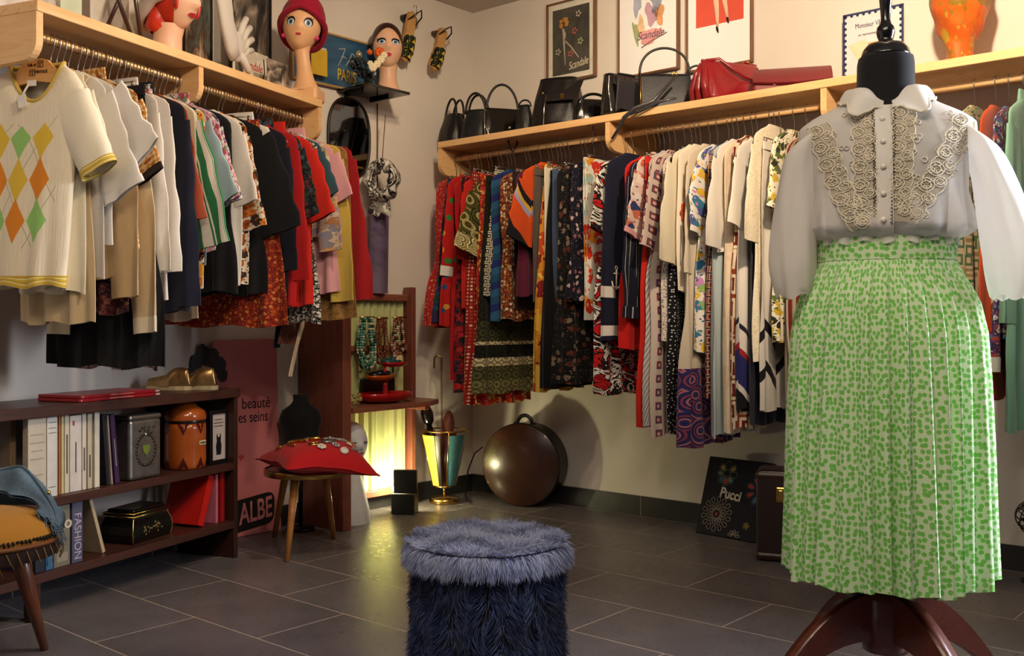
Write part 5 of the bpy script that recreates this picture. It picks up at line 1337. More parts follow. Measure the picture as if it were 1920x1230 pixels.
mb = MB(); mb.ball((-0.055, -0.062, 0.165), 0.006, 8, 6); part('stud', mb, M_GOLD, T)
# 5 patent curved bag
T = bag('small curved black patent bag right of the big black bag', 1113, 0.20, 50, LPT, 0.18, 0.07, 0.115, tw=0.65, td=0.6, p=2.6, belly=0.1, tilt=-0.1)
mb = MB(); handle(mb, 0.13, 0.09, 0.05, 0.0065, -0.01); part('handle', mb, LPT, T)
mb = MB(); mb.ball((0.035, -0.034, 0.105), 0.008, 8, 6); part('clasp', mb, M_CHROME, T)
mb = MB(); mb.tube([(0.0, -0.035, 0.03), (-0.03, -0.14, 0.01), (-0.045, -0.172, -0.01), (-0.045, -0.176, -0.1), (-0.05, -0.177, -0.13)], 0.0045, 6, flat=0.5); part('hanging_strap', mb, LBK, T)
# 6 upright clutch
T = bag('upright black patent clutch left of the navy bag', 1176, 0.21, 72, LPT, 0.235, 0.09, 0.185, tw=0.96, td=0.55, p=6, belly=0.02)
mb = MB(); mb.box((0.01, -0.046, 0.085), (0.205, 0.006, 0.14), Matrix.Rotation(0.12, 3, 'X'), 0.004); part('front_panel', mb, LGY, T)
mb = MB(); mb.box((-0.02, -0.02, 0.187), (0.09, 0.012, 0.01), None, 0.003); part('frame_clasp', mb, M_BLACK, T)
# 7 navy bag with gold clasp and large loop handle
T = bag('navy structured handbag with gold clasp and tall loop handle', 1246, 0.20, 40, LNV, 0.215, 0.11, 0.165, tw=0.97, td=0.5, p=9, belly=0.0, wr=0.0015)
mb = MB(); handle(mb, 0.205, 0.16, 0.118, 0.0052, 0, n=24, p=0.75); part('handle', mb, LBK, T)
for s in (-1, 1):
    mb = MB(); mb.ball((0.035+s*0.008, -0.033, 0.164), (0.006, 0.006, 0.010), 8, 6); part('clasp', mb, M_GOLD, T)
mb = MB(); mb.tube([(-0.104, -0.056, 0.006), (-0.1035, -0.046, 0.08), (-0.102, -0.028, 0.164)], 0.0024, 6); part('metal_edge', mb, M_BRASS, T)
# grey bag behind it
T = bag('dark grey leather bag with gathered side, between the navy and red bags', 1306, 0.10, 30, LGY, 0.115, 0.085, 0.15, tw=0.8, td=0.4, p=3.5, belly=0.05)
mb = MB(); handle(mb, 0.1, 0.14, 0.07, 0.0045, 0); part('handle', mb, LBK, T)
# long dark strap trailing diagonally over the shelf edge
a_ = FR.p(FR.u(1268, 0.385), 0.385, ZS+0.06)
P = [pt(1270, 140, FR.p(FR.u(1262, 0.30), 0.30).y), FR.p(FR.u(1225, 0.36), 0.36, ZS+0.028), FR.p(FR.u(1190, 0.40), 0.40, ZS+0.0), FR.p(FR.u(1170, 0.405), 0.405, ZS-0.03), FR.p(FR.u(1160, 0.40), 0.40, ZS-0.07), FR.p(FR.u(1147, 0.395), 0.395, ZS-0.105)]
o_ = P[0].copy(); mb = MB(); mb.tube([p-o_ for p in P], [0.005, 0.008, 0.009, 0.008, 0.006, 0.004], 8, flat=0.35)
P2 = [FR.p(FR.u(1268, 0.37), 0.37, ZS+0.022), FR.p(FR.u(1235, 0.39), 0.39, ZS+0.014), FR.p(FR.u(1200, 0.398), 0.398, ZS-0.012), FR.p(FR.u(1182, 0.402), 0.402, ZS-0.02)]
mb.tube([p-o_ for p in P2], [0.004, 0.007, 0.007, 0.004], 8, flat=0.35)
solo('shoulder_strap', mb, LGY, 'dark leather shoulder strap trailing over the shelf edge from the navy bag', 'strap', o_)
# 8 red bag with pleated end
T = bag('glossy red leather handbag with pleated end and drooping strap', 1365, 0.20, 62, LRD, 0.25, 0.155, 0.165, tw=0.95, td=0.28, p=5, belly=0.03, wr=0.004, tilt=0.03)
for k in range(3):
    y = (-0.05, 0.0, 0.045)[k]
    mb = MB(); mb.tube([(-0.127, y, 0.012), (-0.135, y*0.9, 0.06), (-0.128, y*0.6, 0.115), (-0.114, y*0.3, 0.16)], [0.013, 0.015, 0.011, 0.006], 10); part('end_pleat', mb, LRD, T)
mb = MB(); mb.tube([(-0.11, -0.012, 0.165), (-0.06, -0.03, 0.172), (-0.02, -0.055, 0.135), (0.03, -0.07, 0.10), (0.08, -0.06, 0.095), (0.12, -0.035, 0.12), (0.128, -0.012, 0.155)], 0.006, 8, flat=0.6); part('strap', mb, LRD, T)
mb = MB(); mb.tube([(-0.12, 0, 0.166), (0.06, 0, 0.16), (0.075, 0, 0.178), (0.13, 0, 0.166)], 0.007, 8); part('frame_edge', mb, LRD, T)
mb = MB(); mb.ball((0.085, -0.008, 0.176), 0.006, 8, 6); part('clasp', mb, M_GOLD, T)
# 9 red clutch lying open
T = thing('clutch_bag', 'flat red clutch bag with open flap, right of the red handbag', 'clutch bag', FR.p(FR.u(1483, 0.20), 0.20, ZS+0.001), face_rz(FR, 26))
mb = MB(); mb.box((0, 0, 0.024), (0.28, 0.16, 0.046), None, 0.012); part('body', mb, LRM, T)
def fl(u, v): return Vector(((u-0.5)*0.285+0.004, 0.075-0.165*v, 0.125-0.085*v+0.012*math.sin(PI*v)-0.012*math.cos((u-0.5)*PI)*v*0.6))
mb = MB(); mb.grid(fl, 16, 10); mb.grid(lambda u, v: fl(u, v)-Vector((0, 0.002, 0.005)), 16, 10, flip=True)
part('flap', mb, LRM, T)
mb = MB(); mb.prism([(0.078, 0.02), (0.078, 0.125), (0.07, 0.12), (-0.02, 0.046), (-0.02, 0.03)], -0.138, 0.138, 'yz'); part('back_panel', mb, LRM, T)
for s in (-1, 1):
    mb = MB(); mb.cyl((s*0.06, -0.081, 0.03), (s*0.06, -0.084, 0.03), 0.006, n=10); part('snap', mb, M_CHROME, T)
# -- framed pictures on the right wall
PM = flat('poster_mat', '#d6d2c2', 0.7)
PD = picmat('charcoal_poster', 'soft', ('#3a3834', '#45433d', '#4f4c44'), 2.4)
M_GRW = flat('chalk_grey', '#a89c90', 0.7); M_OCH = flat('ochre_paint', '#b07a3a', 0.7); M_PLG = flat('pale_green_paint', '#a0a878', 0.7); M_PPR = flat('pink_paint', '#b0605c', 0.7)
T, w, h, pr = framed('framed_poster', 'framed charcoal poster with a thin chalk figure on the right wall', 'poster', FR, 1029, 1120, 0, 152, 0.004, M_FRBR, 0.008, PD, PM, 0.028, t=0.022)
y = -0.0165
mb = MB(); mb.tube([(-w*0.16, y, h*0.66), (-w*0.14, y, h*0.5), (-w*0.11, y, h*0.2)], [0.004, 0.006, 0.0025], 6, flat=0.3); mb.tube([(-w*0.15, y, h*0.52), (0.0, y, h*0.42), (w*0.17, y, h*0.26)], [0.006, 0.004, 0.003], 6, flat=0.3)
mb.tube([(-w*0.16, y, h*0.66), (-w*0.13, y, h*0.58), (-w*0.14, y, h*0.5)], [0.006, 0.011, 0.007], 6, flat=0.3); part('drawn_figure', mb, M_GRW, T)
mb = MB()
for k in range(9): mb.ball((-w*0.13+0.02*math.sin(k*2.2), y, h*0.73+0.016*math.cos(k*1.7)), (0.012, 0.001, 0.009), 8, 5)
part('drawn_hat', mb, M_OCH, T)
for (x, z, m) in ((w*0.08, 0.6, M_PPR), (w*0.2, 0.46, M_PLG), (w*0.0, 0.33, M_PPR), (-w*0.26, 0.38, M_GRW), (w*0.16, 0.8, M_GRW)):
    mb = MB()
    for k in range(5): mb.ball((x+0.011*math.cos(k*1.26), y, h*z+0.011*math.sin(k*1.26)), (0.007, 0.001, 0.005), 6, 4, Matrix.Rotation(-k*1.26, 3, 'Y'))
    part('drawn_star', mb, m, T)
text('Scandale', 0.052, flat('cream_paint', '#d8ccb4', 0.6), T, (w*0.16, y-0.001, h*0.19), shear=0.35, sx=0.62, rot=(PI/2, math.radians(-8), 0))
P_WC = picmat('cream_poster', 'soft', ('#e0d4c0', '#e6dac8', '#dccfba'), 2)
T, w, h, pr = framed('framed_poster', 'framed cream poster with pastel watercolour patches on the right wall', 'poster', FR, 1163, 1276, -125, 140, 0.004, M_FRBR, 0.008, None, P_WC, 0.0, t=0.022)
def patch(x, z, rx, rz, c, nm, rot=0.0):
    m = flat(nm, c, 0.7, var=0.12, scale=30); mb = MB(); P = []
    for i in range(18):
        a = 2*PI*i/18; k = 1+0.22*math.sin(3*a+x*90)+0.12*math.sin(5*a+z*50); ex, ez = rx*k*math.cos(a), rz*k*math.sin(a)
        P.append((x+ex*math.cos(rot)-ez*math.sin(rot), z+ex*math.sin(rot)+ez*math.cos(rot)))
    mb.prism(P, -0.0185, -0.0165); part('colour_patch', mb, m, T)
for a in ((-0.055, 0.32, 0.02, 0.055, '#a8aec4', 'pastel_blue'), (0.0, 0.36, 0.035, 0.03, '#dcb878', 'pastel_ochre'), (0.055, 0.33, 0.03, 0.07, '#9aa4b8', 'pastel_slate', -0.4), (0.02, 0.26, 0.03, 0.05, '#c8a0b4', 'pastel_mauve', 0.3), (0.062, 0.25, 0.022, 0.045, '#dcA070', 'pastel_orange'), (-0.06, 0.19, 0.013, 0.05, '#98a878', 'pastel_green', 0.2), (-0.035, 0.22, 0.018, 0.04, '#dcbc94', 'pastel_sand'), (0.01, 0.165, 0.055, 0.032, '#dc9c9c', 'pastel_pink', 0.15)): patch(*a)
text('Scandale', 0.05, flat('mauve_script', '#7a5a6c', 0.6), T, (0.015, -0.0195, 0.17), shear=0.35, sx=0.8)
mb = MB(); mb.tube([(-0.03, -0.0195, 0.12), (0.02, -0.0195, 0.14), (0.1, -0.0195, 0.165)], 0.0018, 5); part('drawn_line', mb, M_FRBR, T)
T, w, h, pr = framed('framed_poster', 'framed poster of stockinged legs on a coral panel, right wall', 'poster', FR, 1291, 1414, -165, 128, 0.004, M_FRBR, 0.008, None, P_WC, 0.0, t=0.022)
mb = MB(); mb.box((0.004, -0.0165, h*0.53), (w*0.72, 0.002, h*0.50)); part('coral_panel', mb, flat('coral_print', '#d0523e', 0.6, var=0.04), T)
zb = h*0.28
LEGM = flat('leg_print', '#e0b8a0', 0.6)
for pts, rr_ in (([(-0.015, 0.20), (-0.012, 0.10), (-0.006, 0.035), (-0.004, -0.012)], [0.018, 0.013, 0.009, 0.005]), ([(0.01, 0.20), (0.022, 0.12), (0.034, 0.06), (0.042, 0.015)], [0.018, 0.013, 0.009, 0.005])):
    mb = MB(); mb.tube([(x, -0.0185, zb+z) for x, z in pts], rr_, 10, flat=0.12, up=(1, 0, 0)); part('printed_leg', mb, LEGM, T)
mb = MB(); mb.prism([(-0.075, zb+0.17), (-0.06, zb+0.25), (0.07, zb+0.25), (0.09, zb+0.20), (0.05, zb+0.185), (0.03, zb+0.16), (-0.02, zb+0.15), (-0.04, zb+0.172)], -0.022, -0.0195); part('printed_petticoat', mb, M_WHITE, T)
for x, z in ((-0.004, -0.022), (0.044, 0.008)):
    mb = MB(); mb.tube([(x-0.004, -0.0195, zb+z+0.01), (x, -0.0195, zb+z-0.002), (x+0.004, -0.0195, zb+z-0.016)], [0.004, 0.0055, 0.002], 6, flat=0.3); part('printed_shoe', mb, M_INK, T)
# -- paper poster with blue border standing on the shelf
T, w, h, pr = framed('paper_poster', 'pale lilac paper poster with scalloped blue border, behind the mannequin neck', 'poster', FR, 1581, 1695, 18, 136, 0.05, None, 0, flat('pale_lilac_paper', '#d9d3d6', 0.7, var=0.02), t=0.003, floorz=ZS+0.001)
M_BLU = flat('dark_blue_print', '#2c355c', 0.6)
for i, (cx, cz, sx, sz) in enumerate(((0, h-0.004, w, 0.008), (-w/2+0.004, h/2, 0.008, h), (w/2-0.004, h/2, 0.008, h))):
    mb = MB(); mb.box((cx, -0.0034, cz), (sx, 0.001, sz))
    n = 10 if i == 0 else 14
    for k in range(n):
        t_ = (k+0.5)/n-0.5
        mb.cyl((cx+(t_*w if i == 0 else (0.006 if i == 1 else -0.006)), -0.0042, cz+(t_*h if i else -0.006)), (cx+(t_*w if i == 0 else (0.006 if i == 1 else -0.006)), -0.0032, cz+(t_*h if i else -0.006)), 0.0058, n=10)
    part('border', mb, M_BLU, T)
text('Monsieur VE', 0.026, M_BLU, T, (-0.018, -0.0036, h*0.83), sx=0.72, name='lettering')
text('en representation', 0.012, M_BLU, T, (-0.015, -0.0036, h*0.72), sx=0.9)
text('Le', 0.02, M_BLU, T, (-w*0.22, -0.0036, h*0.2), shear=0.3); 
mb = MB(); mb.box((0.03, -0.0036, h*0.43), (w*0.42, 0.001, h*0.36)); part('printed_picture', mb, flat('golden_print', '#c89a50', 0.5, var=0.15), T)
mb = MB(); mb.prism([(-w*0.40, h*0.62), (-w*0.1, h*0.66), (-w*0.1, h*0.38), (-w*0.25, h*0.42)], -0.004, -0.0032); part('printed_fan', mb, flat('cream_print', '#e0cfae', 0.6), T)
# -- orange gold scarf-wrapped head at the right
M_BRO = fab('orange_gold_brocade', 'floral', ('#c05a1c', '#a8862a', '#c8641c', '#8a6a20', '#b8561c'), 16, r=0.42, rough=0.5)
T = thing('mannequin_head', 'mannequin head wrapped in orange and gold brocade scarf on the right shelf', 'mannequin head', FR.p(FR.u(1800, 0.20), 0.20, ZS+0.001), math.radians(-30))
prof = [(0.062, 0), (0.05, 0.015), (0.044, 0.05), (0.052, 0.09), (0.075, 0.135), (0.095, 0.19), (0.102, 0.25), (0.096, 0.31), (0.07, 0.36), (0.02, 0.385)]
mb = MB()
def wf(u, v):
    k = v*(len(prof)-1); i = min(int(k), len(prof)-2); f = k-i; f = f*f*(3-2*f)*0.5+f*0.5
    r = prof[i][0]*(1-f)+prof[i+1][0]*f; z = prof[i][1]*(1-f)+prof[i+1][1]*f; a = 2*PI*u
    r += 0.0035*math.sin(4*a+z*60)*min(1, z*12)
    fr = max(0, -math.sin(a)); r += 0.012*fr*math.exp(-((z-0.20)/0.03)**2)*math.exp(-(math.cos(a)/0.25)**2)
    return Vector((r*math.cos(a)*0.94, r*math.sin(a)*1.05, z))
mb.grid(wf, 44, 40, wu=True, uvf=lambda a, b: (a*0.6, b*0.4)); part('wrapped_scarf', mb, M_BRO, T)
# ------------------------------------------------------------------ low bookshelf at the left
BV1, BV0 = 0.31, 0.05
bz_top = 0.612
bu0 = F0.u(446, BV1); bu1 = bu0+1.45
BL = F0.p(bu0, BV0, 0)
BA = math.atan2(F0.d.y, F0.d.x)             # local x along d0 (to the left/near), local y = ?
BRZ = face_rz(F0)                            # local x to the right (= -d0), local -y to the room
def bloc(u, v, z):                           # world point on the bookshelf
    return F0.p(u, v, z)
T = thing('bookshelf', 'low dark walnut bookshelf with two lower shelves under the left clothes rail', 'bookshelf', bloc((bu0+bu1)/2, (BV0+BV1)/2, 0), BRZ)
bw, bd = bu1-bu0, BV1-BV0
mb = MB(); mb.box((0, 0, bz_top-0.016), (bw+0.02, bd+0.01, 0.032), None, 0.003); part('top_board', mb, M_DARKW, T)
for z, nm in ((0.345, 'shelf_board'), (0.135, 'shelf_board')):
    mb = MB(); mb.box((-0.0, 0, z-0.013), (bw-0.02, bd-0.004, 0.026), None, 0.002); part(nm, mb, M_DARKW, T)
M_DARKZ = wood('dark_walnut_upright', '#24120e', '#3a2018', 0.42, 1.0, 'z', 0.1, False)
mb = MB(); mb.box((bw/2-0.01, 0, 0.29), (0.02, bd, 0.58), None, 0.002); part('side_panel', mb, M_DARKZ, T)
mb = MB(); mb.box((-bw/2+0.01, 0, 0.29), (0.02, bd, 0.58), None, 0.002); part('side_panel', mb, M_DARKZ, T)
ul = F0.u(75, BV1)
for y in (-bd/2+0.03, bd/2-0.03):
    mb = MB(); mb.box(((bu0+bu1)/2-ul, y, 0.055), (0.035, 0.03, 0.11), None, 0.003); part('leg', mb, M_DARKZ, T)
mb = MB(); mb.box(((bu0+bu1)/2-F0.u(32, BV1-0.06), 0.03, 0.462), (0.02, bd-0.09, 0.232), None, 0.002); part('divider', mb, wood('pale_divider_wood', '#6a5640', '#7c664c', 0.5, 2, 'z', 0, False), T)
mb = MB(); mb.box((bw/2-0.10, bd/2-0.006, 0.468), (0.17, 0.008, 0.243)); part('back_panel', mb, M_BLACK, T)
ZM, ZB = 0.3455, 0.1355
def bookmat(n, c, r=0.55): return flat(n, c, r, var=0.05, scale=25)
M_PAGE = flat('book_pages', '#cfc4ae', 0.8)
def book(label, px0, px1, pytop, zb, mat, v=BV1-0.02, depth=0.16, lean=0.0, group=None, name='book', cat='book', spine=None, h=None, flip=0):
    u0 = F0.u(px0, v); u1 = F0.u(px1, v); t = abs(u0-u1); um = (u0+u1)/2
    if h is None: h = zat(pytop, F0.p(um, v).y)-zb
    h = min(h, 0.231 if zb > 0.3 else 0.181); t -= 0.0008
    T = thing(name, label, cat, bloc(um, v, zb+0.0004+abs(math.sin(math.radians(lean)))*t/2), 0, group)
    T.rotation_euler = (0, math.radians(lean), BRZ) if lean == 0 else (Matrix.Rotation(BRZ, 3, 'Z') @ Matrix.Rotation(math.radians(lean), 3, 'Y')).to_euler()
    mb = MB(); mb.mi = 0
    mb.box((0, 0.0015, h/2), (t, 0.003, h), None, 0.0008); mb.box((-t/2+0.001, depth/2, h/2), (0.002, depth, h)); mb.box((t/2-0.001, depth/2, h/2), (0.002, depth, h))
    part('cover', mb, mat, T)
    mb = MB(); mb.box((0, depth/2, h/2), (max(0.002, t-0.005), depth-0.008, h-0.006)); part('pages', mb, M_PAGE, T)
    return T, t, h
M_DKI = flat('dark_grey_ink', '#4a4642', 0.6)
def spinelines(T, t, h, m, rows):
    mb = MB()
    for (z, l, w2) in rows: mb.box((0, -0.0006, h*z), (w2*t, 0.0012, h*l))
    part('lettering', mb, m, T)
# middle shelf
T, t, h = book('thick white box-shaped book at the left of the middle shelf', 88, 108, 763, ZM, bookmat('white_book', '#c9c2b8'), depth=0.17)
spinelines(T, t, h, M_DKI, [(0.93, 0.006, 0.7), (0.86, 0.006, 0.7), (0.8, 0.006, 0.7), (0.12, 0.006, 0.7)])
# its wide left cover is turned to the viewer
T, t, h = book('white book turned cover-out, left of the thick white box-shaped book', 52, 87, 766, ZM, bookmat('ivory_book', '#bcae98'), depth=0.02, v=BV1-0.02)
spinelines(T, t, h, flat('faint_ink', '#9a8e7c', 0.7), [(0.8, 0.012, 0.7), (0.7, 0.012, 0.75), (0.6, 0.012, 0.6), (0.5, 0.012, 0.7), (0.3, 0.012, 0.6), (0.2, 0.012, 0.72)])
for (px0, px1, py, c, lb, ext) in ((110, 114, 770, '#a8642c', 'thin orange-brown book right of the thick white book', None),
    (115, 120, 768, '#c4b48c', 'thin cream paperback, third from the thick white book', None), (121, 130, 768, '#c8bca0', 'cream paperback with dark spine lettering', [(0.5, 0.5, 0.25)]),
    (131, 153, 779, '#d0c4b8', 'wide white paperback with red mark on its spine', [(0.45, 0.4, 0.08)]), (154, 162, 770, '#c8bcac', 'white paperback right of the wide one with red mark', [(0.4, 0.3, 0.25)]),
    (164, 173, 776, '#b8aa90', 'shorter cream paperback with grey lettering', [(0.3, 0.3, 0.25)]), (177, 187, 768, '#d2c8b4', 'tall cream paperback beside the black books', None)):
    T, t, h = book(lb, px0, px1, py, ZM, bookmat('spine_'+c[1:], c), v=BV1-0.03)
    if ext: spinelines(T, t, h, M_DKI, ext)
    if 'red mark on' in lb:
        mb = MB(); mb.box((-t*0.2, -0.0007, h*0.9), (t*0.14, 0.0014, h*0.06)); part('printed_mark', mb, M_RP, T)
book('black book leaning at the end of the cream paperbacks', 200, 206, 776, ZM, bookmat('black_book', '#15121a'), v=BV1-0.03, lean=-5)
book('thin pale book squeezed between the two leaning dark books', 209, 212, 778, ZM, bookmat('grey_pink_book', '#a8948c'), v=BV1-0.03, lean=-5)
T, t, h = book('purple book leaning against the row of paperbacks', 216, 225, 777, ZM, bookmat('purple_book', '#3a1c40'), v=BV1-0.03, lean=-6)
spinelines(T, t, h, M_GRW, [(0.45, 0.4, 0.12)])
# silver tin with relief
M_TIN = flat('silver_tin', '#a09c94', 0.3, 0.9, 0.12, 40, bump=0.15); M_TIND = flat('tarnished_tin', '#4a463f', 0.4, 0.8)
v = BV1-0.055; u = F0.u(257, v); Yt = F0.p(u, v).y; hh = zat(775, Yt)-ZM-0.001; ww = abs(F0.u(228, v)-F0.u(287, v))
T = thing('tin_box', 'embossed silver tin with a green shield on the middle shelf', 'tin', bloc(u, v, ZM+0.0005), BRZ)
mb = MB(); mb.box((0, 0, hh*0.46), (ww, 0.075, hh*0.92), None, 0.01); part('body', mb, M_TIN, T)
mb = MB(); mb.box((0, 0, hh*0.955), (ww*1.03, 0.078, hh*0.085), None, 0.008); part('lid', mb, M_TIN, T)
mb = MB()
for k in range(26):
    a = 2*PI*k/26; mb.ball((ww*0.30*math.cos(a), -0.038, hh*0.45+hh*0.24*math.sin(a)), (0.006, 0.002, 0.006), 6, 4)
for k in range(14): mb.ball((ww*0.06*math.cos(k*2.4)*(1+k*0.25), -0.038, hh*0.75+hh*0.05*math.sin(k*2.1)), (0.005, 0.002, 0.005), 6, 4)
part('embossed_wreath', mb, M_TIND, T)
mb = MB(); mb.prism([(-0.017, hh*0.52), (0.017, hh*0.52), (0.013, hh*0.42), (0, hh*0.36), (-0.013, hh*0.42)], -0.040, -0.037); part('shield', mb, flat('green_enamel', '#6a7a30', 0.3), T)
mb = MB(); mb.ball((0, -0.037, hh*0.68), (0.008, 0.004, 0.008), 10, 6); part('stud', mb, M_CHROME, T)
# orange ceramic jar
v = BV1-0.075; u = F0.u(347, v); Yt = F0.p(u, v).y; rj = 38/FPX*Yt; hj = zat(756, Yt)-ZM
M_CER = flat('orange_glaze', '#a4501c', 0.22, var=0.12, scale=9, coat=0.4); M_CERD = flat('dark_red_glaze', '#4a1410', 0.25, coat=0.3)
T = thing('ceramic_jar', 'orange glazed ceramic storage jar with lid and small cream label, on the middle shelf', 'jar', bloc(u, v, ZM+0.0005), BRZ)
mb = MB(); mb.lathe([(rj*0.93, 0), (rj*0.98, 0.006), (rj, 0.03), (rj, hj*0.62), (rj*0.98, hj*0.70)], 36); part('body', mb, M_CER, T)
mb = MB(); mb.lathe([(rj*0.985, hj*0.70), (rj*0.99, hj*0.725), (rj*0.975, hj*0.75)], 36, cap=False); part('dark_rim', mb, flat('black_glaze', '#1c100c', 0.25), T)
mb = MB(); mb.lathe([(rj*1.0, hj*0.75), (rj*1.01, hj*0.80), (rj*0.96, hj*0.87), (rj*0.72, hj*0.93), (rj*0.6, hj*0.955), (rj*0.45, hj*1.0), (0.001, hj*1.01)], 36, cap=False); part('lid', mb, M_CER, T)
for zc, sg in ((hj*0.02, 1), (hj*0.70, -1)):
    for k in range(7):
        mb = MB(); a = 2*PI*(k+0.2)/7
        def P_(da, z): return (rj*1.006*math.cos(a+da), rj*1.006*math.sin(a+da), z)
        n = 8; b = len(mb.v)
        for i in range(n+1):
            t_ = i/n; mb.v.append(P_(-0.26*(1-t_), zc+sg*t_*hj*0.17)); mb.v.append(P_(0.26*(1-t_), zc+sg*t_*hj*0.17))
        for i in range(n): mb.face((b+2*i, b+2*i+1, b+2*i+3, b+2*i+2))
        part('painted_triangle', mb, M_CERD, T)
mb = MB(); mb.box((0, -rj-0.001, hj*0.40), (0.036, 0.004, 0.015), None, 0.001); lbp = part('label_plate', mb, flat('cream_label', '#c9bd94', 0.5), T, rot=(0, 0, math.radians(5)))
text('BONBONS', 0.0085, M_INK, lbp, (0, -rj-0.0034, hj*0.40), sx=0.75)
# framed card with black dress
T, w, h, pr = framed('framed_card', 'black-framed white card with a black dress, right end of the middle shelf', 'picture', F0, 386, 421, 768, 858, BV1-0.05, M_BLACK, 0.014, flat('white_card', '#bdb2ab', 0.6, var=0.03), None, 0.0, t=0.02, floorz=ZM+0.0005)
mb = MB(); mb.prism([(-0.011, h*0.5), (-0.009, h*0.56), (-0.006, h*0.5), (0.0, h*0.49), (0.006, h*0.5), (0.009, h*0.56), (0.011, h*0.5), (0.009, h*0.42), (0.014, h*0.33), (0.011, h*0.17), (-0.011, h*0.17), (-0.014, h*0.33), (-0.009, h*0.42)], -0.0165, -0.0145); part('printed_dress', mb, M_INK, T)
mb = MB()
for z, l in ((0.82, 0.4), (0.76, 0.5), (0.70, 0.45)): mb.box((0, -0.0152, h*z), (w*l, 0.001, 0.0022))
part('lettering', mb, M_DKI, T)
# on top: red magazines, gold shoes
for k in range(2):
    v = BV1-0.09; u = F0.u(190, v)
    T = thing('magazine', ('lower' if k == 0 else 'upper')+' one of two red magazines lying on the bookshelf top', 'magazine', bloc(u, v, bz_top+0.0005+k*0.0105), BRZ+math.radians((0, 1.2)[k]))
    wm = 160/FPX*F0.p(u, v).y/0.80
    mb = MB(); mb.box((0, 0, 0.005), (wm, 0.17, 0.0098), None, 0.002); part('cover', mb, bookmat('red_magazine', '#8c141c', 0.35), T)
    mb = MB(); mb.box((wm/2-0.013, -0.0855, 0.005), (0.018, 0.0012, 0.006)); mb.box((-wm/2+0.008, -0.0855, 0.005), (0.004, 0.0012, 0.005)); mb.box((0.0, -0.0855, 0.005), (0.10, 0.001, 0.0015)); part('lettering', mb, M_GRW, T)
M_GSH = flat('gold_leather', '#b08a58', 0.25, 0.8, 0.2, 30); M_SOL = flat('cream_rubber', '#c0ae88', 0.6)
def shoe(label, px, v, yaw, group=None):
    u = F0.u(px, v)
    T = thing('shoe', label, 'shoe', bloc(u, v, bz_top+0.0005), BRZ+math.radians(yaw)); T.scale = (0.85, 0.8, 1.0)
    out = [(-0.03, 0.0), (-0.034, 0.05), (-0.03, 0.09), (-0.012, 0.108), (0.012, 0.108), (0.03, 0.09), (0.034, 0.05), (0.03, 0.0), (0.027, -0.06), (0.03, -0.09), (0.016, -0.108), (-0.016, -0.108), (-0.03, -0.09), (-0.027, -0.06)]
    mb = MB(); mb.prism(out, 0.0, 0.014, 'xy'); part('sole', mb, M_SOL, T)
    mb = MB()
    def up(u_, v_):
        y = -0.102+0.204*v_; W = 0.029*(1-0.12*math.cos(2*PI*v_))*min(1, (math.sin(PI*min(max(v_, 0.02), 0.98)))**0.35)
        H = 0.03+0.038*max(0, 1-((v_-0.78)/0.32)**2)**0.5 if v_ > 0.46 else 0.026+0.016*v_/0.46
        a = PI*u_; return Vector((W*math.cos(a), y, 0.012+H*math.sin(a)**0.7*(1 if 0.02 < v_ < 0.98 else 0.2)))
    mb.grid(up, 16, 20); part('upper', mb, M_GSH, T)
    mb = MB()
    for k in range(4): y = -0.01+k*0.018; mb.tube([(-0.018, y, 0.045+k*0.006), (0, y+0.004, 0.056+k*0.006), (0.018, y, 0.045+k*0.006)], 0.0022, 6)
    part('laces', mb, M_WHITE, T)
shoe('left gold lace-up shoe of the pair on the bookshelf, farther back', 316, BV1-0.17, 196)
shoe('right gold lace-up shoe of the pair on the bookshelf, nearer the edge', 362, BV1-0.10, 204)
# bottom shelf
book('navy book lying behind the chair on the bottom shelf', 66, 84, 985, ZB, bookmat('navy_book', '#151a2c'), v=BV1-0.02)
book('blue book on the bottom shelf beside the beige art book', 86, 100, 985, ZB, bookmat('blue_book', '#2e5a78'), v=BV1-0.02)
T, t, h = book('beige art book lettered zo on the bottom shelf', 101, 131, 948, ZB, bookmat('beige_art_book', '#6c6454'), v=BV1-0.02)
text('zo', 0.05, flat('pale_lettering', '#b4aa90', 0.6), T, (0.012, -0.0006, h*0.70), bold=0.0012)
mb = MB(); mb.box((0, -0.0006, h*0.15), (t*0.7, 0.001, h*0.14)); part('printed_band', mb, flat('pale_band', '#857c68', 0.6), T)
T, t, h = book('tall blue-violet book with FASHION down its spine', 135, 155, 916, ZB, bookmat('violet_grey_book', '#4a4a5e'), v=BV1-0.02, depth=0.2)
text('FASHION', t*0.92, flat('lilac_lettering', '#a89cb0', 0.5), T, (0, -0.0006, h*0.43), rot=(PI/2, PI/2, 0), sx=0.92)
T, t, h = book('thin cream book leaning alone on the bottom shelf', 192, 198, 915, ZB, bookmat('cream_thin_book', '#b09c7c'), v=BV1-0.04, lean=-17, h=0.18)
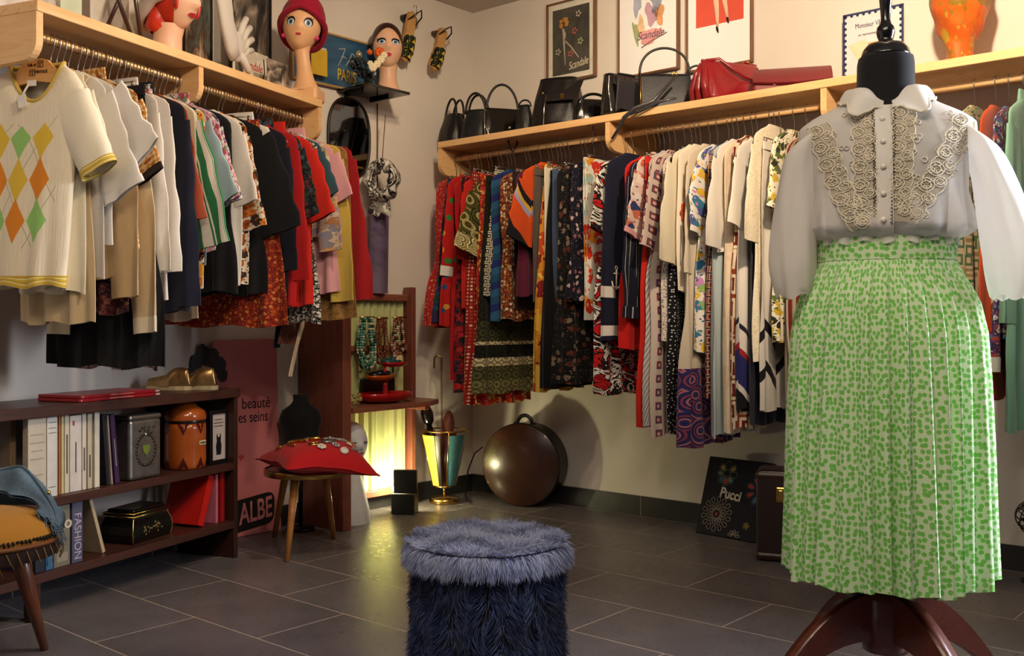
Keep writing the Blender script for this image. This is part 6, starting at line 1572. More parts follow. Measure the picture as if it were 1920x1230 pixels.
# lacquer box
v = BV1-0.11; u = F0.u(256, v); Yb = F0.p(u, v).y
M_LAC = flat('black_lacquer', '#0e0f0e', 0.18, coat=0.5)
T = thing('lacquer_box', 'black lacquered box with gold edges and painted gold flowers on the bottom shelf', 'box', bloc(u, v, ZB+0.0005), BRZ+math.radians(6))
bwid = 0.205; hb_ = 0.085; bdp = 0.13
sec = [(-0.5, 0.0), (0.5, 0.0), (0.52, 0.08), (0.49, 0.3), (0.46, 0.7), (0.44, 1.0)]
mb = MB()
lev = [(0.0, 0.92), (0.1, 0.96), (0.35, 1.0), (0.65, 0.96), (0.9, 0.86), (1.0, 0.84)]
b = 0
for (z, k) in lev:
    for (x, y) in ((-1, -1), (1, -1), (1, 1), (-1, 1)): mb.v.append((x*bwid/2*k, y*bdp/2*k, z*hb_))
mb.smooth = False
for j in range(len(lev)-1):
    for i in range(4): mb.face((j*4+i, j*4+(i+1) % 4, (j+1)*4+(i+1) % 4, (j+1)*4+i))
mb.face((3, 2, 1, 0)); part('body', mb, M_LAC, T)
mb = MB(); mb.box((0, 0, hb_+0.006), (bwid*0.90, bdp*0.92, 0.012), None, 0.003); mb.box((0, 0, hb_+0.017), (bwid*0.8, bdp*0.8, 0.012), None, 0.005); ld = part('lid', mb, M_LAC, T)
mb = MB(); c_ = bwid*0.45; d_ = bdp*0.46
mb.tube([(-c_, -d_, hb_+0.001), (c_, -d_, hb_+0.001), (c_, d_, hb_+0.001), (-c_, d_, hb_+0.001)], 0.002, 6, closed=True); mb.tube([(-c_, -d_, hb_+0.012), (c_, -d_, hb_+0.012), (c_, d_, hb_+0.012), (-c_, d_, hb_+0.012)], 0.0014, 6, closed=True); part('gold_trim', mb, M_GOLD, T)
for sx_ in (-1, 1):
    mb = MB(); mb.tube([(sx_*bwid/2*k, -bdp/2*k-0.0004, z*hb_) for z, k in lev], 0.002, 6); part('gold_corner', mb, M_GOLD, T)
rr = random.Random(2); mb = MB()
for s_ in (-1, 1):
    for k in range(10):
        a = rr.uniform(0, 6.28); r_ = rr.uniform(0.004, 0.02); mb.ball((s_*0.03+r_*math.cos(a)*1.3, -bdp/2*0.985, hb_*0.5+r_*math.sin(a)), (0.005, 0.0014, 0.003), 6, 4, Matrix.Rotation(a, 3, 'Y'))
part('painted_flowers', mb, flat('dull_gold_paint', '#7a6a38', 0.5), T)
# red books at the right end
book('large bright red book leaning to the left on the bottom shelf', 370, 382, 897, ZB, bookmat('bright_red_book', '#c01c14', 0.4), v=BV1-0.03, lean=19, h=0.178, depth=0.16)
book('thin pink book between the red books', 404, 409, 890, ZB, bookmat('pink_book', '#c06a80', 0.5), v=BV1-0.03)
book('upright dark red book against the bookshelf end', 413, 421, 884, ZB, bookmat('dark_red_book', '#9c1418', 0.4), v=BV1-0.03)
# ------------------------------------------------------------------ pink advertising board
pv = 0.03; M_PB = None
t = NT('pink_board'); f = t.noise(2.2, t.obj(), 4, 0.6); t.col(t.ramp(f, [(0.3, srgb('#b06468')), (0.7, srgb('#bf7377'))], False)); t.set(0.4, 0, 0.4); M_PB = t.m
pu0, pu1 = F1.u(523, 0.05), F1.u(331, 0.05)
pu1 = min(pu1, U1-0.012)
T = thing('advertising_board', 'tall pink advertising board with black-haired figure and French lettering, behind the bookshelf end', 'sign', F1.p((pu0+pu1)/2, 0.06, 0.002), 0)
T.rotation_euler = (math.radians(-2.5), 0, face_rz(F1))
pw = pu1-pu0; ph = zat(637, F1.p((pu0+pu1)/2, 0.05).y)
cor = [(-pw/2, 0.0), (pw/2, 0.0), (pw/2, ph-0.03)]+[(pw/2-0.02+0.02*math.cos(a), ph-0.02+0.02*math.sin(a)) for a in (0.4, 0.8, 1.2)]+[(pw/2-0.03, ph), (-pw/2+0.03, ph)]+[(-pw/2+0.02-0.02*math.sin(a), ph-0.02+0.02*math.cos(a)) for a in (0.4, 0.8, 1.2)]+[(-pw/2, ph-0.03)]
mb = MB(); mb.prism(cor, -0.006, 0.006); part('panel', mb, M_PB, T)
def bx(px): return (pu0+pu1)/2-F1.u(px, 0.05)
def bzz(px, py): return zat(py, F1.p(F1.u(px, 0.05), 0.05).y)
mb = MB()
for (px, py, r_) in ((388, 668, 0.038), (404, 668, 0.03), (415, 686, 0.036), (372, 680, 0.03), (420, 704, 0.028), (366, 700, 0.026), (384, 656, 0.022)):
    c_ = (bx(px), bzz(px, py)); mb.prism([(c_[0]+r_*0.85*math.cos(2*PI*i/16)*(1+0.1*math.sin(i*2.4)), c_[1]+r_*math.sin(2*PI*i/16)) for i in range(16)], -0.0075-0.0004*r_*30, -0.0055)
part('printed_hair', mb, M_INK, T)
mb = MB(); mb.prism([(bx(px), bzz(px, py)) for px, py in ((386, 722), (382, 700), (388, 688), (398, 690), (404, 705), (402, 724))], -0.0098, -0.007); part('printed_face', mb, flat('printed_skin', '#b59a92', 0.5), T)
sz = 0.062
text('beauté', sz, M_INK, T, (bx(482), -0.0065, bzz(482, 757)), sx=0.82, ext=0.0008)
text('es seins', sz, M_INK, T, (bx(476), -0.0065, bzz(476, 783)), sx=0.74, ext=0.0008)
cx_, cz_ = bx(479), bzz(479, 958)
M_PBF = flat('pink_lettering', '#b87074', 0.5)
def rr_(w, h, r, n=6): return [(sx_*(w/2-r)+r*math.cos(a0+PI/2*i/n), sz_*(h/2-r)+r*math.sin(a0+PI/2*i/n)) for sx_, sz_, a0 in ((1, 1, 0), (-1, 1, PI/2), (-1, -1, PI), (1, -1, 1.5*PI)) for i in range(n+1)]
LG = thing('x', None, None); LG.parent = T; LG.location = (cx_, 0, cz_); LG.rotation_euler = (0, math.radians(-6), 0); LG.name = 'logo_badge'
mb = MB(); mb.prism([(x-0.035+z*0.15, z) for x, z in rr_(0.235, 0.125, 0.035)], -0.0085, -0.0055); part('plate', mb, M_INK, LG)
text('ALBE', 0.115, M_PBF, LG, (-0.012, -0.0088, 0.0), sx=0.62, shear=0.2, bold=0.002, ext=0.0008)
mb = MB(); mb.prism([(bx(451), bzz(451, 865)), (bx(447), bzz(447, 858)), (bx(449), bzz(449, 853)), (bx(452), bzz(452, 856)), (bx(455), bzz(455, 852)), (bx(457), bzz(457, 857))], -0.0075, -0.0055); part('printed_heart', mb, M_RP, T)
# ------------------------------------------------------------------ cabinet with curtain and tall side panel on the back wall
cu0, cu1 = F1.u(776, 0.06), F1.u(652, 0.32)
M_CUR = None
t = NT('pale_green_curtain'); x = t.sep(t.obj())[0]; f = t.noise(5, t.mapv(t.obj(), (9, 1, 0.6)), 3); t.col(t.ramp(f, [(0.3, srgb('#a8ad72')), (0.7, srgb('#c2c58c'))], False)); t.set(0.75, 0, 0.3, 0.15); M_CUR = t.m
CT = thing('display_cabinet', 'red-brown display cabinet with pale green curtains and a tall left side panel', 'cabinet', F1.p((cu0+cu1)/2, 0.0, 0.0), face_rz(F1))
cw = cu1-cu0; chh = 0.985
def cx1(u): return (cu0+cu1)/2-u
mb = MB(); mb.box((cw/2-0.014, -0.045, chh/2+0.03), (0.026, 0.06, chh+0.0), None, 0.003); part('post', mb, M_REDW, CT)
mb = MB(); mb.box((-cw/2+0.014, -0.155, chh/2), (0.044, 0.29, chh), None, 0.003); part('side_panel', mb, M_REDW, CT)
REDX = wood('red_brown_rail', '#6a372a', '#8a5240', 0.45, 1.0, 'x', 0.1, False)
for z, hh_, nm in ((0.965, 0.03, 'top_rail'), (0.08, 0.03, 'bottom_rail'), (0.735, 0.025, 'middle_rail')):
    mb = MB(); mb.box((0.008, -0.045, z), (cw-0.10, 0.035, hh_), None, 0.003); part(nm, mb, REDX, CT)
def cur(z0, z1, n, amp, y0):
    def fn(u, v): 
        x = -cw/2+0.05+u*(cw-0.09); ph_ = u*n*2*PI
        return Vector((x, y0+amp*(math.sin(ph_)+0.4*math.sin(ph_*2.3+1)), z0+(z1-z0)*v))
    mb = MB(); mb.grid(fn, 160, 6); mb.grid(lambda u, v: fn(u, v)+Vector((0, 0.003, 0)), 160, 6, flip=True); return mb
part('lower_curtain', cur(0.095, 0.478, 9, 0.007, -0.042), M_CUR, CT)
part('upper_curtain', cur(0.50, 0.95, 13, 0.006, -0.03), M_CUR, CT)
sz_ = 0.487
mb = MB(); a_ = cw/2; mb.prism([(-a_+0.046, -0.005), (-a_+0.046, -0.30), (a_-0.09, -0.265), (a_+0.028, -0.195), (a_+0.028, -0.005)], sz_-0.01, sz_+0.011, 'xy'); part('shelf_board', mb, REDX, CT)
part('shelf_bracket', MB().box((a_-0.02, -0.1, sz_-0.025), (0.03, 0.14, 0.026), None, 0.003), REDX, CT)
SZ = sz_+0.0115
def cab(px, v, z): return F1.p(F1.u(px, v), v, z)
# necklaces hanging from the middle rail
def beads(label, px, v, z1, z0, w, ns, r, mats, seed, group=None, name='necklace'):
    T = thing(name, label, 'necklace', cab(px, v, z1), face_rz(F1), group)
    rr = random.Random(seed)
    for s_ in range(ns):
        L_ = (z1-z0)*rr.uniform(0.75, 1.0); ww_ = w*rr.uniform(0.45, 1.0); mb = MB(); n = int(2*L_/(r*2.0)); y = -0.006*s_
        R_ = ww_/2; tot = 2*(L_-R_)+PI*R_; n = int(tot/(r*1.75))
        for k in range(n+1):
            d = tot*k/n; st = L_-R_
            if d < st: x, z = -R_, -d
            elif d < st+PI*R_: a = (d-st)/R_; x, z = -R_*math.cos(a), -st-R_*math.sin(a)
            else: x, z = R_, -(tot-d)
            x *= 0.55+0.45*min(1, -z/L_*1.6)
            mb.mi = rr.randrange(len(mats)) if len(mats) > 1 else 0
            mb.ball((x+0.002*math.sin(d*40+s_), y, z), r*rr.uniform(0.85, 1.1), 7, 5)
        part('strand', mb, mats, T)
    mb = MB(); mb.tube([(-w*0.5, -0.02, 0.006), (w*0.5, -0.02, 0.006)], 0.004, 6); mb.tube([(0, -0.02, 0.006), (0, 0.03, 0.006)], 0.003, 6); part('hanging_pin', mb, M_BRASS, T)
TEB = flat('turquoise_bead', '#5c9c88', 0.2); DGB = flat('dark_green_bead', '#1f4034', 0.2); PLB = flat('pearl_bead', '#c8c0a8', 0.2); BRB = flat('brown_bead', '#6a3424', 0.25); AMB = flat('amber_bead', '#8c5434', 0.25); BKB = flat('black_bead', '#141214', 0.2)
beads('bunch of turquoise and dark green bead necklaces in the cabinet, leftmost', 683, 0.095, 0.868, 0.645, 0.082, 6, 0.0065, [TEB, DGB, TEB, PLB], 1)
beads('bunch of amber and brown bead necklaces in the cabinet, middle', 712, 0.095, 0.865, 0.665, 0.06, 6, 0.0048, [BRB, AMB], 2)
beads('bunch of pink, pearl and black bead necklaces in the cabinet, rightmost', 744, 0.095, 0.868, 0.668, 0.08, 5, 0.0052, [flat('rose_pink_bead', '#a87064', 0.25), BKB, PLB, AMB], 3)
# tiered red dish with bracelets
M_RLQ = flat('red_lacquer', '#a8121a', 0.15, coat=0.5)
c = cab(722, 0.17, SZ)
DT = thing('tiered_dish', 'glossy red tiered dish on the cabinet shelf', 'dish', c, face_rz(F1))
def dish(mb, cx, cy, z, r, dp, sx=1.0): mb.lathe([(r*0.4, z), (r*0.8, z+dp*0.25), (r*0.98, z+dp*0.7), (r, z+dp), (r*0.95, z+dp), (r*0.75, z+dp*0.4), (0.001, z+dp*0.25)], 36, (cx, cy, 0), None, True, sx, 0.6)
mb = MB(); dish(mb, 0.0, 0, 0.0, 0.145, 0.045); part('bottom_dish', mb, M_RLQ, DT)
mb = MB(); mb.lathe([(0.018, 0.012), (0.012, 0.03), (0.01, 0.07), (0.014, 0.10)], 16, (0.0, 0, 0)); part('stem', mb, M_RLQ, DT)
mb = MB(); dish(mb, -0.03, 0, 0.098, 0.075, 0.024); part('middle_dish', mb, flat('orange_lacquer', '#b4541c', 0.2), DT)
mb = MB(); mb.lathe([(0.008, 0.11), (0.006, 0.16)], 12, (0.0, 0.0, 0)); part('upper_stem', mb, M_RLQ, DT)
mb = MB(); dish(mb, 0.055, 0, 0.155, 0.075, 0.022); part('top_dish', mb, M_RLQ, DT)
for (dx, z, R_, r_, m, lb) in ((-0.04, 0.122, 0.042, 0.009, BKB, 'black bangle lying in the orange middle dish'), (-0.015, 0.128, 0.036, 0.007, flat('navy_bangle', '#1b2238', 0.2), 'navy bangle lying in the orange middle dish'), (0.035, 0.178, 0.045, 0.009, flat('teal_bangle', '#1c4a50', 0.25), 'dark teal bangle lying in the red top dish')):
    mb = MB(); mb.torus((0, 0, 0), R_, r_, Matrix.Rotation(0.15, 3, 'X'), 24, 8, R_*0.6)
    tag(solo('bangle', mb, m, lb, 'bangle', DT.matrix_basis @ Vector((dx, 0, z+0.004)), face_rz(F1)))
CRE = flat('cream_shell', '#cbbf8c', 0.4)
mb = MB(); rosette(mb, (0, 0, 0), 0.018, 6, None, 0.6); mb.ball((0.008, 0, 0.012), 0.008, 8, 5); solo('shell_brooch', mb, CRE, 'cream shell ornament in the red top dish', 'brooch', DT.matrix_basis @ Vector((0.075, -0.01, 0.188)), face_rz(F1))
mb = MB(); mb.ball((0, 0, 0), (0.02, 0.016, 0.008), 12, 7); solo('earring', mb, CRE, 'round cream earring in the big red bottom dish', 'earring', DT.matrix_basis @ Vector((0.0, -0.045, 0.032)), face_rz(F1))
mb = MB()
rr = random.Random(9)
for k in range(16): mb.ball((rr.uniform(-0.02, 0.02), rr.uniform(-0.012, 0.012), rr.uniform(0, 0.045)), (0.009, 0.006, 0.006), 7, 5)
solo('bead_necklace', mb, flat('yellow_bead', '#9c8c50', 0.3), 'small heap of yellow-green beads at the left end of the cabinet shelf', 'necklace', cab(668, 0.20, SZ+0.006), face_rz(F1))
mb = MB(); mb.box((0, 0, 0.05), (0.19, 0.03, 0.1), None, 0.006)
solo('jewellery_box', mb, M_BLACK, 'low black jewellery display behind the red tiered dish', 'box', cab(708, 0.062, SZ+0.0005), face_rz(F1))
mb = MB(); mb.ball((0, 0, 0.022), (0.012, 0.012, 0.022), 12, 8); mb.cyl((0, 0, -0.03), (0, 0, 0.004), 0.004, n=8)
solo('perfume_stopper', mb, flat('teal_glass', '#1f4650', 0.15), 'dark teal drop-shaped pendant among the pearl necklaces', 'pendant', cab(737, 0.155, 0.655), 0)
# ------------------------------------------------------------------ white foam heads, lamp, umbrella stand, hat box
M_FOAM = flat('white_polystyrene', '#c9cdd2', 0.8, var=0.03, bump=0.1, scale=60)
b = flo(676, 968)
T = thing('polystyrene_head', 'white polystyrene head with long sloping neck beside the cabinet side panel', 'mannequin head', F1.p(cu1-0.142, 0.16, 0.0005), math.radians(38))
mb = MB(); blob(mb, [(0.095, 0.0), (0.092, 0.05), (0.075, 0.12), (0.055, 0.20), (0.045, 0.26), (0.04, 0.30)], 28, 0.95, 0.95); part('neck', mb, M_FOAM, T)
w, d, h = 0.135, 0.165, 0.185
H = part('head', headmesh(w, d, h, 0.75, 0.016, 0.006), M_FOAM, T, loc=(0, -0.03, 0.245), rot=(math.radians(-8), 0, 0))
for s_ in (-1, 1):
    mb = MB(); disc_on(mb, w, d, h, s_*0.03, 0.5, 0.014, 0.004, 0.002); part('eye', mb, flat('grey_paint_mark', '#5a5c68', 0.6), H)
mb = MB(); disc_on(mb, w, d, h, 0, 0.245, 0.02, 0.007, 0.008); part('lips', mb, flat('faded_pink_lips', '#a87480', 0.6), H)
# spotlight box lighting the curtain
lb = flo(757, 962)
LB = thing('floor_spotlight', 'black box-shaped floor spotlight shining up at the curtain', 'lamp', lb+Vector((0.005, 0, 0.0005)), math.radians(-8))
mb = MB(); mb.box((0, 0, 0.045), (0.105, 0.085, 0.09), None, 0.004); part('base', mb, M_BLACK, LB)
mb = MB(); mb.box((0.01, -0.028, 0.145), (0.105, 0.022, 0.105), Matrix.Rotation(0.06, 3, 'X'), 0.003); part('housing', mb, M_BLACK, LB)
t = NT('lamp_glow'); t.b.inputs['Emission Color'].default_value = (1.0, 0.93, 0.62, 1); t.b.inputs['Emission Strength'].default_value = 14; t.col((1, 1, 0.9, 1)); M_GLOW = t.m
mb = MB(); mb.ball((-0.035, 0.0, 0.105), (0.026, 0.016, 0.015), 14, 8); part('bulb', mb, M_GLOW, LB)
pl = LB.matrix_basis @ Vector((-0.03, 0.03, 0.135))
light('POINT', 'floor_spotlight_bulb', pl, (0, 0, 0), 8.0, (1.0, 0.90, 0.50), shadow_soft_size=0.022)
# umbrella stand with yellow, black and blue glass panels
ub = flo(833, 942)
US = thing('umbrella_stand', 'brass umbrella stand with yellow, black and blue panels', 'umbrella stand', ub, math.radians(0))
mb = MB(); mb.lathe([(0.07, 0.0005), (0.072, 0.005), (0.072, 0.02), (0.066, 0.025), (0.01, 0.028)], 32); part('base', mb, M_BRASS, US)
mb = MB(); mb.cyl((0, 0, 0.02), (0, 0, 0.09), 0.006, n=10); mb.lathe([(0.05, 0.075), (0.052, 0.08), (0.05, 0.085)], 28); part('stem', mb, M_BRASS, US)
RT, RB, ZT_, ZB_ = 0.108, 0.055, 0.325, 0.085
mb = MB(); mb.torus((0.008, 0, 0.342), RT*0.98, 0.0042, None, 40, 8); part('top_ring', mb, M_BRASS, US)
def panel(a0, a1, mat, nm, th=0.004):
    def fn(u, v):
        a = a0+(a1-a0)*u; r = RB+(RT-RB)*v; return Vector((r*math.cos(a), r*math.sin(a), ZB_+(ZT_-ZB_)*v))
    mb = MB(); mb.grid(fn, 14, 6); mb.grid(lambda u, v: fn(u, v)*1.0-Vector((math.cos(a0+(a1-a0)*u), math.sin(a0+(a1-a0)*u), 0))*th, 14, 6, flip=True); part(nm, mb, mat, US)
panel(math.radians(200), math.radians(247), flat('yellow_glass', '#d2b04a', 0.3, coat=0.3), 'yellow_panel')
panel(math.radians(249), math.radians(262), M_BLACK, 'black_panel')
panel(math.radians(285), math.radians(350), flat('blue_glass', '#4f8488', 0.25, coat=0.4), 'blue_panel')
panel(math.radians(60), math.radians(170), flat('rose_glass', '#7a4c48', 0.3), 'rose_panel')
for a in (200, 285, 350, 120):
    a = math.radians(a); mb = MB(); mb.cyl((RB*math.cos(a), RB*math.sin(a), ZB_-0.005), ((RT)*math.cos(a), RT*math.sin(a), 0.342), 0.003, n=8); part('rib', mb, M_BRASS, US)
# cane and umbrellas in it
mb = MB(); P = [(0, 0, 0), (0.002, 0, 0.25), (0.0, 0, 0.52)]+[(-0.017+0.017*math.cos(a), 0, 0.57+0.02*math.sin(a)+0.0) for a in (0, 0.5, 1.0, 1.57, 2.1, 2.6, 3.14)]+[(-0.034, 0, 0.545), (-0.035, 0, 0.53)]
T = thing('walking_cane', 'slim brown cane with brass crook handle standing in the umbrella stand', 'cane', ub+Vector((-0.012, -0.02, 0.105)), 0)
mb.tube(P[:3], 0.004, 8); part('shaft', mb, wood('cane_wood', '#5a3020', '#7a4830', 0.3, 3, 'z', 0.3, False), T); mb = MB(); mb.tube(P[2:], 0.0052, 8); part('crook_handle', mb, M_BRASS, T); mb = MB(); mb.cyl((0, 0, 0.0), (0, 0, -0.012), 0.005, n=8); part('ferrule', mb, M_BRASS, T)
def umbrella(label, dx, dy, lean, m, hm, L_, hk):
    T = thing('umbrella', label, 'umbrella', ub+Vector((dx*0.3, dy*0.3, 0.10)), 0, rot=lean)
    mb = MB(); mb.lathe([(0.004, 0), (0.016, 0.06), (0.026, L_*0.5), (0.022, L_*0.8), (0.012, L_)], 16); part('folded_canopy', mb, m, T)
    mb = MB()
    if hk: mb.tube([(0, 0, L_), (0.0, 0, L_+0.05), (-0.02, 0, L_+0.075), (-0.042, 0, L_+0.05)], 0.009, 8)
    else: mb.lathe([(0.012, L_), (0.026, L_+0.02), (0.03, L_+0.06), (0.018, L_+0.10), (0.006, L_+0.115)], 14)
    part('handle', mb, hm, T)
umbrella('folded red-brown umbrella standing in the umbrella stand', 0.02, -0.02, (0, math.radians(3), 0), flat('red_brown_silk', '#5c3430', 0.4), M_REDW, 0.22, False)
umbrella('black folded umbrella with large black handle leaning left in the umbrella stand', -0.06, -0.02, (math.radians(2), math.radians(-11), 0), M_BLACK, LPT, 0.27, False)
# round leather hat box
hc = FR.p(FR.u(984, 0.145), 0.145, 0.194)
HB = thing('hat_box', 'round brown leather hat box standing on edge against the right wall', 'hat box', hc, math.radians(-22))
M_HB = leather('brown_box_leather', '#3a2016', 0.26, 0.05, 0.3); M_HBD = leather('dark_box_leather', '#1c1310', 0.35, 0.1)
RX = Matrix.Rotation(PI/2, 3, 'X')
mb = MB(); mb.lathe([(0.001, 0.098), (0.06, 0.095), (0.11, 0.086), (0.155, 0.074), (0.188, 0.060)], 56, (0, 0, 0), RX, False); part('lid_face', mb, M_HB, HB)
mb = MB(); mb.lathe([(0.188, 0.060), (0.1925, 0.055), (0.1925, 0.025), (0.190, 0.022)], 56, (0, 0, 0), RX, False); part('lid_rim', mb, M_HBD, HB)
mb = MB(); mb.lathe([(0.188, 0.024), (0.188, -0.07), (0.18, -0.078), (0.001, -0.078)], 56, (0, 0, 0), RX, False); part('body', mb, M_HBD, HB)
mb = MB(); handle(mb, 0.075, 0.182, 0.042, 0.009, 0.0, 14); part('handle', mb, M_HBD, HB)
for s_ in (-1, 1):
    mb = MB(); mb.box((s_*0.042, 0, 0.186), (0.02, 0.024, 0.014), None, 0.003); part('handle_mount', mb, M_HBD, HB)
P = [pt(905, 838, 4.95), pt(890, 850, 4.96), pt(878, 880, 4.97), pt(874, 905, 4.96)]; o_ = P[0].copy()
mb = MB(); mb.tube([p-o_ for p in P]+[flo(873, 932)-o_+Vector((0, 0, 0.004)), flo(880, 944)-o_+Vector((0, 0, 0.004))], 0.0035, 6); solo('power_cable', mb, M_BLACK, 'thin black power cable between the umbrella stand and the hat box', 'cable', o_)
# ------------------------------------------------------------------ three-legged stool with cushion of brooches
sc_ = Vector((-0.765, 3.80, 0)); SH = 0.305
ST = thing('stool', 'small round three-legged stool with brass edge', 'stool', sc_, 0)
mb = MB(); mb.lathe([(0.001, SH-0.02), (0.158, SH-0.02)], 44, cap=False); mb.lathe([(0.155, SH), (0.001, SH+0.001)], 44, cap=False); part('seat', mb, flat('lacquered_top', '#2a1a16', 0.2), ST)
mb = MB(); mb.lathe([(0.158, SH-0.022), (0.162, SH-0.02), (0.162, SH+0.002), (0.156, SH+0.004)], 44, cap=False); part('brass_edge', mb, M_BRASS, ST)
M_LEGW = wood('beech_leg', '#9c6430', '#b87c40', 0.4, 2, 'z', 0.2, False)
for f in (flo(538, 1053), flo(626, 1010), flo(514, 1006)):
    f = f-sc_; q = Vector((f.x*0.62, f.y*0.62, SH-0.02)); mb = MB(); mb.cyl((f.x, f.y, 0.0), q, 0.0095, 0.016, 14); part('leg', mb, M_LEGW, ST)
cc = Vector((-0.715, 3.72, SH+0.004))
M_CUSH = fab('red_velvet', 'solid', ('#b00e16',)); 
CU = thing('cushion', 'red velvet cushion covered with brooches on the round stool', 'cushion', cc, math.radians(33))
ca, cb = 0.175, 0.165
def cz_(x, y): 
    k = max(0.0, 1-(abs(x)/1.0)**2.6)*max(0.0, 1-(abs(y)/1.0)**2.6); return k**0.55
def cushf(sg):
    def fn(u, v):
        x, y = 2*u-1, 2*v-1; pin = 1-0.10*(1-abs(x)**1.5)*(abs(y)**3)-0.0; pin2 = 1-0.10*(1-abs(y)**1.5)*(abs(x)**3)
        k = cz_(x, y); z = 0.045+(0.062 if sg > 0 else -0.045)*k-0.004*(1-k)*0
        droop = -0.055*max(0, x*0.55-y*0.75-0.35)**1.3-0.01*abs(x*y)
        return Vector((x*ca*pin2, y*cb*pin, z+droop+0.003*math.sin(9*x+2)*math.sin(7*y)*(1-k)))
    return fn
mb = MB(); mb.grid(cushf(1), 36, 36, uvf=lambda a, b: (a*0.35, b*0.33)); mb.grid(cushf(-1), 36, 36, uvf=lambda a, b: (a*0.35, b*0.33), flip=True); part('cover', mb, M_CUSH, CU)
mb = MB(); f_ = cushf(1); P = [f_(i/12, 0) for i in range(12)]+[f_(1, i/12) for i in range(12)]+[f_(1-i/12, 1) for i in range(12)]+[f_(0, 1-i/12) for i in range(12)]
mb.tube(P, 0.003, 6, closed=True); part('piping', mb, M_CUSH, CU)
M_RHS = flat('rhinestone', '#c8ccd0', 0.1, 0.6, 0.15, 200); M_GUN = flat('gunmetal', '#8c8c8a', 0.25, 0.8); M_PEARL = flat('pearl', '#d8cfc4', 0.2); M_AMBR = flat('amber_enamel', '#b4641c', 0.25); M_ROSE = flat('mauve_stone', '#6a4a5c', 0.25)
def brooch(label, x, y, kind, r, mat, rot=0.0):
    """pinned on the cushion top at cushion coordinates x, y in -1..1"""
    f = cushf(1); u, v = (x+1)/2, (y+1)/2; p = f(u, v); e = 0.02
    n = (f(u+e, v)-f(u-e, v)).cross(f(u, v+e)-f(u, v-e)).normalized()
    M = n.to_track_quat('Z', 'Y').to_matrix() @ Matrix.Rotation(rot, 3, 'Z')
    mb = MB()
    if kind == 'disc': mb.lathe([(r, 0.0), (r*1.03, 0.003), (r*0.85, 0.007), (r*0.5, 0.009), (0.001, 0.010)], 24, (0, 0, 0), M, False, 1.15, 0.9)
    elif kind == 'flower':
        for k in range(6):
            a = k*PI/3; mb.ball(M @ Vector((r*0.6*math.cos(a), r*0.6*math.sin(a), 0.004)), (r*0.42, r*0.42, 0.004), 8, 5, M)
        mb.ball(M @ Vector((0, 0, 0.007)), r*0.3, 8, 5)
    elif kind == 'dots':
        for k in range(9):
            a = k*2*PI/8; q = 0 if k == 8 else r*0.75; mb.ball(M @ Vector((q*math.cos(a), q*math.sin(a), 0.005)), r*0.27, 8, 5)
    elif kind == 'leaf':
        P = [M @ Vector((r*(t-0.5)*2.2, r*0.28*math.sin(t*5), 0.005)) for t in [i/8 for i in range(9)]]; mb.tube(P, [r*0.06+r*0.2*math.sin(PI*i/8) for i in range(9)], 8, flat=0.6)
        for k in range(5):
            t = 0.15+k*0.17; c_ = M @ Vector((r*(t-0.5)*2.2, r*0.28*math.sin(t*5), 0.005)); mb.tube([c_, c_+M @ Vector((r*0.25, r*0.42*(1 if k % 2 else -1), 0.003))], [r*0.11, r*0.03], 6)
    elif kind == 'tri': mb.prism([(-r, -r*0.35), (r, -r*0.15), (r*0.75, r*0.85)], 0.0, 0.005, 'xy', M)
    elif kind == 'ring':
        mb.torus((0, 0, 0), r, r*0.3, M, 20, 8, r*0.75); mb.ball(M @ Vector((r*0.6, 0, 0.006)), r*0.35, 8, 5)
    elif kind == 'swirl':
        P = [M @ Vector((r*0.14*k*math.cos(k*0.9), r*0.14*k*math.sin(k*0.9), 0.005)) for k in range(1, 9)]; mb.tube(P, r*0.16, 7)
        for q in P[::2]: mb.ball(q, r*0.24, 7, 5)
    return solo('brooch', mb, mat, label, 'brooch', CU.matrix_basis @ (p+n*0.0015), CU.rotation_euler[2])
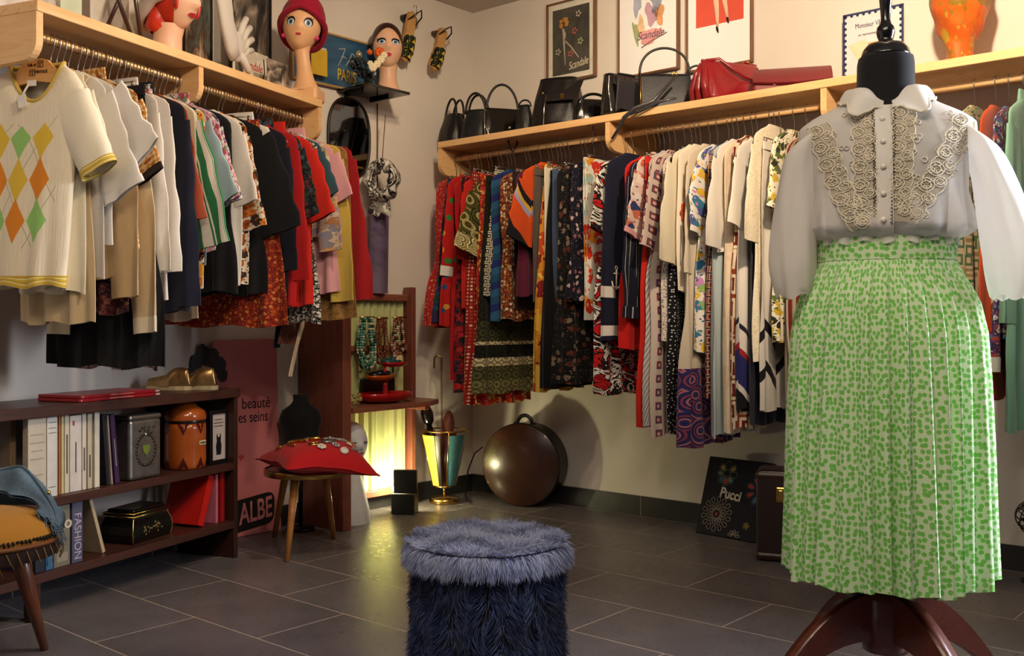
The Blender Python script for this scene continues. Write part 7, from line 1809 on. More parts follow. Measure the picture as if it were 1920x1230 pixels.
for a in (('gold sprig brooch at the left of the red cushion', -0.62, -0.12, 'leaf', 0.022, M_GOLD, 0.4), ('gold flower spray brooch near the back left of the cushion', -0.42, 0.02, 'leaf', 0.036, M_GOLD, 1.2),
    ('gold chain brooch at the far left corner of the cushion', -0.78, 0.18, 'swirl', 0.015, M_BRASS, 0), ('gold and brown ring-shaped brooch in the middle left', -0.22, -0.38, 'ring', 0.017, M_BRASS, 0.3),
    ('white flower brooch toward the front of the cushion', -0.14, -0.62, 'flower', 0.018, M_PEARL, 0.2), ('pewter round medallion brooch in the middle of the cushion', 0.14, -0.25, 'disc', 0.026, M_GUN, 0),
    ('black and white beaded brooch in front of the medallion', 0.20, -0.52, 'dots', 0.016, M_RHS, 0), ('flat white oval brooch near the front corner', 0.34, -0.66, 'disc', 0.018, M_PEARL, 0.5),
    ('silver triangular brooch at the front right', 0.62, -0.50, 'tri', 0.022, M_RHS, -0.6), ('large domed rhinestone brooch at the back of the cushion', -0.02, 0.42, 'disc', 0.021, M_RHS, 0),
    ('mauve stone brooch at the back left of the cushion', -0.28, 0.52, 'disc', 0.022, M_ROSE, 0), ('gold leaf brooch behind the medallion', -0.02, 0.12, 'leaf', 0.03, M_GOLD, -0.3),
    ('curled rhinestone brooch right of the medallion', 0.42, -0.10, 'swirl', 0.022, M_RHS, 0.8), ('large rhinestone spray at the back right of the cushion', 0.36, 0.20, 'flower', 0.02, M_RHS, 0.1),
    ('small pearl cluster brooch at the right of the cushion', 0.62, -0.24, 'flower', 0.013, M_PEARL, 0), ('amber leaf brooch at the right edge of the cushion', 0.80, 0.02, 'leaf', 0.024, M_AMBR, 0.9),
    ('rhinestone bar brooch along the back right edge', 0.66, 0.26, 'leaf', 0.026, M_RHS, 1.0), ('dark garnet brooch near the right corner of the cushion', 0.86, 0.30, 'dots', 0.012, flat('garnet', '#5a2420', 0.2), 0),
    ('single pearl pin behind the gold leaf brooch', 0.16, 0.50, 'dots', 0.007, M_PEARL, 0), ('tiny pearl pin between the gold leaf and the rhinestone spray', 0.20, 0.08, 'dots', 0.006, M_PEARL, 0)):
    brooch(*a)
# ------------------------------------------------------------------ black velvet bust
M_VEL = flat('black_velvet', '#07070b', 0.85, sheen=0.15)
b = Vector((-0.868, 4.16, 0.0))
T = thing('bust_display', 'black velvet jewellery bust on a thin stand below the left rail', 'bust', b, math.radians(12))
mb = MB(); mb.lathe([(0.058, 0.0005), (0.058, 0.01), (0.02, 0.014)], 24); part('base', mb, M_BLACK, T)
mb = MB(); mb.cyl((0, 0, 0.01), (0, 0, 0.40), 0.009, n=10); part('pole', mb, M_BLACK, T)
prof = [(0.045, 0.27), (0.06, 0.28), (0.068, 0.34), (0.08, 0.42), (0.088, 0.455), (0.075, 0.49), (0.04, 0.515), (0.03, 0.53), (0.031, 0.555)]
mb = MB(); mb.lathe(prof, 32, (0, 0, 0), None, True, 1.0, 0.6); part('torso', mb, M_VEL, T)
# scarf tails below the left rail
def ribbon(name, label, cat, P, W_, m, ny):
    o_ = Vector(P[0]); mb = MB(); n = len(P)
    def fn(u, v, off=0.0):
        k = v*(n-1); i = min(int(k), n-2); f = k-i; c = Vector(P[i])*(1-f)+Vector(P[i+1])*f-o_; w = W_[i]*(1-f)+W_[i+1]*f
        return c+Vector((dR.x, dR.y, 0))*0+Vector(((u-0.5)*w, (0.006*math.sin(u*8+v*5)+off), 0))
    mb.grid(lambda u, v: fn(u, v), 10, 20, uvf=lambda a, b: (a*0.08, b*0.4)); mb.grid(lambda u, v: fn(u, v, 0.003), 10, 20, uvf=lambda a, b: (a*0.08, b*0.4), flip=True)
    return solo(name, mb, m, label, cat, o_)
Yr = 3.80
ribbon('silk_scarf', 'rust scarf end with small dark squares, hanging under the red shirt', 'scarf', [pt(556, 545, Yr), pt(548, 600, Yr), pt(540, 645, Yr)], [0.07, 0.075, 0.08], fab('rust_square_print', 'geo', ('#6a3a30', '#8a5648', '#4a2420'), 42, rings=1.5), 1)
ribbon('silk_scarf', 'dark maroon and green scarf end hanging left of the rust scarf', 'scarf', [pt(530, 560, Yr+0.02), pt(524, 610, Yr+0.02), pt(519, 652, Yr+0.02)], [0.03, 0.028, 0.022], fab('maroon_green', 'bands', ('#3a1418', '#12363a'), span=0.4, stops=[0, 0.62]), 1)
ribbon('silk_scarf', 'long cream silk tie end hanging lowest under the left rail', 'scarf', [pt(572, 560, Yr-0.03), pt(566, 610, Yr-0.03), pt(556, 650, Yr-0.03), pt(544, 706, Yr-0.03)], [0.012, 0.022, 0.014, 0.012], CREAM, 1)
# ------------------------------------------------------------------ chair with cushion and denim jacket at the lower left
M_OAKL = wood('teak_leg', '#5a2e1a', '#713c22', 0.4, 2, 'z', 0.2, False)
cs = pt(-32, 972, 2.42); cs = Vector((cs.x, cs.y, 0)); CHZ = 0.345
CH = thing('chair', 'low chair with mustard cushion seat, fringe and tapered wooden legs, lower left', 'chair', cs, math.radians(0))
M_MUS = fab('mustard_velvet', 'solid', ('#b07a2a',)); M_FRN = flat('dark_fringe', '#1a120e', 0.8); M_PIPE = flat('brown_piping', '#7a4a22', 0.5)
RS = 0.172
mb = MB(); mb.lathe([(RS, CHZ-0.012), (RS*0.99, CHZ+0.0), (RS*0.9, CHZ+0.028), (RS*0.65, CHZ+0.05), (RS*0.3, CHZ+0.06), (0.001, CHZ+0.062)], 48, cap=False); part('seat_cushion', mb, M_MUS, CH)
mb = MB(); mb.lathe([(RS*0.97, CHZ-0.05), (RS*1.0, CHZ-0.03), (RS, CHZ-0.012)], 48, cap=False); mb.lathe([(0.001, CHZ-0.05), (RS*0.97, CHZ-0.05)], 48, cap=False); part('seat_rim', mb, flat('dark_seat_rim', '#2a1a12', 0.6), CH)
mb = MB(); mb.torus((0, 0, CHZ-0.012), RS*1.005, 0.006, None, 60, 8); part('piping', mb, M_PIPE, CH)
mb = MB(); rr = random.Random(4)
for k in range(110):
    a = 2*PI*k/110; r_ = RS*1.012; mb.tube([(r_*math.cos(a), r_*math.sin(a), CHZ+0.006), (r_*1.01*math.cos(a+0.02), r_*1.01*math.sin(a+0.02), CHZ-0.004+rr.uniform(0, 0.006))], 0.0035, 4)
part('tufted_trim', mb, M_FRN, CH)
mb = MB()
for k in range(46):
    a = 2*PI*k/46; r_ = RS*1.0; q = rr.uniform(0.03, 0.055)
    mb.tube([(r_*math.cos(a), r_*math.sin(a), CHZ-0.02), (r_*1.03*math.cos(a+0.05), r_*1.03*math.sin(a+0.05), CHZ-0.02-q*0.6), (r_*0.98*math.cos(a+0.11), r_*0.98*math.sin(a+0.11), CHZ-0.02-q)], 0.0012, 4)
part('fringe', mb, flat('ochre_fringe', '#8c6a34', 0.6), CH)
fl_ = flo(84, 1218)-cs
for (tx, ty, bx_, by_) in ((0.07, 0.03, fl_.x, fl_.y), (-0.10, 0.03, -0.16, 0.14), (-0.02, -0.10, -0.03, -0.19)):
    mb = MB(); mb.tube([(bx_, by_, 0.0), (tx, ty, CHZ-0.05)], [0.0115, 0.028], 14, flat=0.8); part('leg', mb, M_OAKL, CH)
M_DEN = None
t = NT('blue_denim'); f = t.noise(5, t.obj(), 4, 0.6); f2 = t.noise(160, t.mapv(t.obj(), (1, 1, 0.3)), 2); t.col(t.mix(t.math('MULTIPLY', f2, 0.35), t.ramp(f, [(0.3, srgb('#2c3d50')), (0.6, srgb('#4a6276')), (0.8, srgb('#6c8496'))], False), srgb('#8c9aa4'))); t.set(0.9, 0, 0.15); t.bump(f2, 0.4, 0.002); M_DEN = t.m
JK = thing('denim_jacket', 'faded blue denim jacket draped over the mustard chair cushion', 'jacket', cs+Vector((0, 0, CHZ)), 0)
def dn(u, v):
    a = math.radians(-4+134*u); r = RS*(0.52+0.53*v)
    edge = 0.10*math.sin(3.1*u*PI)*(1-v)
    r += RS*(edge+(0.20*math.exp(-(u/0.16)**2) if v < 0.5 else 0.20*math.exp(-(u/0.16)**2)*(1-v)*2))
    x, y = r*math.cos(a), r*math.sin(a)
    cush = 0.062*max(0, 1-(r/RS)**2)**0.6
    back = 0.085*min(1, max(0, (u-0.12)/0.5))*math.exp(-((v-0.55)/0.42)**2)
    z = cush+0.019+back+0.006*math.sin(9*u+5*v)*min(1, u*3)+0.004*math.sin(19*v+3*u)
    if r > RS*1.07: z -= (r-RS*1.07)*1.5
    return Vector((x, y, z))
mb = MB(); mb.grid(dn, 30, 22); mb.grid(lambda u, v: dn(u, v)-Vector((0, 0, 0.006)), 30, 22, flip=True); part('body', mb, M_DEN, JK)
mb = MB(); P = [dn(0.08+0.9*k/14, 0.55)+Vector((0, 0, 0.002)) for k in range(15)]; mb.tube(P, 0.005, 8, flat=0.6); part('seam', mb, M_DEN, JK)
mb = MB(); mb.ball(dn(0.32, 0.62)+Vector((0, 0, 0.004)), 0.006, 8, 5); part('button', mb, M_BRASS, JK)
mb = MB(); 
for k in range(26): 
    q = dn(0.0+0.05*(k % 3)/3, 0.1+0.9*(k/26)); mb.tube([q, q+Vector((0.012+0.01*math.sin(k*3), -0.004, -0.018-0.012*math.cos(k*5))), q+Vector((0.02+0.012*math.sin(k*2), -0.006, -0.034-0.015*math.cos(k*4)))], 0.0011, 4)
part('frayed_edge', mb, flat('denim_thread', '#5c7080', 0.8), JK)
# ------------------------------------------------------------------ dressmaker's mannequin in white blouse and green skirt
MQ = Vector((0.789, 2.14, 0)); MRZ = math.radians(-17)
M_FORM = fab('black_jersey', 'solid', ('#0c0c10',)); M_EBON = flat('ebony', '#0b090a', 0.22, coat=0.4)
M_MAHO = wood('mahogany_leg', '#43190f', '#5c2617', 0.35, 2, 'x', 0.25, False)
T = thing('dress_form', 'black dressmaker mannequin on a carved mahogany tripod, wearing the white blouse and green skirt', 'mannequin', MQ, MRZ)
rows = [(0.86, .15, .12), (0.95, .135, .11), (1.02, .118, .095), (1.08, .122, .098), (1.16, .124, .108), (1.19, .114, .098), (1.22, .112, .088), (1.25, .104, .076), (1.275, .095, .07), (1.295, .085, .064), (1.31, .072, .060), (1.325, .062, .058), (1.345, .0585, .0565), (1.395, .0575, .056), (1.408, .055, .054)]
def ringfn(rows, p=2.3, yo=0.0):
    def at(v):
        k = v*(len(rows)-1); i = min(int(k), len(rows)-2); f = k-i
        return [rows[i][q]*(1-f)+rows[i+1][q]*f for q in range(3)]
    return at
at_ = ringfn(rows)
mb = MB(); mb.grid(lambda u, v: Vector((sgnp(math.cos(2*PI*u), 0.92)*at_(v)[1], sgnp(math.sin(2*PI*u), 0.92)*at_(v)[2], at_(v)[0])), 40, 52, wu=True)
t_ = mb.add((0, 0, 1.409)); o_ = 40*52
for i in range(40): mb.face((t_, o_+i, o_+(i+1) % 40))
part('torso', mb, M_FORM, T)
mb = MB(); mb.lathe([(0.052, 1.408), (0.05, 1.414), (0.046, 1.426), (0.038, 1.436), (0.02, 1.441), (0.014, 1.445), (0.0165, 1.452), (0.019, 1.462), (0.0175, 1.473), (0.012, 1.480), (0.0095, 1.49), (0.0115, 1.515), (0.0145, 1.545), (0.012, 1.57), (0.004, 1.585)], 28); part('neck_cap_finial', mb, M_EBON, T)
mb = MB(); mb.cyl((0, 0, 0.2), (0, 0, 0.87), 0.018, n=14); part('pole', mb, M_EBON, T)
mb = MB(); mb.lathe([(0.02, 0.155), (0.046, 0.16), (0.05, 0.18), (0.05, 0.27), (0.04, 0.285), (0.022, 0.30)], 24); part('hub', mb, M_MAHO, T)
for az in (197, 287, 17, 107):
    a = math.radians(az)-MRZ; mb = MB()
    top = []; bot = []
    for k in range(15):
        t = k/14; x = 0.035+0.30*t; zt = 0.285+0.012*math.sin(t*PI*0.8)-0.27*t**1.7; zb = 0.185-0.05*t-0.12*t**1.8+0.05*math.sin(t*PI)*0.6
        if t > 0.93: zb = max(0.0, zb)
        top.append((x, max(zt, zb+0.012))); bot.append((x-0.012*(1-t), max(0.0, zb)))
    mb.prism(top+bot[::-1], -0.017, 0.017, 'xz', Matrix.Rotation(a, 3, 'Z'), smooth=True); part('tripod_leg', mb, M_MAHO, T)
# blouse -----------------------------------------------------------
def sheer(name, c, alpha, tr=0.35):
    t = NT(name); f = t.noise(6, t.obj(), 3); w = t.noise(260, t.obj(), 3); t.col(t.mix(f, tuple(x*0.93 for x in srgb(c)[:3])+(1,), srgb(c))); t.set(0.75, 0, 0.2, 0.1, alpha=alpha); t.bump(w, 0.15, 0.002)
    tl = t.n('BsdfTranslucent'); tl.inputs[0].default_value = srgb(c); mx = t.n('MixShader'); mx.inputs[0].default_value = tr
    out = t.t.nodes['Material Output']
    tp = t.n('BsdfTransparent'); m2 = t.n('MixShader'); m2.inputs[0].default_value = 1-alpha
    t.b.inputs['Alpha'].default_value = 1.0
    t.l(t.b.outputs[0], mx.inputs[1]); t.l(tl.outputs[0], mx.inputs[2]); t.l(mx.outputs[0], m2.inputs[1]); t.l(tp.outputs[0], m2.inputs[2]); t.l(m2.outputs[0], out.inputs[0]); return t.m
M_BLO = sheer('sheer_white_voile', '#ebe6e0', 0.82); M_SLV = sheer('sheer_white_sleeve', '#e9e5e0', 0.86)
B = thing('blouse', 'sheer white lace-trimmed blouse with full sleeves, worn by the mannequin', 'blouse', MQ, MRZ)
br = [(1.018, .133, .108), (1.024, .140, .114), (1.032, .158, .128), (1.045, .172, .138), (1.07, .170, .138), (1.12, .160, .135), (1.18, .162, .130), (1.215, .168, .121), (1.245, .178, .106), (1.265, .176, .095), (1.285, .148, .082), (1.302, .112, .074), (1.318, .084, .068), (1.330, .070, .066)]
bat = ringfn(br)
def brow(z):
    for i in range(len(br)-1):
        if br[i][0] <= z <= br[i+1][0]:
            f = (z-br[i][0])/(br[i+1][0]-br[i][0]); return br[i][1]*(1-f)+br[i+1][1]*f, br[i][2]*(1-f)+br[i+1][2]*f
    return br[-1][1:] if z > br[-1][0] else br[0][1:]
def bpt(a, z, off=0.0):
    hx, hy = brow(z); low = max(0, min(1, (1.15-z)/0.12)); r = 1+off/0.15
    w = 0.006*low*(math.sin(11*a+z*20)+0.6*math.sin(19*a+2))*min(1, (z-1.018)/0.02)
    return Vector((sgnp(math.cos(a), 0.95)*(hx*r+w), sgnp(math.sin(a), 0.95)*(hy*r+w), z))
def nz(a, v):                                # neckline dips at the front
    fr = max(0, -math.sin(a)); top = 1.330-0.035*fr**6*(1-0.0)
    return 1.018+(top-1.018)*v
mb = MB(); mb.grid(lambda u, v: bpt(2*PI*u, nz(2*PI*u, v)), 96, 46, wu=True); part('bodice', mb, M_BLO, B)
mb = MB()                                    # ruffled peplum edge over the waistband
mb.grid(lambda u, v: Vector((math.cos(2*PI*u)*(0.139+0.006*math.sin(38*PI*u)*(1-v)+0.003), math.sin(2*PI*u)*(0.114+0.006*math.sin(38*PI*u)*(1-v)+0.003), 1.012+0.022*v+0.004*math.sin(26*PI*u+1)*(1-v))), 160, 4, wu=True); part('hem_ruffle', mb, M_BLO, B)
def bx_(x, z, off):
    hx, hy = brow(z); c = min(0.9999, abs(x)/hx); s_ = math.sqrt(1-c*c); return Vector((x, -hy*s_**0.95-off, z))
# sleeves: soft tubes from the shoulder
def slv(s, path, wid, thk):
    P = [Vector(p) for p in path]; n = len(P)
    def cat(A, k, f):
        p0, p1, p2, p3 = A[max(k-1, 0)], A[k], A[min(k+1, n-1)], A[min(k+2, n-1)]
        return 0.5*((2*p1)+(p2-p0)*f+(2*p0-5*p1+4*p2-p3)*f*f+(3*p1-p0-3*p2+p3)*f**3)
    def fn(u, v):
        k = v*(n-1); i = min(int(k), n-2); f = k-i; c = cat(P, i, f); w = cat(wid, i, f); th = cat(thk, i, f); g = 2*PI*u
        rip = 1+0.07*math.sin(3*g+6*v)*min(1, v*3)+0.045*math.sin(7*g-5*v)*min(1, v*1.5)+0.03*math.sin(13*g+2*v)*v
        return c+Vector((math.cos(g)*w*rip, math.sin(g)*th*rip, -0.4*s*0*math.cos(g)+0.012*math.cos(g)*s*(1-v)*(-2)+(0.006*math.sin(5*g+1) if v > 0.97 else 0)))
    mb = MB(); mb.grid(fn, 40, 36, wu=True, uvf=lambda a, b: (a*0.3, b*0.4)); return mb
part('sleeve', slv(-1, [(-0.135, 0.0, 1.262), (-0.165, -0.01, 1.225), (-0.178, -0.02, 1.15), (-0.184, -0.03, 1.06), (-0.186, -0.035, 0.97), (-0.182, -0.035, 0.905)], [0.036, 0.042, 0.042, 0.045, 0.048, 0.040], [0.05, 0.062, 0.06, 0.06, 0.058, 0.048]), M_SLV, B)
part('sleeve', slv(1, [(0.135, 0.0, 1.262), (0.172, -0.005, 1.225), (0.202, -0.015, 1.15), (0.224, -0.02, 1.06), (0.240, -0.025, 0.97), (0.244, -0.025, 0.900)], [0.036, 0.044, 0.044, 0.049, 0.053, 0.042], [0.05, 0.062, 0.06, 0.06, 0.058, 0.048]), M_SLV, B)
# collar wings
M_COL = sheer('white_collar_lace', '#e8e3dc', 0.93, 0.25)
for s in (-1, 1):
    def cf(u, v, s=s):
        a = -PI/2+s*(0.10+1.85*u); rt = 0.0675; rb = 0.084+0.014*math.sin(PI*min(1, u*1.15))+0.034*math.exp(-((u-0.24)/0.10)**2)
        r = rt+(rb-rt)*v; zt = 1.336-0.036*math.exp(-(u/0.16)**2)+0.008*u; zb = 1.300-0.030*math.exp(-((u-0.22)/0.13)**2)+0.016*u-0.012*math.exp(-(u/0.1)**2)
        z = zt+(zb-zt)*v**1.15+0.009*math.sin(PI*v)
        return Vector((math.cos(a)*r*1.06, math.sin(a)*r, z+0.003*math.sin(22*u)*v))
    mb = MB(); mb.grid(cf, 30, 8); part('collar_wing', mb, M_COL, B)
    mb = MB(); mb.tube([cf(k/40, 1.0)+Vector((0, 0, 0.0015*math.sin(k*2.1))) for k in range(41)], 0.0024, 6); part('collar_edging', mb, flat('ecru_lace', '#cfc6b2', 0.8, bump=0.3, scale=200), B)
M_LACE = flat('ecru_lace_thread', '#d8ceb8', 0.85, bump=0.4, scale=300)
M_LNET = sheer('ecru_lace_net', '#d2c7b2', 0.6, 0.3); M_LDK = flat('ladder_gap', '#3a352f', 0.9)
def lacestrip(pts, w, seed, side):
    """scalloped lace laid on the blouse along pts (x,z); rosettes, loops and a net ground"""
    rr = random.Random(seed); P = [Vector((x, z)) for x, z in pts]
    seg = [(P[i+1]-P[i]).length for i in range(len(P)-1)]; tot = sum(seg)
    def on(d):
        for i, L_ in enumerate(seg):
            if d <= L_ or i == len(seg)-1: t = (P[i+1]-P[i]).normalized(); return P[i]+t*d, Vector((-t.y, t.x))
            d -= L_
    n = 60
    def gf(u, v):
        c, nn = on(tot*v*0.9999); sc = w*(0.42+0.14*abs(math.sin(v*tot/0.034*PI))); q = c+nn*((u-0.5)*2*sc)
        return bx_(q.x, q.y, 0.0028)
    mb = MB(); mb.grid(gf, 6, n); part('lace_net', mb, M_LNET, B)
    mb = MB(); k = 0; d = 0.012
    while d < tot-0.008:
        c, nn = on(d); c = c+nn*(w*0.22*(1 if k % 2 else -1))
        R_ = w*(0.25 if k % 2 else 0.33)
        for (r_, m_) in ((R_, 16), (R_*0.6, 12)):
            mb.tube([bx_(c.x+r_*math.cos(2*PI*i/m_)*(1+0.2*math.cos(4*PI*i/m_)), c.y+r_*math.sin(2*PI*i/m_), 0.0042) for i in range(m_)], 0.00125, 5, closed=True)
        for q in range(6):
            g = q*PI/3+k; mb.tube([bx_(c.x+R_*0.15*math.cos(g), c.y+R_*0.15*math.sin(g), 0.0042), bx_(c.x+R_*0.95*math.cos(g), c.y+R_*0.95*math.sin(g), 0.0042)], 0.0009, 4)
        for q in range(3):
            e = c+nn*(rr.uniform(-0.5, 0.5)*w)+Vector((rr.uniform(-.01, .01), rr.uniform(-.01, .01))); r_ = rr.uniform(0.0035, 0.006)
            mb.tube([bx_(e.x+r_*math.cos(2*PI*i/8), e.y+r_*math.sin(2*PI*i/8), 0.004) for i in range(8)], 0.001, 4, closed=True)
        d += w*0.46; k += 1
    for sg in (-1, 1):
        Q = []
        for i in range(int(tot/0.003)):
            c, nn = on(i*0.003); q = c+nn*(sg*w*(0.42+0.14*abs(math.sin(i*0.003/0.034*PI)))); Q.append(bx_(q.x, q.y, 0.004))
        mb.tube(Q, 0.0013, 5)
    o = part('lace_trim', mb, M_LACE, B); return o
cxp = -0.012                                   # placket centre
lacestrip([(cxp-0.038, 1.285), (cxp-0.036, 1.2), (cxp-0.034, 1.11), (cxp-0.030, 1.042)], 0.040, 1, -1)
lacestrip([(cxp+0.044, 1.285), (cxp+0.036, 1.2), (cxp+0.032, 1.11), (cxp+0.030, 1.05)], 0.040, 2, 1)
lacestrip([(-0.136, 1.262), (-0.118, 1.20), (-0.096, 1.13), (-0.062, 1.06), (-0.05, 1.042)], 0.042, 3, -1)
lacestrip([(0.150, 1.265), (0.122, 1.20), (0.085, 1.13), (0.045, 1.075), (0.03, 1.05)], 0.042, 4, 1)
for s, x0, x1 in ((-1, cxp-0.0175, cxp-0.016), (1, cxp+0.024, cxp+0.0155)):
    mb = MB(); Q = []
    for i in range(70):
        z = 1.285-0.24*i/69; Q.append(bx_(x0+(x1-x0)*i/69+0.0026*(1 if i % 2 else -1), z, 0.0045))
    mb.tube(Q, 0.0011, 4); part('ladder_stitch', mb, M_LDK, B)
mb = MB()
mb.grid(lambda u, v: bx_(cxp+(u-0.5)*0.030+0.004*(1-v), 1.02+0.272*v, 0.0035+0.002*math.sin(PI*u)), 6, 30); part('button_placket', mb, M_COL, B)
mb = MB(); mb.tube([bx_(cxp+0.015+0.004*(1-k/20), 1.02+0.272*k/20, 0.0052) for k in range(21)], 0.0012, 5); part('placket_edge', mb, M_COL, B)
for z in (1.262, 1.212, 1.160, 1.106, 1.054):
    mb = MB(); mb.lathe([(0.0001, 0.003), (0.004, 0.0025), (0.0055, 0.001), (0.005, -0.001)], 14, bx_(cxp, z, 0.008), Matrix.Rotation(PI/2, 3, 'X'), False); part('button', mb, M_PEARL, B)
# skirt --------------------------------------------------------------
t = NT('green_dotted_crepe'); t.d2 = True; uv = t.uv()
wv = t.n('TexNoise'); wv.inputs['Scale'].default_value = 40; t.l(uv, wv.inputs['Vector'])
mv = t.n('VectorMath', operation='MULTIPLY_ADD'); t.l(wv.outputs[1], mv.inputs[0]); mv.inputs[1].default_value = (0.004, 0.004, 0); t.l(uv, mv.inputs[2])
d_, c_ = t.vor(82, t.mapv(mv.outputs[0], (1, 1, 0)), rnd=0.68)
f_ = t.ramp(d_, [(0.34, (1, 1, 1, 1)), (0.41, (0, 0, 0, 1))], False)
t.col(t.mix(f_, srgb('#bfd3ab'), t.mix(t.math('MULTIPLY', t.sep(c_)[0], 0.6), srgb('#6ab04c'), srgb('#7abb58')))); t.set(0.75, 0, 0.25, 0.05); t.bump(t.noise(220, uv, 3), 0.15, 0.002); M_GRN = t.m
K = thing('skirt', 'green and white dotted pleated midi skirt on the mannequin', 'skirt', MQ, MRZ)
NP_ = 32
def srad(z):
    pr = [(1.03, .136, .110), (0.98, .138, .113), (0.955, .148, .124), (0.90, .172, .148), (0.83, .186, .162), (0.74, .191, .170), (0.60, .195, .178), (0.45, .197, .186), (0.32, .200, .192)]
    for i in range(len(pr)-1):
        if pr[i+1][0] <= z <= pr[i][0]:
            f = (pr[i][0]-z)/(pr[i][0]-pr[i+1][0]); return pr[i][1]*(1-f)+pr[i+1][1]*f, pr[i][2]*(1-f)+pr[i+1][2]*f
    return pr[-1][1:]
SUB = 8
def pl(u, v):
    z = 0.982-0.662*v; hx, hy = srad(z)
    k = (u*NP_) % 1.0; i = int(u*NP_) % NP_
    amp = min(1, v*7)*(0.019+0.021*v)*(0.8+0.45*math.sin(i*2.7+1))
    saw = (k/0.82 if k < 0.82 else (1-k)/0.18)
    wob = 0.35*math.sin(i*1.9)*v
    a = 2*PI*(u+(0.010*v*math.sin(i*1.3))*(1 if 0.05 < k < 0.95 else 1))-PI/2
    r = amp*(saw-0.5)
    big = 0.006*v*math.sin(5*a+1)+0.004*v*math.sin(9*a)
    zz = z+(0.004*math.sin(i*2.1)+0.006*(saw-0.5)) * (v > 0.985)
    return Vector((math.cos(a)*(hx+r+big), math.sin(a)*(hy+r+big), zz))
us = [0.0]; 
for i in range(NP_*SUB):
    us.append(us[-1]+(pl((i+1)/(NP_*SUB), 0.6)-pl(i/(NP_*SUB), 0.6)).length)
def su(u): return us[min(len(us)-1, int(round(u*NP_*SUB)))]
mb = MB(); mb.grid(pl, NP_*SUB, 44, wu=True, uvf=lambda a, b: (su(a), b*0.66)); part('pleated_panel', mb, M_GRN, K)
mb = MB(); mb.grid(lambda u, v: Vector((math.cos(2*PI*u)*0.1405, math.sin(2*PI*u)*0.1155, 0.978+0.048*v)), 80, 4, wu=True, uvf=lambda a, b: (a*0.8, 0.7+b*0.05)); mb.grid(lambda u, v: Vector((math.cos(2*PI*u)*(0.1405-0.004*v), math.sin(2*PI*u)*(0.1155-0.004*v), 1.026)), 80, 1, wu=True, uvf=lambda a, b: (a*0.8, b*0.01)); part('waistband', mb, M_GRN, K)
# ------------------------------------------------------------------ blue fur pouf
PF = thing('fur_pouf', 'round dark blue fur-covered pouf with lid fur tinted paler for light from above, in the foreground', 'pouf', (flo(914, 1378).x, 2.09, 0), 0)
M_FUN = flat('navy_fur_backing', '#0d111e', 0.9); 
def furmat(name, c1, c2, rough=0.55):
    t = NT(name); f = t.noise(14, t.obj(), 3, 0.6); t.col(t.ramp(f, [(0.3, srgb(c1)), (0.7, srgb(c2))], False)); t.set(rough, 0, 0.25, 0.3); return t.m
M_F1 = furmat('top_lit_fur', '#7f8ab4', '#adb4d0'); M_F2 = furmat('navy_fur', '#131d3c', '#2d4070')  # lid fur paler than the drum: light on top put into the colour
RL, RBd, ZT = 0.158, 0.150, 0.405
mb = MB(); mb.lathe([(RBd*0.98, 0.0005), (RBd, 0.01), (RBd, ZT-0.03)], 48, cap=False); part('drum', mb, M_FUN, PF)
mb = MB(); mb.lathe([(RBd, ZT-0.034), (RL, ZT-0.03), (RL+0.002, ZT-0.014), (RL-0.01, ZT-0.004), (0.001, ZT)], 48, cap=False); part('lid', mb, furmat('top_lit_backing', '#4a4d66', '#5c5f7c'), PF)  # backing under the lid fur carries the same lit tone in its colour
def fur(name, n, root, mat, seed, w=0.0009):
    rr = random.Random(seed); V = []; Fc = []
    for k in range(n):
        p, d, L_, curl = root(rr)
        d = d.normalized(); side = d.cross(Vector((rr.gauss(0, 1), rr.gauss(0, 1), rr.gauss(0, 1)))).normalized()
        b = len(V); q = p.copy(); dd = d.copy()
        for j in range(4):
            ww = w*(1-j/3.0)**0.7
            if j < 3: V.append(tuple(q-side*ww)); V.append(tuple(q+side*ww))
            else: V.append(tuple(q))
            dd = (dd+curl*0.5).normalized(); q = q+dd*(L_/3)
        Fc += [(b, b+1, b+3, b+2), (b+2, b+3, b+5, b+4), (b+4, b+5, b+6)]
    me = bpy.data.meshes.new(name); me.from_pydata(V, [], Fc); me.materials.append(mat)
    me.polygons.foreach_set('use_smooth', [True]*len(Fc)); me.update()
    o = bpy.data.objects.new(name, me); COL.objects.link(o); o.parent = PF; o['kind'] = 'stuff'; return o
def swirl(x, y, z): return Vector((math.sin(14*x+3*math.sin(9*y)), math.sin(13*y+2+2*math.sin(11*x)), 0))
def r_top(rr):
    r = RL*math.sqrt(rr.random()); a = rr.uniform(0, 2*PI); x, y = r*math.cos(a), r*math.sin(a)
    sw = swirl(x*3, y*3, 0)
    d = Vector((math.cos(a)*0.5*r/RL+0.45*sw.x+rr.gauss(0, .25), math.sin(a)*0.5*r/RL+0.45*sw.y+rr.gauss(0, .25), 0.75))
    return Vector((x, y, ZT-0.002)), d, rr.uniform(0.014, 0.026), Vector((sw.x*0.3, sw.y*0.3, -0.45))
def r_side(rr):
    a = rr.uniform(0, 2*PI); z = ZT-0.004-0.028*rr.random(); cl = math.sin(23*a)+0.6*math.sin(41*a+2)
    d = Vector((math.cos(a)+rr.gauss(0, .2)-0.5*cl*math.sin(a), math.sin(a)+rr.gauss(0, .2)+0.5*cl*math.cos(a), -0.35+rr.gauss(0, .25)))
    return Vector((RL*math.cos(a), RL*math.sin(a), z)), d, rr.uniform(0.02, 0.034), Vector((0, 0, -0.75))
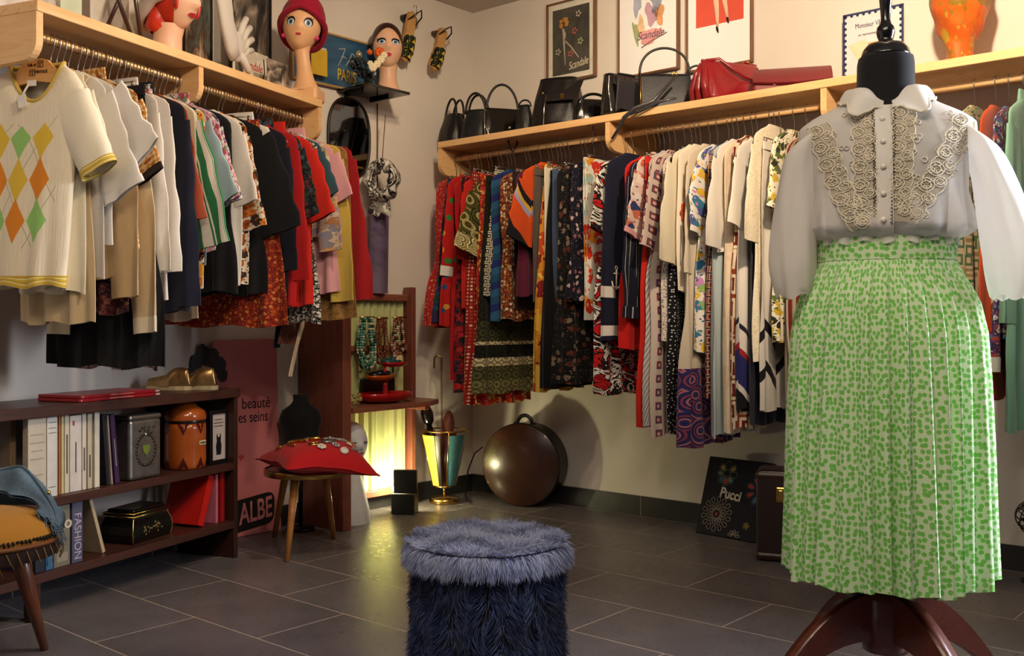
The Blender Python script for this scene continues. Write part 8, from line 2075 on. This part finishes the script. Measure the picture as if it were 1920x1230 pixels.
def r_body(rr):
    a = rr.uniform(0, 2*PI); z = (ZT-0.05)*rr.random(); c1 = math.sin(9*a+22*z)+0.8*math.sin(17*a-37*z+1); c2 = math.sin(31*z+5*math.sin(7*a))
    d = Vector((math.cos(a)*0.8+rr.gauss(0, .15)-0.6*c1*math.sin(a), math.sin(a)*0.8+rr.gauss(0, .15)+0.6*c1*math.cos(a), -0.5+0.5*c2+rr.gauss(0, .15)))
    return Vector((RBd*math.cos(a), RBd*math.sin(a), z)), d, rr.uniform(0.016, 0.03), Vector((-0.3*c1*math.sin(a), 0.3*c1*math.cos(a), -0.5))
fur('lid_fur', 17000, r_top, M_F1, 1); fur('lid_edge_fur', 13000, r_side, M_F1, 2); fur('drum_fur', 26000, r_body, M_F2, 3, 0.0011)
# ------------------------------------------------------------------ suitcase, Pucci board, wire basket at the right wall
M_SUI = leather('dark_brown_case', '#2c1a13', 0.38, 0.12, 0.15); M_SUE = leather('case_edge', '#3c2419', 0.35, 0.1)
sp = pt(1532, 900, 3.60); T = thing('suitcase', 'dark brown leather suitcase with brass lock standing behind the green skirt', 'suitcase', (sp.x, 3.62, 0.0005), face_rz(FR, 22))
sw_, sd_, sh_ = 0.40, 0.15, 0.325
mb = MB(); mb.box((0, 0, sh_/2), (sw_, sd_, sh_), None, 0.016); part('shell', mb, M_SUI, T)
for z in (0.02, sh_-0.02):
    mb = MB(); mb.box((0, 0, z), (sw_+0.006, sd_+0.006, 0.03), None, 0.012); part('edge_binding', mb, M_SUE, T)
mb = MB(); mb.box((-sw_/2+0.085, -sd_/2-0.003, sh_-0.085), (0.034, 0.008, 0.056), None, 0.005); lk = part('lock_plate', mb, M_BRASS, T)
mb = MB(); mb.box((-sw_/2+0.085, -sd_/2-0.008, sh_-0.085), (0.016, 0.008, 0.036), None, 0.003); part('hasp', mb, M_GOLD, lk)
for s in (-1, 1):
    mb = MB(); mb.ball((-sw_/2+0.012, -sd_/2+0.01, 0.16+s*0.148), 0.006, 8, 6); part('rivet', mb, M_BRASS, T)
mb = MB(); handle(mb, 0.11, sh_-0.005, 0.04, 0.009); part('handle', mb, M_SUE, T)
b0 = flo(1303, 999); b1 = flo(1424, 1021); bm_ = (b0+b1)/2; pw = (b1-b0).length
T = thing('art_book', 'large square dark navy book lettered Pucci with flower rosettes, leaning on the right wall', 'book', bm_+Vector((0, 0, 0.004)), 0)
az = math.atan2(b1.y-b0.y, b1.x-b0.x)
T.rotation_euler = (Matrix.Rotation(az, 3, 'Z') @ Matrix.Rotation(math.radians(-19), 3, 'X')).to_euler()
ph = 0.315; M_NVP = flat('dark_navy_cover', '#0c0f1c', 0.35)
mb = MB(); mb.box((0, 0.012, ph/2), (pw, 0.022, ph), None, 0.002); part('cover', mb, M_NVP, T)
PC1, PC2, PC3, PC4 = flat('print_cream', '#9a8f7c', 0.6), flat('print_green', '#5a6a50', 0.6), flat('print_red', '#8c2630', 0.6), flat('print_teal', '#2c4c58', 0.6); PC5 = flat('print_ochre', '#96803a', 0.6)
def petal(cx, cz, a, r0, r1, w, m, fill=None):
    P = []
    for i in range(16):
        t = 2*PI*i/16; x = (r0+r1)/2+(r1-r0)/2*math.cos(t); y = w*math.sin(t)*(0.7+0.3*math.cos(t))
        P.append((cx+x*math.cos(a)-y*math.sin(a), 0.0, cz+x*math.sin(a)+y*math.cos(a)))
    mb = MB(); mb.tube(P, 0.0013, 4, closed=True); part('printed_petal', mb, m, T)
    if fill:
        mb = MB(); c_ = ((r0+r1)/2*0.2, 0); C_ = (cx+(r0+r1)/2*math.cos(a), cz+(r0+r1)/2*math.sin(a))
        mb.prism([(C_[0]+(p[0]-C_[0])*0.7, C_[1]+(p[2]-C_[1])*0.7) for p in P], -0.0006, 0.002); part('printed_fill', mb, fill, T)
rx_, rz_ = -pw*0.22, ph*0.27
for k in range(14): petal(rx_, rz_, 2*PI*k/14, 0.016, 0.042, 0.006, PC1)
for k in range(14): petal(rx_, rz_, 2*PI*(k+0.5)/14, 0.044, 0.070, 0.011, PC1)
mb = MB(); mb.prism([(rx_+0.008*math.cos(i*0.8), rz_+0.008*math.sin(i*0.8)) for i in range(8)], -0.001, 0.002); part('printed_centre', mb, PC3, T)
for k, f in ((-0.9, PC2), (-0.1, None), (0.7, PC5), (1.57, None), (2.4, PC5), (3.2, PC2), (4.0, PC4), (4.7, PC3)): petal(-pw*0.17, ph*0.80, k, 0.012, 0.050, 0.017, PC2 if f is not PC2 else PC4, f)
for k, f in ((1.2, PC3), (2.0, PC3), (2.8, PC3), (3.6, PC3), (4.4, PC4), (0.4, PC4)): petal(pw*0.36, ph*0.63, k, 0.018, 0.062, 0.016, PC4, f)
for k in range(5): petal(pw*0.26, ph*0.18, 2*PI*k/5, 0.003, 0.014, 0.005, PC5)
for k in range(5): petal(pw*0.10, ph*0.0+0.006, 0.3+0.62*k, 0.008, 0.028, 0.006, PC1)
text('Pucci', 0.056, flat('print_white', '#b8b0a2', 0.6), T, (-pw*0.055, -0.0012, ph*0.535), rot=(PI/2, math.radians(6), 0), sx=0.85, bold=0.0015)
u_ = FR.u(1952, 0.13); c_ = FR.p(u_, 0.13, 0.0)
T = thing('wire_basket', 'round black wire ball basket at the right edge by the skirting', 'basket', c_, 0)
Yw = c_.y; zc = zat(968, Yw); rw = max(0.05, 44/FPX*Yw)
for k in range(9):
    mb = MB(); rr = random.Random(k); M = Matrix.Rotation(rr.uniform(0, 3), 3, 'Z') @ Matrix.Rotation(rr.uniform(0, 3), 3, 'X')
    mb.torus((0, 0, zc), rw, 0.0022, M, 36, 6, rw*rr.uniform(0.8, 1.0)); part('wire_hoop', mb, M_BLACK, T)
mb = MB(); mb.cyl((0, 0, 0.0), (0, 0, zc-rw*0.9), 0.006, n=8); mb.lathe([(0.06, 0), (0.06, 0.006), (0.005, 0.008)], 20); part('stand', mb, M_BLACK, T)
